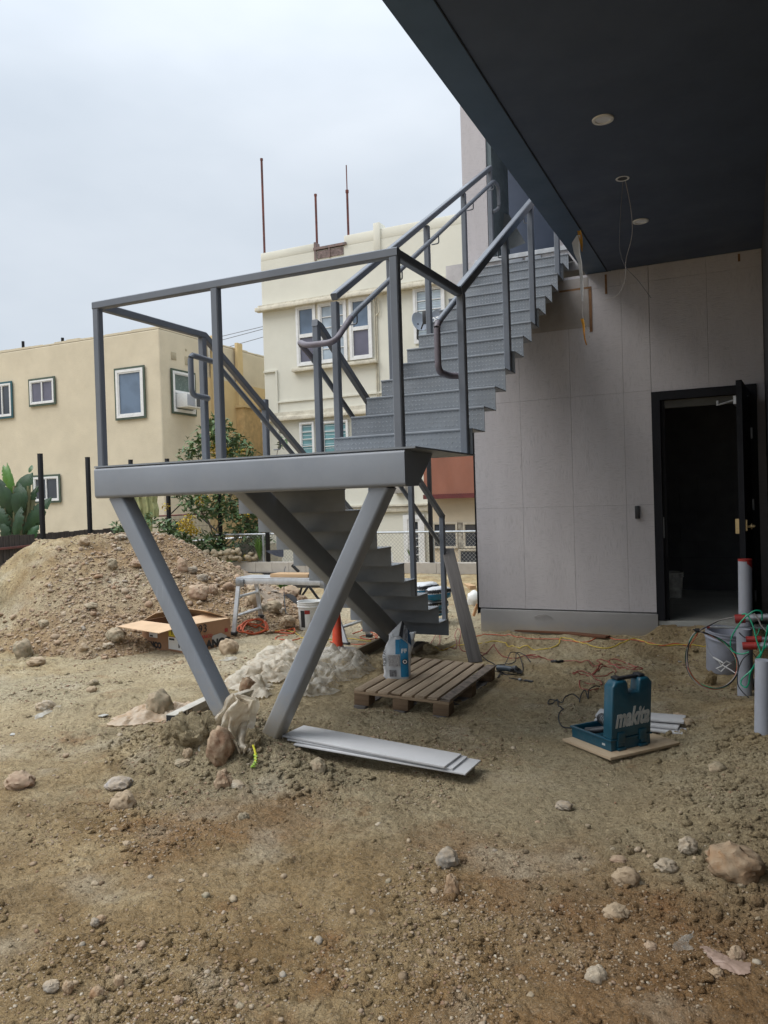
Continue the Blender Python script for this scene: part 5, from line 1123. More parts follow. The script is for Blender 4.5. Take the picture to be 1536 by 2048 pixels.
def on_bag(name, x0, x1, z0, z1, mat, off=.002, side=0):
    bm = B(); nx, nz_ = 6, 8; g = []
    for j in range(nz_+1):
        r_ = []
        for i in range(nx+1):
            x = x0+(x1-x0)*i/nx; z = z0+(z1-z0)*j/nz_; t = z/.34; k = 1-.10*(1-t)**3; w = .205*.5*k*(1-.10*max(0, t-.6)/.4); th = .15*.5*k*(1-.82*max(0, (t-.55)/.45)**1.2)
            a = min(1, abs(x-.05*max(0, t-.5)*2)/w); y = -th*max(0, (1-a**(1/.55*2)))**(.55/2)-off-.006; r_.append(bm.verts.new((x, y, z)))
        g.append(r_)
    for a, b in zip(g, g[1:]):
        for i in range(nx): bm.faces.new((a[i], a[i+1], b[i+1], b[i]))
    bmesh.ops.transform(bm, matrix=RB_, verts=bm.verts); return put(name, bm, mat, bgl, local=True)
on_bag('blue_panel', .03, .085, .015, .30, bagblue); on_bag('blue_panel', -.004, .028, .19, .295, bagblue, .003)
on_bag('printed_panel', -.055, .022, .10, .185, M('fine_print', (.40, .39, .39), .6, var=.25, scale=120), .003); on_bag('printed_panel', -.05, .0, .02, .072, bagprint, .003)
tpm = RB_ @ frame_m((0, 0, 1), (-1, 0, 0), (-.083, -.068, .16)); put('lettering', text_mesh('MORTAR', .03, tpm), ink, bgl, local=True, flat=True)
put('lettering', text_mesh('FF', .045, RB_ @ frame_m((1, 0, 0), (0, 0, 1), (.058, -.088, .215)), bold=.001), whiteplastic, bgl, local=True, flat=True)
tm = RB_ @ Matrix.Translation((.062, -.089, .135)) @ Matrix.Rotation(R(90), 4, 'X'); put('round_mark', lathe([(.0, .0), (.021, .0)], 20, mtx=tm), ink, bgl, local=True); tm2 = RB_ @ Matrix.Translation((.062, -.0895, .135)) @ Matrix.Rotation(R(90), 4, 'X'); put('round_mark_ring', lathe([(.009, .0), (.015, .0)], 20, mtx=tm2), whiteplastic, bgl, local=True)
ft = B(); fl_ = [(-.085, .01, .325), (.055, -.01, .415), (.075, -.055, .345), (.115, -.075, .285), (.02, -.06, .31)]
P_ = [(-.06, .02, .32), (.04, .015, .425), (.10, .0, .33), (.135, -.015, .265), (.115, -.085, .245), (.02, -.075, .325)]
g0 = [ft.verts.new(RB_ @ Vector(p)) for p in P_]; ft.faces.new((g0[0], g0[1], g0[5])); f2 = ft.faces.new((g0[1], g0[2], g0[4], g0[5])); ft.faces.new((g0[2], g0[3], g0[4]))
bmesh.ops.solidify(ft, geom=ft.faces[:], thickness=.006); put('folded_top', ft, bagwhite, bgl, local=True, flat=True)
for (a0, a1, mt_) in ((.02, .26, ink), (.34, .60, bagprint), (.66, .92, M('dark_blue_print', (.02, .05, .09), .5))):
    q = B(); A_, B_, C_, D_ = [Vector(P_[i]) for i in (5, 4, 2, 1)]; off = Vector((.004, -.006, .008)); pts_ = [A_.lerp(B_, a0)+off, A_.lerp(B_, a1)+off, D_.lerp(C_, a1)+off, D_.lerp(C_, a0)+off]; quad(q, *[RB_ @ p for p in pts_]); put('printed_band', q, mt_, bgl, local=True, flat=True)
# ---- white boards in front
def plank_px(name, lab, cat, c0, c1, width, th, mat, z0, group=None, side=1):
    a = Vector(c0); b = Vector(c1); u = (b-a); L = u.length; ang = math.atan2(u.y, u.x); el = math.atan2(u.z, Vector((u.x, u.y, 0)).length)
    o = put(name, box(B(), (L/2, side*width/2, th/2), (L, width, th), None, .0015), mat); o.location = a; o.rotation_euler = (0, -el, ang); tag(o, lab, cat, group); return o
g_ = 'white boards stacked in front of the pallet'
def zz(x, y): return H(x, y)
b0 = .045
plank_px('white_board', 'bottom board of the front stack, sticking out at the right end', 'board', PZ(587, 1491, .085), PZ(931, 1551, .050), .235, .010, board_w, 0, g_)
plank_px('white_board', 'middle board of the front stack, seen only as an edge', 'board', PZ(574, 1481, .102), PZ(905, 1541, .064), .215, .011, board_w, 0, g_)
plank_px('white_board', 'top board of the front stack of white boards', 'board', PZ(564, 1474, .118), PZ(889, 1537, .078), .225, .012, board_w, 0, g_)
# ---- boards behind the tool case
g_ = 'white boards lying behind the teal tool case'
pB = [PZ(1280, 1437, .10), PZ(1378, 1434, .08)]
z_ = H(-.45, 5.3)
plank_px('white_board', 'lowest long board behind the tool case', 'board', (-.95, 5.20, z_+.01), (-.36, 5.13, z_+.012), .13, .012, board_w, 0, g_)
plank_px('white_board', 'short middle board behind the tool case', 'board', (-.95, 5.23, z_+.026), (-.43, 5.19, z_+.028), .13, .012, board_w, 0, g_)
plank_px('white_board', 'top board behind the tool case with a slanted end', 'board', (-.95, 5.27, z_+.045), (-.40, 5.26, z_+.05), .17, .012, board_w, 0, g_)
# ---- plywood and tool case
F_ = Vector((-.748, 4.528, 0)); ga = R(141.0); a_ = Vector((math.cos(ga), math.sin(ga), 0)); b_ = Vector((-a_.y, a_.x, 0))*-1
zp = max(H(-.75, 4.85), H(-.6, 4.9), H(-.95, 4.8))+.022
ply = B(); o = put('plywood_sheet', box(B(), (.19, .265, .0), (.42, .54, .016), None, .001), plyw); o.matrix_world = Matrix((a_, b_, EZ)).transposed().to_4x4(); o.location = (F_.x, F_.y, zp); tag(o, 'small square of light plywood lying on the dirt under the teal tool case', 'plywood')
tc_ = F_+a_*.055+b_*.07; gb_ = math.atan2(b_.y, b_.x)
cs = thing('tool_case', 'open teal plastic tool case with its lid standing up and white lettering', 'tool case', (tc_.x, tc_.y, zp+.0085), ga)
# local x = along a (away to the left), local y: negative is b (a x b = -z), so use y = -b
def lb(x0, x1, y0, y1, z0, z1, bev=0): return bx(x0, x1, -y0, -y1, z0, z1, bev)
tray = B(); Wt, Lt, Ht = .345, .30, .062
outer = [(.0, 0), (Wt, 0), (Wt, -Lt), (0, -Lt)]
prism(outer, .0, .012, (EX, EY, EZ, O0), bm=tray)
for (x0, x1, y0, y1) in ((0, Wt, 0, .014), (0, Wt, Lt-.014, Lt), (0, .014, .0142, Lt-.0142), (Wt-.014, Wt, .0142, Lt-.0142)): bx(x0, x1, -y0, -y1, .0122, Ht, bm=tray)
put('tray', tray, tealp, cs, local=True)
put('tray_rim', sweep(B(), [(0, 0, Ht+.002), (Wt, 0, Ht+.002), (Wt, -Lt, Ht+.002), (0, -Lt, Ht+.002)], rrect(.018, .010, .003, 2), closed=True), tealp, cs, local=True)
for y in (.06, .24): put('latch', lb(-.012, -.0, y-.02, y+.02, .02, .055, .003), tealp, cs, local=True)
# lid: profile in (b,z) with the handle notch, thickness along a, leaning back a little
lean = R(-4); Ll, Hl, Tl = .305, .335, .078; nt0, nt1, nd = .115, .205, .075
prof = [(0, 0), (Ll, 0), (Ll, Hl-.03), (Ll-.03, Hl), (nt1+.012, Hl), (nt1, Hl-.015), (nt1-.006, Hl-nd), (nt0+.01, Hl-nd), (nt0, Hl-.015), (nt0-.012, Hl), (.03, Hl), (0, Hl-.03)]
lm = Matrix.Translation((0.0, 0, Ht+.008)) @ Matrix.Rotation(lean, 4, 'Y')
bm = prism([(-p[0], p[1]) for p in prof], -.006, Tl-.006, (EY, EZ, EX, O0), .012); bmesh.ops.transform(bm, matrix=lm, verts=bm.verts)
lid = put('lid', bm, tealp, cs, local=True, ang=50)
bm = sweep(B(), [(.045, -nt0+.03, Hl+.003), (.045, -nt1-.03, Hl+.003)], rrect(.032, .018, .006, 2)); bmesh.ops.transform(bm, matrix=lm, verts=bm.verts); put('handle', bm, blackpl, cs, local=True)
for y in (.075, .245): bm = bx(.018, .075, -y-.022, -y+.022, Hl+.001, Hl+.016, .004); bmesh.ops.transform(bm, matrix=lm, verts=bm.verts); put('handle_clip', bm, blackpl, cs, local=True)
for y in (.07, .235): put('foot', lb(-.02, .01, y-.03, y+.03, .0, .016, .004), tealp, cs, local=True); bm = bx(-.014, .0, -y-.028, -y+.028, -.03, .035, .004); bmesh.ops.transform(bm, matrix=lm, verts=bm.verts); put('hinge', bm, tealp, cs, local=True)
tx = text_mesh('makita', .108, Matrix.Identity(4), shear=.28, bold=.0042, extrude=.0012)
_co = np.array([v_.co[:] for v_ in tx.vertices]); _w = np.ptp(_co[:, 0]); _h = np.ptp(_co[:, 1])
tx.transform(lm @ frame_m((0, -1, 0), (0, 0, 1), (-.0075, -Ll*.50, .115)) @ Matrix.Diagonal((.262/_w, .115/_h, 1, 1)))
put('lettering', tx, silverprint, cs, local=True, flat=True)
put('small_label', lb(.05, .075, -.0015, -.0002, .022, .034), silverprint, cs, local=True)
# drill lying in the tray
dr_ = thing('angle_drill', 'black and teal power drill lying in the open tool case', 'power tool', (tc_.x, tc_.y, zp+.03), ga)
put('motor_body', tube([(.09, -.10, .07), (.15, -.13, .075), (.24, -.16, .085), (.27, -.17, .085)], .032, 12), blackpl, dr_, local=True)
put('teal_housing', tube([(.10, -.16, .10), (.13, -.20, .115)], .03, 10), M('bright_teal', (.05, .25, .30), .4), dr_, local=True); put('handle_grip', tube([(.14, -.13, .06), (.20, -.06, .045), (.26, -.04, .03)], .02, 10), blackpl, dr_, local=True)
vb = B()
for k in range(5): lathe([(.0335, -.002), (.0335, .002)], 12, vb, Matrix.Translation((.16+k*.018, -.133-k*.006, .077+k*.002)) @ Matrix.Rotation(R(90), 4, 'Y'))
put('vent_ring', vb, greymetal, dr_, local=True); put('chuck', tube([(.09, -.10, .07), (.05, -.08, .06)], .02, 10), greymetal, dr_, local=True)
put('disc', lathe([(0, .0), (.05, .0), (.05, .006), (0, .006)], 20, mtx=Matrix.Translation((.06, -.09, .03))), greymetal, dr_, local=True)

def cord(name, lab, cat, pts, r, mat, lift=.004, n=6, sides=6, fixed=None, plane=None):
    P = []
    for p in pts:
        if len(p) == 3: P.append(Vector(G(p[0], p[1]))+EZ*p[2])
        else: q = G(*p); P.append(q+EZ*lift)
    path = smooth_path(P, n)
    for q in path:
        hh_ = H(q.x, q.y)+max(0, float(rough_h(q.x, q.y)))*1.0+r*.8
        if q.z < hh_: q.z = hh_
    o = put(name, tube(path, r, sides), mat); tag(o, lab, cat); return o
cord('cord', 'black cord curling over the dirt from the open tool case', 'cord', [(1150, 1465, .03), (1126, 1455), (1117, 1440), (1120, 1428), (1127, 1422), (1117, 1415), (1115, 1400), (1105, 1408), (1096, 1408), (1100, 1400), (1112, 1402), (1124, 1406), (1130, 1400, .02), (1145, 1396, .03), (1158, 1400, .01), (1159, 1405), (1162, 1396, .02), (1170, 1388, .03), (1176, 1398), (1178, 1388, .03), (1190, 1380, .03), (1200, 1378, .02)], .0045, cord_b)
cord('cord', 'red cord heaped in loops behind the tool case', 'cord', [(1197, 1378), (1175, 1382), (1160, 1376), (1162, 1368), (1180, 1370), (1204, 1370), (1195, 1362), (1175, 1352), (1150, 1350), (1148, 1346), (1175, 1348), (1190, 1353), (1215, 1352), (1232, 1346), (1225, 1338), (1205, 1338), (1192, 1345), (1182, 1352), (1195, 1340), (1210, 1332), (1240, 1336), (1268, 1340), (1275, 1336), (1260, 1332), (1240, 1323), (1222, 1321), (1216, 1328), (1225, 1333), (1250, 1334), (1276, 1338), (1285, 1341), (1270, 1342), (1240, 1338), (1215, 1328), (1200, 1322), (1194, 1323), (1205, 1332), (1190, 1334), (1165, 1328), (1130, 1325), (1105, 1323), (1088, 1318), (1075, 1312), (1062, 1311), (1045, 1313), (1065, 1317), (1085, 1318), (1060, 1312), (1030, 1318), (1005, 1313), (990, 1300, .03), (988, 1297, .04), (975, 1308, .02), (962, 1313)], .0048, cord_r)
cord('cord_coupling', 'black plug coupling in the middle of the red cord', 'plug', [(1103, 1325), (1112, 1327), (1126, 1325)], .012, blackpl)
cord('extension_cord', 'yellow extension cord snaking over the dirt past the grey wall', 'cord', [(520, 1262), (545, 1262), (585, 1264), (605, 1278), (640, 1282), (700, 1278), (735, 1285), (770, 1292), (815, 1284), (850, 1296), (880, 1302), (905, 1294), (935, 1290), (960, 1288), (995, 1284), (1020, 1295), (1050, 1300), (1085, 1301), (1115, 1293), (1122, 1278), (1140, 1280), (1180, 1292), (1215, 1297), (1250, 1286), (1275, 1280), (1300, 1289), (1330, 1292), (1360, 1290), (1385, 1292), (1412, 1295), (1418, 1288), (1423, 1278)], .0055, cord_y)
cord('extension_cord', 'orange red cord running behind the yellow one along the wall foot', 'cord', [(940, 1276), (975, 1270), (1010, 1272), (1060, 1278), (1110, 1279), (1140, 1284), (1180, 1284), (1205, 1272), (1230, 1280), (1275, 1284), (1320, 1292), (1350, 1288), (1372, 1292)], .0048, cord_o)
cord('extension_cord', 'thin red cord looping by the foot of the grey leaning plank', 'cord', [(842, 1298), (860, 1290), (876, 1272, .05), (880, 1285), (872, 1298), (905, 1300), (914, 1290), (910, 1278, .04), (916, 1270, .07), (922, 1276, .05), (918, 1290), (925, 1302), (945, 1305), (975, 1308)], .0045, cord_r)
cord('extension_cord', 'coil of orange cord heaped beside the flattened cardboard', 'cord', [(480, 1262), (490, 1250, .02), (510, 1256), (530, 1250, .04), (534, 1262), (505, 1268), (485, 1266), (495, 1254, .05), (520, 1248, .06), (533, 1256, .03), (520, 1267), (495, 1270), (482, 1258, .03), (500, 1250, .06), (526, 1252, .06), (530, 1264, .02), (500, 1269), (476, 1264), (484, 1254, .03), (515, 1258, .05), (545, 1264), (570, 1262), (588, 1258), (586, 1268), (560, 1266)], .009, cord_o)
cord('extension_cord', 'red orange cord end curling in front of the white bucket', 'cord', [(600, 1278), (580, 1282), (556, 1282), (552, 1276), (565, 1272), (575, 1274)], .006, cord_o)
cord('extension_cord', 'tangle of orange cord beyond the work platform right legs', 'cord', [(705, 1268), (730, 1262), (755, 1272), (740, 1280), (720, 1275), (745, 1270), (762, 1285), (790, 1292), (700, 1290), (660, 1286)], .006, cord_o)
cord('cord', 'black cord looped around the angle grinder', 'cord', [(960, 1316, .04), (975, 1322), (990, 1330), (1000, 1342), (1012, 1350), (1030, 1349), (1045, 1344), (1044, 1330, .02), (1036, 1318, .05), (1022, 1320, .07), (1014, 1332, .05), (1000, 1348), (995, 1356), (1005, 1345), (988, 1342), (990, 1332), (1010, 1330), (1030, 1330, .03), (1034, 1318, .06), (1050, 1319, .04), (1061, 1326, .01)], .0045, cord_b)
gp = G(1018, 1346); gr = thing('angle_grinder', 'angle grinder lying on the dirt beside the pallet, wrapped in its cord', 'power tool', (gp.x, gp.y, H(gp.x, gp.y)), R(-10)); gr.scale = (.85, .85, .85)
put('motor_body', tube([(-.13, .0, .04), (-.03, .0, .045), (.03, 0, .04)], .030, 12), M('tool_blue_grey', (.05, .07, .09), .45), gr, local=True); put('gear_head', lathe([(0, -.03), (.028, -.03), (.038, -.01), (.036, .02), (.02, .035), (0, .035)], 16, mtx=Matrix.Translation((.065, 0, .045)) @ Matrix.Rotation(R(80), 4, 'Y')), M('dark_tool_metal', (.07, .075, .08), .5), gr, local=True); put('guard', lathe([(0, 0), (.050, 0), (.053, .012), (.048, .014)], 20, mtx=Matrix.Translation((.10, -.01, .035)) @ Matrix.Rotation(R(35), 4, 'Y')), M('dark_tool_metal', (.07, .075, .08), .5), gr, local=True); put('side_handle', tube([(.06, 0, .05), (.07, -.09, .05)], .016, 8), blackpl, gr, local=True)
pp_ = [G(1018, 1358), G(1038, 1362), G(1050, 1364), G(1066, 1367)]; ch = thing('chisel_bit', 'long steel drill bit lying on the dirt right of the pallet', 'drill bit', tuple(pp_[0]))
put('shank', tube([pp_[0]+EZ*.01, pp_[3]+EZ*.014], .005, 6), blackpl, ch); put('collar', tube([pp_[1]+EZ*.012, pp_[1].lerp(pp_[2], .4)+EZ*.012], .011, 8), greymetal, ch); put('tip', tube([pp_[2]+EZ*.013, pp_[3]+EZ*.014], .010, 8), blackpl, ch)
# ---- plank leaning against the stair rail
pb_l = PZ(938, 1326, H(-2.3, 6.87)); pb_r = PZ(963, 1324, H(-2.3, 6.87)); pt_l = PX(883, 1098, -2.90)
up_ = (pt_l-pb_l); wv_ = (pb_r-pb_l).normalized(); nn_ = up_.normalized().cross(wv_).normalized(); wv_ = nn_.cross(up_.normalized())
o = put('leaning_plank', box(B(), (up_.length/2, .065, 0), (up_.length+.0, .13, .022), None, .002), grey_w); mm_ = Matrix((up_.normalized(), -wv_ if False else wv_, nn_ if up_.normalized().cross(wv_).dot(nn_) > 0 else -nn_)).transposed().to_4x4(); mm_.translation = pb_l; o.matrix_world = mm_
tag(o, 'weathered grey plank leaning against the end post of the lower stair flight', 'plank')
# ---- long old boards on the ground behind the bag
def ground_plank(name, lab, pa, pb2, w, th, mat, lift=.0, cat='plank', group=None):
    a = G(*pa); b = G(*pb2); a.z = H(a.x, a.y)+lift; b.z = H(b.x, b.y)+lift; return plank_px(name, lab, cat, a, b, w, th, mat, 0, group)
ground_plank('old_board', 'old wooden board on edge running from the plastic film to the stringer foot', (702, 1326), (775, 1290), .035, .10, old_w, .0)
ground_plank('old_board', 'short grey board lying behind the mortar bag', (800, 1322), (850, 1292), .09, .03, grey_w, .02)
ground_plank('old_board', 'second short board behind the bag, further to the right', (830, 1314), (858, 1296), .06, .03, old_w, .03)
tag(put('rusty_rod_board', sweep(B(), [G(1005, 1262)+EZ*.02, G(1110, 1268)+EZ*.02, G(1216, 1278)+EZ*.02], rrect(.09, .02, .003, 1)), red_w), 'red brown board lying along the foot of the grey wall', 'board')
ground_plank('old_board', 'pale dirty board lying between the two strut feet', (408, 1428), (522, 1388), .06, .035, M('dirty_pale_board', (.42, .38, .31), .9, var=.15, scale=6), .02)
sl_ = G(860, 1308); rock(862, 1310, 34, 22, 'brown', 'dark clod lying between the pallet and the short boards', 'clay_lump', 'clay lump', ang=.35)
# ---- long paper box at the left strut
a = G(352, 1455); b = G(432, 1418); a.z += .035; b.z += .05; u = (b-a).normalized(); ang = math.atan2(u.y, u.x); tbx = thing('long_box', 'long open paper carton with a small printed square beside the left strut foot', 'carton', tuple(a), ang)
Lb = (b-a).length+.12
put('carton', bx(0, Lb, 0, .075, 0, .05, .001), M('dirty_white_carton', (.56, .53, .46), .8, var=.08, scale=8, dirt=.5), tbx, local=True, flat=True); put('dark_end', bx(-.004, -.0005, .004, .071, .004, .046), ink, tbx, local=True, flat=True)
put('print_panel', bx(.03, .13, -.002, -.0004, .008, .044), ink, tbx, local=True, flat=True); put('print_square', bx(.16, .215, -.002, -.0004, .008, .044), ink, tbx, local=True, flat=True); put('print_square_inner', bx(.166, .209, -.003, -.0021, .013, .039), cardb_p, tbx, local=True, flat=True)
# ---- plastic films
def film(name, lab, outline, mat, hgt, seed, fold=1.0, res=60, sc_=9, thick=0, base=None, group=None):
    """crumpled sheet: outline in picture positions, draped on the ground"""
    P = [G(*p) for p in outline]; c = sum((Vector((p.x, p.y, 0)) for p in P), Vector())/len(P); poly = np.array([(p.x, p.y) for p in P])
    x0, y0 = poly.min(0)-.02; x1, y1 = poly.max(0)+.02; nx = res; ny = max(12, int(res*(y1-y0)/(x1-x0))); ny = min(ny, 110)
    X, Y = np.meshgrid(np.linspace(x0, x1, nx), np.linspace(y0, y1, ny), indexing='ij')
    ins = np.zeros(X.shape, bool); n = len(poly); dist = np.full(X.shape, 9.0)
    for i in range(n):
        xa, ya = poly[i]; xb, yb2 = poly[(i+1) % n]; cnd = (ya > Y) != (yb2 > Y); ins ^= cnd & (X < (xb-xa)*(Y-ya)/((yb2-ya) or 1e-9)+xa)
        t = np.clip(((X-xa)*(xb-xa)+(Y-ya)*(yb2-ya))/((xb-xa)**2+(yb2-ya)**2+1e-12), 0, 1); dist = np.minimum(dist, np.hypot(X-xa-t*(xb-xa), Y-ya-t*(yb2-ya)))
    sdist = np.where(ins, dist, -dist)+.035*fbm(X*14, Y*14, 2, seed+3)
    r1 = 1-np.abs(fbm(X*sc_+seed, Y*sc_*.8, 3, seed)); r2 = 1-np.abs(fbm(X*sc_*2.6, Y*sc_*2.2+seed, 3, seed+1)); r3 = np.abs(fbm(X*sc_*.6, Y*sc_*.6, 2, seed+2))
    wx = X+.10*fbm(X*4, Y*4, 2, seed+8); wy = Y+.10*fbm(X*4+9, Y*4, 2, seed+9); r1 = 1-np.sqrt(fbm(wx*sc_*.55+seed, wy*sc_*.45, 2, seed)**2+.006); r2 = 1-np.sqrt(fbm(wx*sc_*1.5, wy*sc_*1.1+seed, 2, seed+1)**2+.004)
    e = sst(-.01, .14, sdist); Z = np.maximum(base_h(X, Y)+rough_h(X, Y)*.5, mound_h(X, Y)-.02)+.010+e*hgt*(.22+.75*(r1-.6)*fold+.42*(r2-.65)*fold+.4*r3)+e*.012*(1-np.abs(fbm(wx*28, wy*24, 2, seed+12))*2)
    DX = .035*fold*fbm(X*11, Y*11, 2, seed+5); DY = .035*fold*fbm(X*11, Y*11, 2, seed+6)
    v = np.stack([X+DX, Y+DY, Z], -1).reshape(-1, 3); idx = np.arange(nx*ny).reshape(nx, ny); k = sdist > -.002
    q = k[:-1, :-1] & k[1:, :-1] & k[1:, 1:] & k[:-1, 1:]; f = np.stack([idx[:-1, :-1], idx[1:, :-1], idx[1:, 1:], idx[:-1, 1:]], -1)[q]
    us = np.unique(f); mp2 = np.full(nx*ny, -1); mp2[us] = np.arange(len(us)); o = obj_me(name, np_mesh(name, v[us], mp2[f], mat)); tag(o, lab, 'plastic film', group); return o
film('plastic_film', 'cream plastic film lying crumpled between the two struts', [(440, 1375), (470, 1345), (520, 1310), (575, 1292), (612, 1300), (600, 1330), (585, 1352), (545, 1368), (540, 1398), (500, 1402), (470, 1385)], boxplastic, .13, 11, 1.2, 80)
film('plastic_film', 'dirty clear plastic film heaped behind the right strut beside the pallet', [(590, 1405), (585, 1372), (610, 1340), (640, 1312), (690, 1308), (740, 1322), (752, 1340), (720, 1358), (690, 1365), (660, 1392), (625, 1395)], film_w, .14, 23, 1.3, 90)
film('plastic_film', 'stained orange plastic film under the olive boulder left of the struts', [(214, 1450), (262, 1420), (300, 1418), (345, 1408), (390, 1408), (425, 1412), (425, 1428), (380, 1432), (340, 1445), (300, 1452), (250, 1456)], film_o, .07, 31, 1.0, 90)
film('plastic_film', 'crumpled clear film scrap in the lower right foreground', [(1344, 1905), (1352, 1880), (1372, 1868), (1392, 1888), (1390, 1910), (1366, 1920)], film_w, .07, 41, 1.0, 44, 26)
film('plastic_film', 'torn pinkish film strip at the right edge of the foreground', [(1410, 1905), (1435, 1908), (1470, 1928), (1508, 1940), (1505, 1955), (1470, 1952), (1440, 1945)], M('pink_film', (.45, .32, .25), .4, trans=.3), .035, 43, .8, 50, 22)
film('plastic_film', 'pale scrap of film beside the flat white stone at the left', [(62, 1436), (85, 1424), (118, 1408), (116, 1420), (95, 1432), (70, 1442)], film_w, .02, 47, .8, 40)
film('plastic_film', 'small pale plastic scrap stuck on the heap', [(212, 1215), (232, 1210), (236, 1232), (214, 1238)], M('pale_scrap', (.45, .40, .32), .6), .02, 49, .6, 26)
film('plastic_film', 'small white scrap in front of the round tan stone', [(440, 1318), (470, 1314), (472, 1322), (445, 1326)], film_w, .008, 51, .6, 26)
# film wrapped round the left strut foot: hanging sheet
def drape(name, lab, rows, mat, seed, parent=None):
    bm = B(); g = []
    m_ = 30
    for j in range(len(rows)): pass
    R2 = []
    for j in range((len(rows)-1)*5+1):
        t = j/5; i = min(int(t), len(rows)-2); fr_ = t-i; (l0, r0, d0), (l1, r1, d1) = rows[i], rows[i+1]
        L_ = Vector((l0[0]*(1-fr_)+l1[0]*fr_, l0[1]*(1-fr_)+l1[1]*fr_)); R_ = Vector((r0[0]*(1-fr_)+r1[0]*fr_, r0[1]*(1-fr_)+r1[1]*fr_)); dd = d0*(1-fr_)+d1*fr_; row = []
        for k in range(m_+1):
            s = k/m_; q = L_.lerp(R_, s); w = float(1-2*abs(fbm(np.array(s*4.5+seed+j*.05), np.array(j*.07), 2, seed))*2); w2 = float(fbm(np.array(s*11+seed), np.array(j*.25), 2, seed+4))
            y = dd-.10*math.sin(s*math.pi)+.05*w+.02*w2; p = PY(q.x+6*w2, q.y+6*w, y); p.z = max(p.z, H(p.x, p.y)+.01); row.append(bm.verts.new(p))
        R2.append(row)
    for a, b in zip(R2, R2[1:]):
        for k in range(m_): bm.faces.new((a[k], a[k+1], b[k+1], b[k]))
    o = put(name, bm, mat, parent, ang=70); 
    if lab: tag(o, lab, 'plastic film')
    return o
drape('plastic_wrap', 'large sheet of cream plastic film draped around the foot of the left strut', [((458, 1392), (474, 1396), 3.84), ((450, 1406), (518, 1406), 3.80), ((426, 1436), (512, 1428), 3.78), ((418, 1462), (506, 1455), 3.76), ((436, 1478), (506, 1485), 3.73), ((460, 1492), (505, 1502), 3.70), ((474, 1508), (495, 1514), 3.69)], boxplastic, 5)
drape('plastic_wrap', 'torn white film tail hanging left of the red brown rock', [((428, 1458), (450, 1466), 3.80), ((415, 1480), (445, 1490), 3.78), ((396, 1505), (428, 1512), 3.76), ((386, 1530), (418, 1545), 3.74)], film_w, 9)
cy_ = thing('yellow_strap', 'yellow and green twisted cord end sticking out right of the wrapped strut foot', 'strap', tuple(G(508, 1520)))
_v = Vector((_f.x, _f.y, 0)).normalized(); p3_ = G(505, 1540)+EZ*.015; p0_ = PY(506, 1490, p3_.y+.05); p1_2 = PY(511, 1508, p3_.y+.03); p2_ = PY(511, 1524, p3_.y+.01)
put('ribbon', tube(smooth_path([p0_, p1_2, p2_]), .006, 6), M('yellow_strap_m', (.55, .52, .04), .5), cy_)
hb = B(); path = smooth_path([p1_2, p2_, p3_], 12)
hel = [q+Vector((math.cos(i*1.5)*.009, math.sin(i*1.5)*.006, 0)) for i, q in enumerate(path)]; tube(hel, .0045, 5, hb); put('twist', hb, M('lime_cord', (.25, .40, .05), .5), cy_)
cg = G(366, 1630); tag(put('cigarette_end', tube([cg+EZ*.006, cg+EZ*.006+Vector((.028, -.012, 0))], .004, 8), whiteplastic), 'small white cigarette end lying on the dirt in the left foreground', 'litter')
for px, py, w_, lab in ((207, 1433, .07, 'flat grey chip of tile lying left of the orange stained film'), (1360, 1325, .03, 'tiny white paper scrap near the wire loop'), (0 + 30, 1470, .09, 'dirty white scrap on the bare ground at the left edge')):
    p = G(px, py); o = put('scrap', box(B(), (0, 0, 0), (w_, w_*.6, .006)), M('scrap_grey', (.42, .41, .37), .8)); o.location = p+EZ*.008; o.rotation_euler = (.05, .08, random.uniform(0, 3)); tag(o, lab, 'scrap')
# ---- cardboard box
C0 = PZ(370, 1310, .0); zb_ = H(-5.3, 6.5)-.01
C0 = PZ(370, 1310, zb_); C1 = PZ(286, 1296, zb_); C2 = PZ(446, 1291, zb_)
ux = (C1-C0); ux.z = 0; Lx = ux.length; ux.normalize(); uy = Vector((ux.y, -ux.x, 0)); Ly = abs((C2-C0).dot(uy)); Ly = max(.6, min(Ly, .8)); hB = .30
if (C2-C0).dot(uy) < 0: uy = -uy
axB = (ux, uy, EZ, Vector((C0.x, C0.y, zb_)))
cbx = thing('cardboard_box', 'open brown cardboard carton with flaps out, labels and bold black lettering', 'carton', (C0.x, C0.y, zb_))
def P3(a, b, c): return axB[3]+ux*a+uy*b+EZ*c
def wallq(name, pts, mat, th=.006):
    bm = B(); f = bm.faces.new([bm.verts.new(p) for p in pts]); bm.normal_update(); r = bmesh.ops.extrude_face_region(bm, geom=[f]); n = f.normal.copy(); bmesh.ops.translate(bm, verts=[v_ for v_ in r['geom'] if isinstance(v_, bmesh.types.BMVert)], vec=n*th); bmesh.ops.recalc_face_normals(bm, faces=bm.faces); return put(name, bm, mat, cbx, flat=True)
wallq('side', [P3(0, 0, 0), P3(Lx, 0, 0), P3(Lx, 0, hB), P3(0, 0, hB)], cardb_d); wallq('side', [P3(0, .007, 0), P3(0, Ly, 0), P3(0, Ly, hB), P3(0, .007, hB)], cardb_d)
wallq('side', [P3(Lx, .007, 0), P3(Lx, Ly, 0), P3(Lx, Ly, hB), P3(Lx, .007, hB)], cardb_d); wallq('side', [P3(.007, Ly, 0), P3(Lx-.007, Ly, 0), P3(Lx-.007, Ly, hB), P3(.007, Ly, hB)], cardb_d)
wallq('bottom', [P3(.01, .01, .008), P3(Lx-.01, .01, .008), P3(Lx-.01, Ly-.01, .008), P3(.01, Ly-.01, .008)], cardb)
wallq('flap', [P3(0, -.003, hB+.002), P3(Lx, -.003, hB+.002), P3(Lx+.01, -.30, hB-.02), P3(.0, -.30, hB-.03)], cardb)
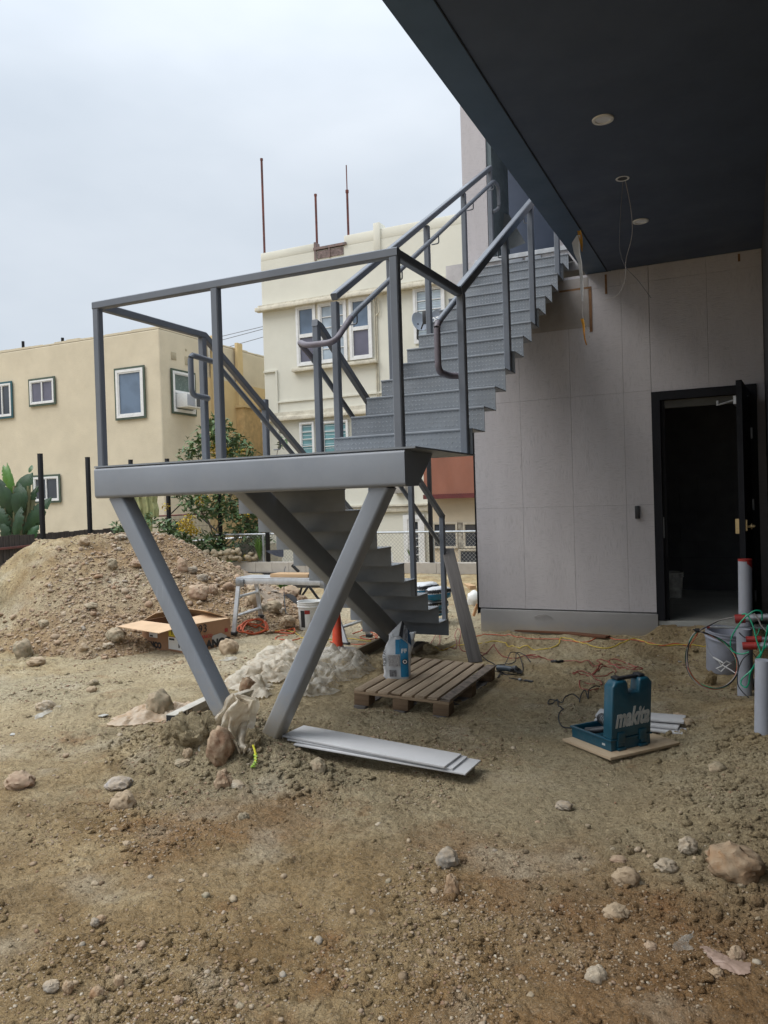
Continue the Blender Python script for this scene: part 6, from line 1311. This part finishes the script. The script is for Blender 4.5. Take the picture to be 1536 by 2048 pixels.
wallq('flap', [P3(-.002, .02, hB+.002), P3(-.002, Ly-.02, hB+.002), P3(.26, Ly-.04, hB+.05), P3(.26, .18, hB+.03)], cardb)
wallq('flap', [P3(Lx, .02, hB+.002), P3(Lx, Ly, hB+.002), P3(Lx-.10, Ly-.05, hB+.09), P3(Lx-.10, .10, hB+.07)], cardb)
wallq('flap', [P3(.02, Ly, hB+.002), P3(Lx-.02, Ly, hB+.002), P3(Lx-.06, Ly-.22, hB+.11), P3(.10, Ly-.22, hB+.10)], cardb)
def on_left(name, a0, a1, c0, c1, mat, off=.0015):  # on the face b=0
    wallq(name, [P3(a0, -off-.004, c0), P3(a1, -off-.004, c0), P3(a1, -off-.004, c1), P3(a0, -off-.004, c1)], mat, .0008)
on_left('paper_label', Lx*.62, Lx*.82, .135, .20, label); on_left('bar_code', Lx*.73, Lx*.80, .142, .16, ink, .003); on_left('paper_label', .03, Lx*.36, .04, .165, label); on_left('bar_code', Lx*.10, Lx*.13, .065, .115, ink, .003); on_left('label_heading', Lx*.22, Lx*.34, .135, .155, ink, .003)
on_left('paper_label', Lx*.18, Lx*.35, .175, .27, yellab); on_left('arrow_mark', Lx*.26, Lx*.28, .19, .25, ink, .003)
def otext(s, size, a, c, face, mat, bold=.004):
    if face == 'left': mt_ = frame_m(-ux, EZ, P3(a, -.0075, c))
    else: mt_ = frame_m(uy, EZ, P3(-.0075, a, c))
    put('lettering', text_mesh(s, size, mt_, bold=bold), mat, cbx, flat=True)
otext('BLANCO', .085, Lx*.76, .055, 'left', ink, .006); otext('BLANCO', .11, Ly*.62, .06, 'right', ink, .006); otext('93', .12, Ly*.38, .235, 'right', ink, .0); otext('BLANCO', .05, Ly*.42, .15, 'right', inkred, .001)
wallq('arrow_mark', [P3(-.006, Ly*.86, .16), P3(-.006, Ly*.93, .16), P3(-.006, Ly*.93, .20), P3(-.006, Ly*.86, .20)], inkred, .0008)
wallq('torn_label', [P3(-.006, Ly*.56, .045), P3(-.006, Ly*.9, .06), P3(-.006, Ly*.9, .12), P3(-.006, Ly*.78, .16), P3(-.006, Ly*.58, .145)], M('grey_tape', (.36, .35, .33), .5), .0008)
# ---- flattened cardboard
fa = [G(486, 1218), G(545, 1222), G(575, 1240), G(563, 1256), G(500, 1250), G(478, 1235)]
fc = thing('flattened_cardboard', 'flattened pale cardboard sheet lying over stones behind the coil of orange cord', 'cardboard', tuple(G(525, 1250)))
bm = B(); n = 12; ro = []
ca = [AT(488, 1214, 10.9), AT(572, 1236, 10.6), AT(498, 1246, 9.6), AT(565, 1256, 9.6)]
for j in range(n+1):
    row = []
    for i in range(n+1):
        s, t = i/n, j/n; p = ca[0].lerp(ca[1], s).lerp(ca[2].lerp(ca[3], s), t); p.z += .06*math.sin(s*math.pi)*(1-t*.6)+.02*math.sin(s*7)*t; p.z = max(p.z, H(p.x, p.y)+.015); row.append(bm.verts.new(p))
    ro.append(row)
for a, b in zip(ro, ro[1:]):
    for i in range(n): bm.faces.new((a[i], a[i+1], b[i+1], b[i]))
bmesh.ops.solidify(bm, geom=bm.faces[:], thickness=.006); put('sheet', bm, cardb_p, fc)
for s, t in ((.15, .25), (.28, .25), (.15, .6), (.3, .62), (.78, .35)):
    p = ca[0].lerp(ca[1], s).lerp(ca[2].lerp(ca[3], s), t); p.z = max(p.z+.06*math.sin(s*math.pi)*(1-t*.6)+.02*math.sin(s*7)*t, H(p.x, p.y)+.015)+.012; put('printed_mark', box(B(), p, (.10, .10, .003)), M('faded_print', (.25, .21, .17), .8), fc, flat=True)
# ---- aluminium work platform
PYY = 7.4
tl = PY(474, 1152, PYY); trr = PY(700, 1160, PYY); zt2 = tl.z-.01
fl0 = G(455, 1277); fr0 = G(690, 1292)
wp = thing('work_platform', 'folding aluminium work platform with splayed ladder legs standing before the heap', 'work platform', ((fl0.x+fr0.x)/2, PYY, 0))
X0, X1 = tl.x+.02, fr0.x-.05-.18; Y0, Y1 = PYY-.05, PYY+.28
put('deck', bx(X0, X1, Y0, Y1, zt2-.012, zt2, .002), alu, wp); put('deck_rail', bx(X0, X1, Y0-.004, Y0+.02, zt2-.075, zt2-.0125, .003), alu, wp); put('deck_rail', bx(X0, X1, Y1-.02, Y1+.004, zt2-.075, zt2-.0125, .003), alu, wp)
for sx_, xt, xf in ((-1, X0+.04, fl0.x-.02), (1, X1-.04, fr0.x-.0)):
    for yy, yf in ((Y0, Y0-.10), (Y1, Y1+.12)):
        g_z = H(xf, yf); top = Vector((xt, yy, zt2-.04)); ft = Vector((xf, yf, g_z+.01)); put('leg', sweep(B(), [top, ft], rrect(.055, .022, .004, 1), up=EY), alu, wp); put('foot_pad', box(B(), ft+EZ*.005, (.07, .05, .035), None, .004), blackpl, wp)
        lock = box(B(), (xt-sx_*.02, yy-.012, zt2-.06), (.11, .02, .09), None, .008); put('hinge_lock', lock, greymetal, wp)
    for t_ in (.33, .72):
        a = Vector((xt, Y0, zt2-.04)).lerp(Vector((xf, Y0-.10, H(xf, Y0))), t_); b = Vector((xt, Y1, zt2-.04)).lerp(Vector((xf, Y1+.12, H(xf, Y1))), t_); put('rung', sweep(B(), [a, b], rrect(.055, .02, .003, 1)), alu, wp)
pw = [PY(545, 1150, PYY+.05), PY(620, 1150, PYY+.05)]
o = put('lumber_offcut', bx(pw[0].x, pw[1].x, PYY+.0, PYY+.20, zt2+.001, zt2+.04, .002), fresh_w); tag(o, 'short fresh lumber offcut lying on the aluminium work platform', 'lumber')
# ---- black sawhorse behind
sh_ = thing('sawhorse', 'black folding sawhorse standing behind the white bucket', 'sawhorse', tuple(G(618, 1216)))
SDp = depth(G(618, 1216)); q = lambda px, py, d=0: AT(px, py, SDp+d)
put('beam', sweep(B(), [q(590, 1172), q(640, 1172, .6)], rrect(.07, .05, .006, 1)), blackpl, sh_)
for (a, b, dd) in (((617, 1172), (588, 1216), 0), ((618, 1172), (650, 1216), 0), ((604, 1172), (594, 1214), .4)): put('leg', sweep(B(), [q(*a, dd), q(*b, dd)], rrect(.05, .03, .004, 1)), blackpl, sh_)
tag(put('round_lid', lathe([(0, 0), (.15, 0), (.16, .02), (0, .03)], 22, mtx=Matrix.Translation(q(577, 1212, -.2)) @ Matrix.Rotation(R(75), 4, 'X')), blackpl), 'round black lid standing on edge left of the sawhorse', 'lid')
cord('black_hose', 'thin black hose arching over the boulders behind the platform', 'hose', [(572, 1228), (569, 1212, .12), (570, 1190, .3), (573, 1172, .35)], .007, cord_b)
# ---- buckets
def bucket(name, lab, loc, r0, r1, h_, mat, tilt=(0, 0, 0), lid=False):
    t = thing(name, lab, 'bucket', loc); t.rotation_euler = tilt
    put('shell', lathe([(0, .004), (r0*.97, .004), (r0, .01), (r1, h_), (r1-.004, h_), (r0-.004, .012), (0, .010)], 30), mat, t, local=True)
    put('rim', lathe([(r1*.985, h_*.80), (r1*1.05, h_*.81), (r1*1.05, h_*.84), (r1*1.0, h_*.845), (r1*1.0, h_*.90), (r1*1.04, h_*.905), (r1*1.04, h_*.93), (r1*1.0, h_*.935), (r1*1.01, h_*.975), (r1*1.06, h_*.98), (r1*1.06, h_), (r1*.985, h_)], 30), mat, t, local=True)
    return t
wb = G(610, 1262); tb_ = bucket('white_bucket', 'white plastic bucket with a black and red label behind the right strut', (wb.x, wb.y+.14, H(wb.x, wb.y)), .135, .15, .34, whiteplastic)
for k, (a0, a1, z0_, z1_, mt_) in enumerate(((-112, -88, .04, .24, ink), (-87, -62, .20, .245, redplastic), (-87, -62, .04, .195, label))):
    bm = B(); vv = []
    for i in range(7):
        a = R(a0+(a1-a0)*i/6); vv.append([bm.verts.new(((.136+.015*z/.34+.003)*math.cos(a), (.136+.015*z/.34+.003)*math.sin(a), z)) for z in (z0_, z1_)])
    for p, q2 in zip(vv, vv[1:]): bm.faces.new((p[0], q2[0], q2[1], p[1]))
    put('label', bm, mt_, tb_, local=True)
gbp = Vector((-.225, 7.05, H(-.225, 7.05)))
tg = bucket('grey_bucket', 'grey ribbed plastic bucket with a wire handle behind the upright pipes', tuple(gbp+Vector((0, 0, .01))), .125, .155, .35, bucketgrey, (R(5), R(7), 0))
put('handle', tube(smooth_path([(-.157, 0, .28), (-.11, -.11, .17), (0, -.165, .12), (.11, -.11, .17), (.157, 0, .28)]), .003, 6), galv, tg, local=True); put('handle_grip', tube([(-.075, -.135, .145), (.0, -.163, .12)], .008, 8), whiteplastic, tg, local=True)
ib = PZ(1342, 1195, .29); tk = bucket('old_bucket', 'stained old bucket standing inside the dark doorway', (-.63, ib.y+.0 if ib.y < 10 else 8.9, .29), .12, .14, .30, M('stained_bucket', (.36, .35, .32), .7, var=.35, scale=9))
tk.location = (PZ(1342, 1195, .29).x, PZ(1342, 1195, .29).y, .29)
# ---- traffic cone post on its base
cp = G(666, 1306); co = thing('traffic_cone', 'slim orange red plastic cone on a dark flat base behind the right strut', 'traffic cone', (cp.x, cp.y+.1, H(cp.x, cp.y)))
put('cone', lathe([(.062, .025), (.052, .10), (.038, .42), (.022, .46), (0, .47)], 20), conem, co, local=True); put('base', lathe([(0, 0), (.20, 0), (.20, .02), (.07, .03), (.06, .06)], 8), M('cone_base', (.32, .30, .27), .8, dirt=.5), co, local=True)
# ---- mortar bags beside the bottom of the stair
def flat_bag(px0, px1, pyb, hpx, lab, D, rot):
    c = AT((px0+px1)/2, pyb-hpx/2, D); L_ = (px1-px0)/FPX*D*1.05; h_ = hpx/FPX*D; t = thing('mortar_bag', lab, 'bag', (c.x, c.y, c.z-h_/2), rot, 'blue and white bags of mortar heaped beside the lower flight')
    bm = rock_mesh(L_/2, .2, h_/2*1.05, int(px0), .13, 4)
    for v_ in bm.verts:
        n_ = Vector((v_.co.x/(L_/2), v_.co.y/.2, v_.co.z/(h_/2)));
        v_.co = Vector((math.copysign(abs(n_.x)**.55, n_.x)*L_/2, math.copysign(abs(n_.y)**.6, n_.y)*.2, math.copysign(abs(n_.z)**.75, n_.z)*h_/2+h_/2))
    for fc_ in bm.faces:
        q_ = fc_.calc_center_median(); u_ = q_.x/L_; w_ = q_.z/h_
        fc_.material_index = 1 if (u_ > .02 and w_ < .5) or (u_ < -.3 and .55 < w_ < .8) else 2 if (u_ > -.06 and .55 < w_ < .82) or (-.42 < u_ < -.3 and .25 < w_ < .5) else 0
    bo_ = put('bag_body', bm, bagwhite, t, local=True); bo_.data.materials.append(bagblue); bo_.data.materials.append(ink)
    put('seam', tube([(-L_*.1, -.205, h_*.54), (L_*.45, -.205, h_*.56)], .006, 5), whiteplastic, t, local=True)
BD = 9.5
flat_bag(831, 867, 1191, 26, 'mortar bag nearest the steps, on the left of the pile', BD, R(-20)); flat_bag(855, 890, 1199, 26, 'upper right mortar bag leaning on the stair end post', BD-.05, R(-28)); flat_bag(853, 885, 1218, 18, 'lowest mortar bag at the bottom of the pile', BD, R(-20)); flat_bag(853, 885, 1232, 14, 'mortar bag lying on the ground under the pile', BD+.05, R(-20))
# ---- things past the corner of the grey wall
a = AT(928, 1166, 13.5); b = AT(946, 1176, 12.6); tag(put('lumber_offcut', sweep(B(), [a-EZ*.02, b+EZ*.0], rrect(.10, .07, .004, 1)), fresh_w), 'fresh lumber piece half hidden behind the corner of the grey wall', 'lumber')
a = AT(947, 1232, 9.2); b = AT(955, 1208, 9.2); tag(put('wooden_stake', sweep(B(), [a, b], rrect(.04, .03, .003, 1)), M('orange_stake', (.42, .22, .10), .7)), 'short orange brown stake at the foot of the grey wall corner', 'stake')
tag(put('white_pipe', tube([AT(872, 1152, 16), AT(886, 1154, 15.6)], .07, 10), whiteplastic), 'short white pipe stub by the foot of the block wall', 'pipe')
tag(put('white_sack', rock_mesh(.10, .08, .13, 77, .2, 3), whiteplastic), 'small white bundle peeking out behind the grey wall corner', 'bundle').location = AT(947, 1200, 11)
tg_ = B(); tp = [AT(533, 1102, 14.6), AT(568, 1100, 14.0), AT(566, 1112, 14.0), AT(545, 1114, 14.3)]
wbm = thing('wheelbarrow_tray', 'dark blue shallow tray propped on the block wall under the stairs', 'tray', tuple(AT(550, 1112, 14.3)))
bm = B(); row0 = [AT(532+k*7, 1101-k*.4, 14.6) for k in range(6)]; row1 = [AT(534+k*6.6, 1104+5*math.sin(k/5*2.2)+k*1.2, 14.2) for k in range(6)]
v0 = [bm.verts.new(p) for p in row0]; v1 = [bm.verts.new(p) for p in row1]
for k in range(5): bm.faces.new((v0[k], v0[k+1], v1[k+1], v1[k]))
bmesh.ops.solidify(bm, geom=bm.faces[:], thickness=.03); put('tray', bm, M('navy_plastic', (.012, .018, .04), .4), wbm)
put('strut', tube([AT(584, 1130, 14.0), AT(598, 1144, 14.0)], .03, 6), blackpl, wbm); put('bottle_neck', tube([AT(783, 1124, 15.2), AT(780, 1105, 15.2)], .04, 8), whiteplastic, thing('spray_bottle', 'small white bottle standing on the block wall beside the steps', 'bottle', tuple(AT(781, 1124, 15.2))))

# ================================================================== PIPES AND WIRES AT THE RIGHT
def pv(px, py, y): return PY(px, py, y)
def vpipe(lab, top, bot, y, r, mat, taped=True, name='plastic_pipe'):
    a = pv(*top, y); b = pv(*bot, y); b = Vector((b.x, b.y, H(b.x, b.y)-.1)); t = thing(name, lab, 'pipe', (b.x, y, b.z), 0, 'grey plastic pipes rising from the dirt')
    d = (a-b).normalized(); bm = B(); tube([b, a], r, 22, bm); o = put('pipe', bm, mat, t)
    if taped:
        put('tape', tube([a-d*.012, a+d*.004], r*1.03, 22), redplastic, t)
        bm = B(); n = 10
        for i in range(n):
            an = R(-75+i*12); an2 = R(-75+(i+1)*12); f0 = .03+.075*(i/n)+.10*max(0, (i-6)/4)**2; f1 = .03+.075*((i+1)/n)+.10*max(0, (i-5)/4)**2
            def q(an_, dz): return a+Vector((math.cos(an_)*(r+.002), math.sin(an_)*(r+.002), 0))+d*(-dz)
            bm.faces.new([bm.verts.new(p) for p in (q(an, .0), q(an2, .0), q(an2, f1), q(an, f0))])
        put('tape_tail', bm, redplastic, t)
    return t
vpipe('tall grey plastic pipe with red tape at its top in front of the doorway', (1490, 1119), (1490, 1300), 6.55, .049, greyplastic)
vpipe('short grey plastic pipe standing in front of the tall one', (1487, 1258), (1489, 1385), 6.30, .050, greyplastic, False)
vpipe('thick grey plastic pipe at the right edge nearest the viewer', (1527, 1320), (1525, 1480), 5.05, .046, greyplastic, False)
def conduit(lab, y, a, b, r, rc, L_=.12, tape=True):
    p = pv(*a, y); q = pv(*b, y); q = Vector((.164, y, p.z+(q.z-p.z))); t = thing('metal_conduit', lab, 'conduit', tuple(p), 0, 'metal conduits with red capped ends'); d = (q-p).normalized()
    put('tube', tube([p+d*.02, q], r, 14), galv, t); put('red_cap', tube([p, p+d*L_], rc, 14), redplastic, t); put('coupling', tube([p+d*(L_+.03), p+d*(L_+.06)], r*1.25, 14), galv, t)
conduit('upper thick metal conduit with a red end beside the tall pipe', 6.40, (1470, 1238), (1536, 1233), .026, .034, .07)
conduit('middle metal conduit with a red end', 6.05, (1492, 1279), (1536, 1277), .016, .022, .10)
conduit('lowest metal conduit with a red taped end', 5.95, (1485, 1292), (1536, 1290), .020, .027, .09)
conduit('thin bare conduit running level over the rim of the grey bucket', 6.45, (1414, 1254), (1536, 1256), .009, .010, .02)
def wire(lab, pts, r, mat, y0, y1=None, name='green_wire', cat='wire', group=None, n=6):
    P = []
    for i, p in enumerate(pts): y = y0+(0 if y1 is None else (y1-y0)*i/(len(pts)-1)); q = pv(p[0], p[1], y); q.z = max(q.z, H(q.x, q.y)+.004); P.append(q)
    o = put(name, tube(smooth_path(P, n), r, 7), mat); tag(o, lab, cat, group); return o
wire('green wire looping down from the upper conduit and back under the red ends', [(1484, 1229), (1492, 1228), (1500, 1238), (1508, 1258), (1513, 1280), (1520, 1300), (1521, 1315), (1512, 1330), (1498, 1345), (1484, 1358), (1482, 1368), (1492, 1375), (1498, 1365), (1500, 1348), (1510, 1328), (1524, 1305), (1531, 1280), (1536, 1250)], .0052, cord_g, 6.0, 5.7)
wire('green wire forming the big oval loop left of the tall pipe', [(1524, 1240), (1523, 1224), (1512, 1221), (1500, 1227), (1485, 1240), (1472, 1258), (1463, 1275), (1461, 1292), (1466, 1303), (1482, 1308), (1498, 1304)], .0052, cord_g, 6.0, 5.9)
wire('short green wire ends poking up between the red capped conduits', [(1513, 1272), (1517, 1264), (1519, 1256)], .003, cord_g, 5.9)
wire('green wire dropping behind the thick pipe at the right', [(1534, 1290), (1522, 1306), (1512, 1320), (1516, 1335), (1522, 1344)], .0045, cord_g, 5.85)
wire('pale wire curving down from the upper conduit', [(1508, 1227), (1516, 1236), (1522, 1250), (1534, 1264)], .0048, cord_w, 6.0)
wire('black wire stub leaving the red capped middle conduit', [(1491, 1276), (1484, 1271), (1478, 1265)], .004, cord_b, 6.0)
wire('black wire hanging between the conduits and the thick pipe', [(1504, 1304), (1510, 1312), (1514, 1318), (1514, 1330)], .003, cord_b, 5.9)
wl_t = thing('wire_coil', 'hanging coil of bundled multicoloured wires tied with black tape', 'wire coil', tuple(pv(1395, 1375, 6.0)))
lp = [(1397, 1261), (1385, 1272), (1376, 1290), (1372, 1312), (1375, 1335), (1385, 1355), (1402, 1370), (1425, 1377), (1447, 1374), (1464, 1362), (1473, 1345), (1474, 1325), (1466, 1305), (1450, 1287), (1432, 1275), (1412, 1267), (1398, 1263)]
for k, mt_ in enumerate((cord_w, cord_b, cord_g, cord_o, cord_w, cord_b)):
    P = [pv(x+math.sin(i*.8+k)*1.4+(k-2)*.5, y+math.cos(i*.9+k*2)*1.4, 6.0+.006*math.sin(i+k*2)) for i, (x, y) in enumerate(lp)]
    put('wire', tube(smooth_path(P, 4), .0032, 6), mt_, wl_t)
for k, mt_ in enumerate((cord_w, cord_b)): put('wire', tube(smooth_path([pv(1398, 1262, 6.0), pv(1406, 1256+k*2, 6.1), pv(1418, 1250+k*2, 6.3), pv(1440, 1240+k, 6.42), pv(1470, 1234, 6.42)], 5), .003, 6), mt_, wl_t)
put('wire', tube(smooth_path([pv(1396, 1264, 6.0), pv(1392, 1272, 6.02), pv(1382, 1288, 6.02), pv(1380, 1296, 6.02)], 5), .004, 6), cord_o, wl_t)
put('tape_tie', rock_mesh(.022, .016, .016, 5, .3, 2), blackpl, wl_t, local=True).location = pv(1394, 1261, 5.99)-wl_t.location; put('tape_end', tube([pv(1394, 1261, 5.99), pv(1386, 1259, 5.98)], .006, 5), blackpl, wl_t)
wire('black wires hanging behind the coil down to the ground', [(1498, 1308), (1486, 1318), (1478, 1335), (1475, 1352), (1476, 1370), (1486, 1385), (1498, 1396)], .0035, cord_b, 6.0, 5.9, 'black_wire')
ws = thing('wire_spacer', 'bent white wire clip lying in front of the grey bucket', 'wire clip', tuple(G(1455, 1340)))
zg = 6.7
put('bent_wire', tube([pv(1436, 1321, zg), pv(1444, 1332, zg), pv(1433, 1337, zg), pv(1442, 1343, zg), pv(1452, 1333, zg), pv(1462, 1327, zg), pv(1453, 1322, zg), pv(1444, 1330, zg), pv(1458, 1338, zg-.02), pv(1472, 1347, zg-.04)], .0042, 6), whiteplastic, ws)
hp = G(1512, 1372); tag(put('crumpled_bag', rock_mesh(.05, .04, .035, 55, .35, 3), blackpl), 'crumpled black plastic bag on the ground between the pipes', 'bag').location = (hp.x, hp.y, H(hp.x, hp.y)+.02)

# ------------------------------------------------------------------ put each lone mesh's origin at its own base
for o in list(COL.objects):
    if o.type != 'MESH' or o.parent is not None or o.get('kind') in ('structure', 'stuff'): continue
    if o.location.length > 1e-6 or o.data.users > 1: continue
    n = len(o.data.vertices); a = np.empty(n*3, np.float32); o.data.vertices.foreach_get('co', a); a = a.reshape(-1, 3); c = Vector(((a[:, 0].min()+a[:, 0].max())/2, (a[:, 1].min()+a[:, 1].max())/2, a[:, 2].min()))
    if o.matrix_world != Matrix.Identity(4): continue
    o.data.transform(Matrix.Translation(-c)); o.location = c
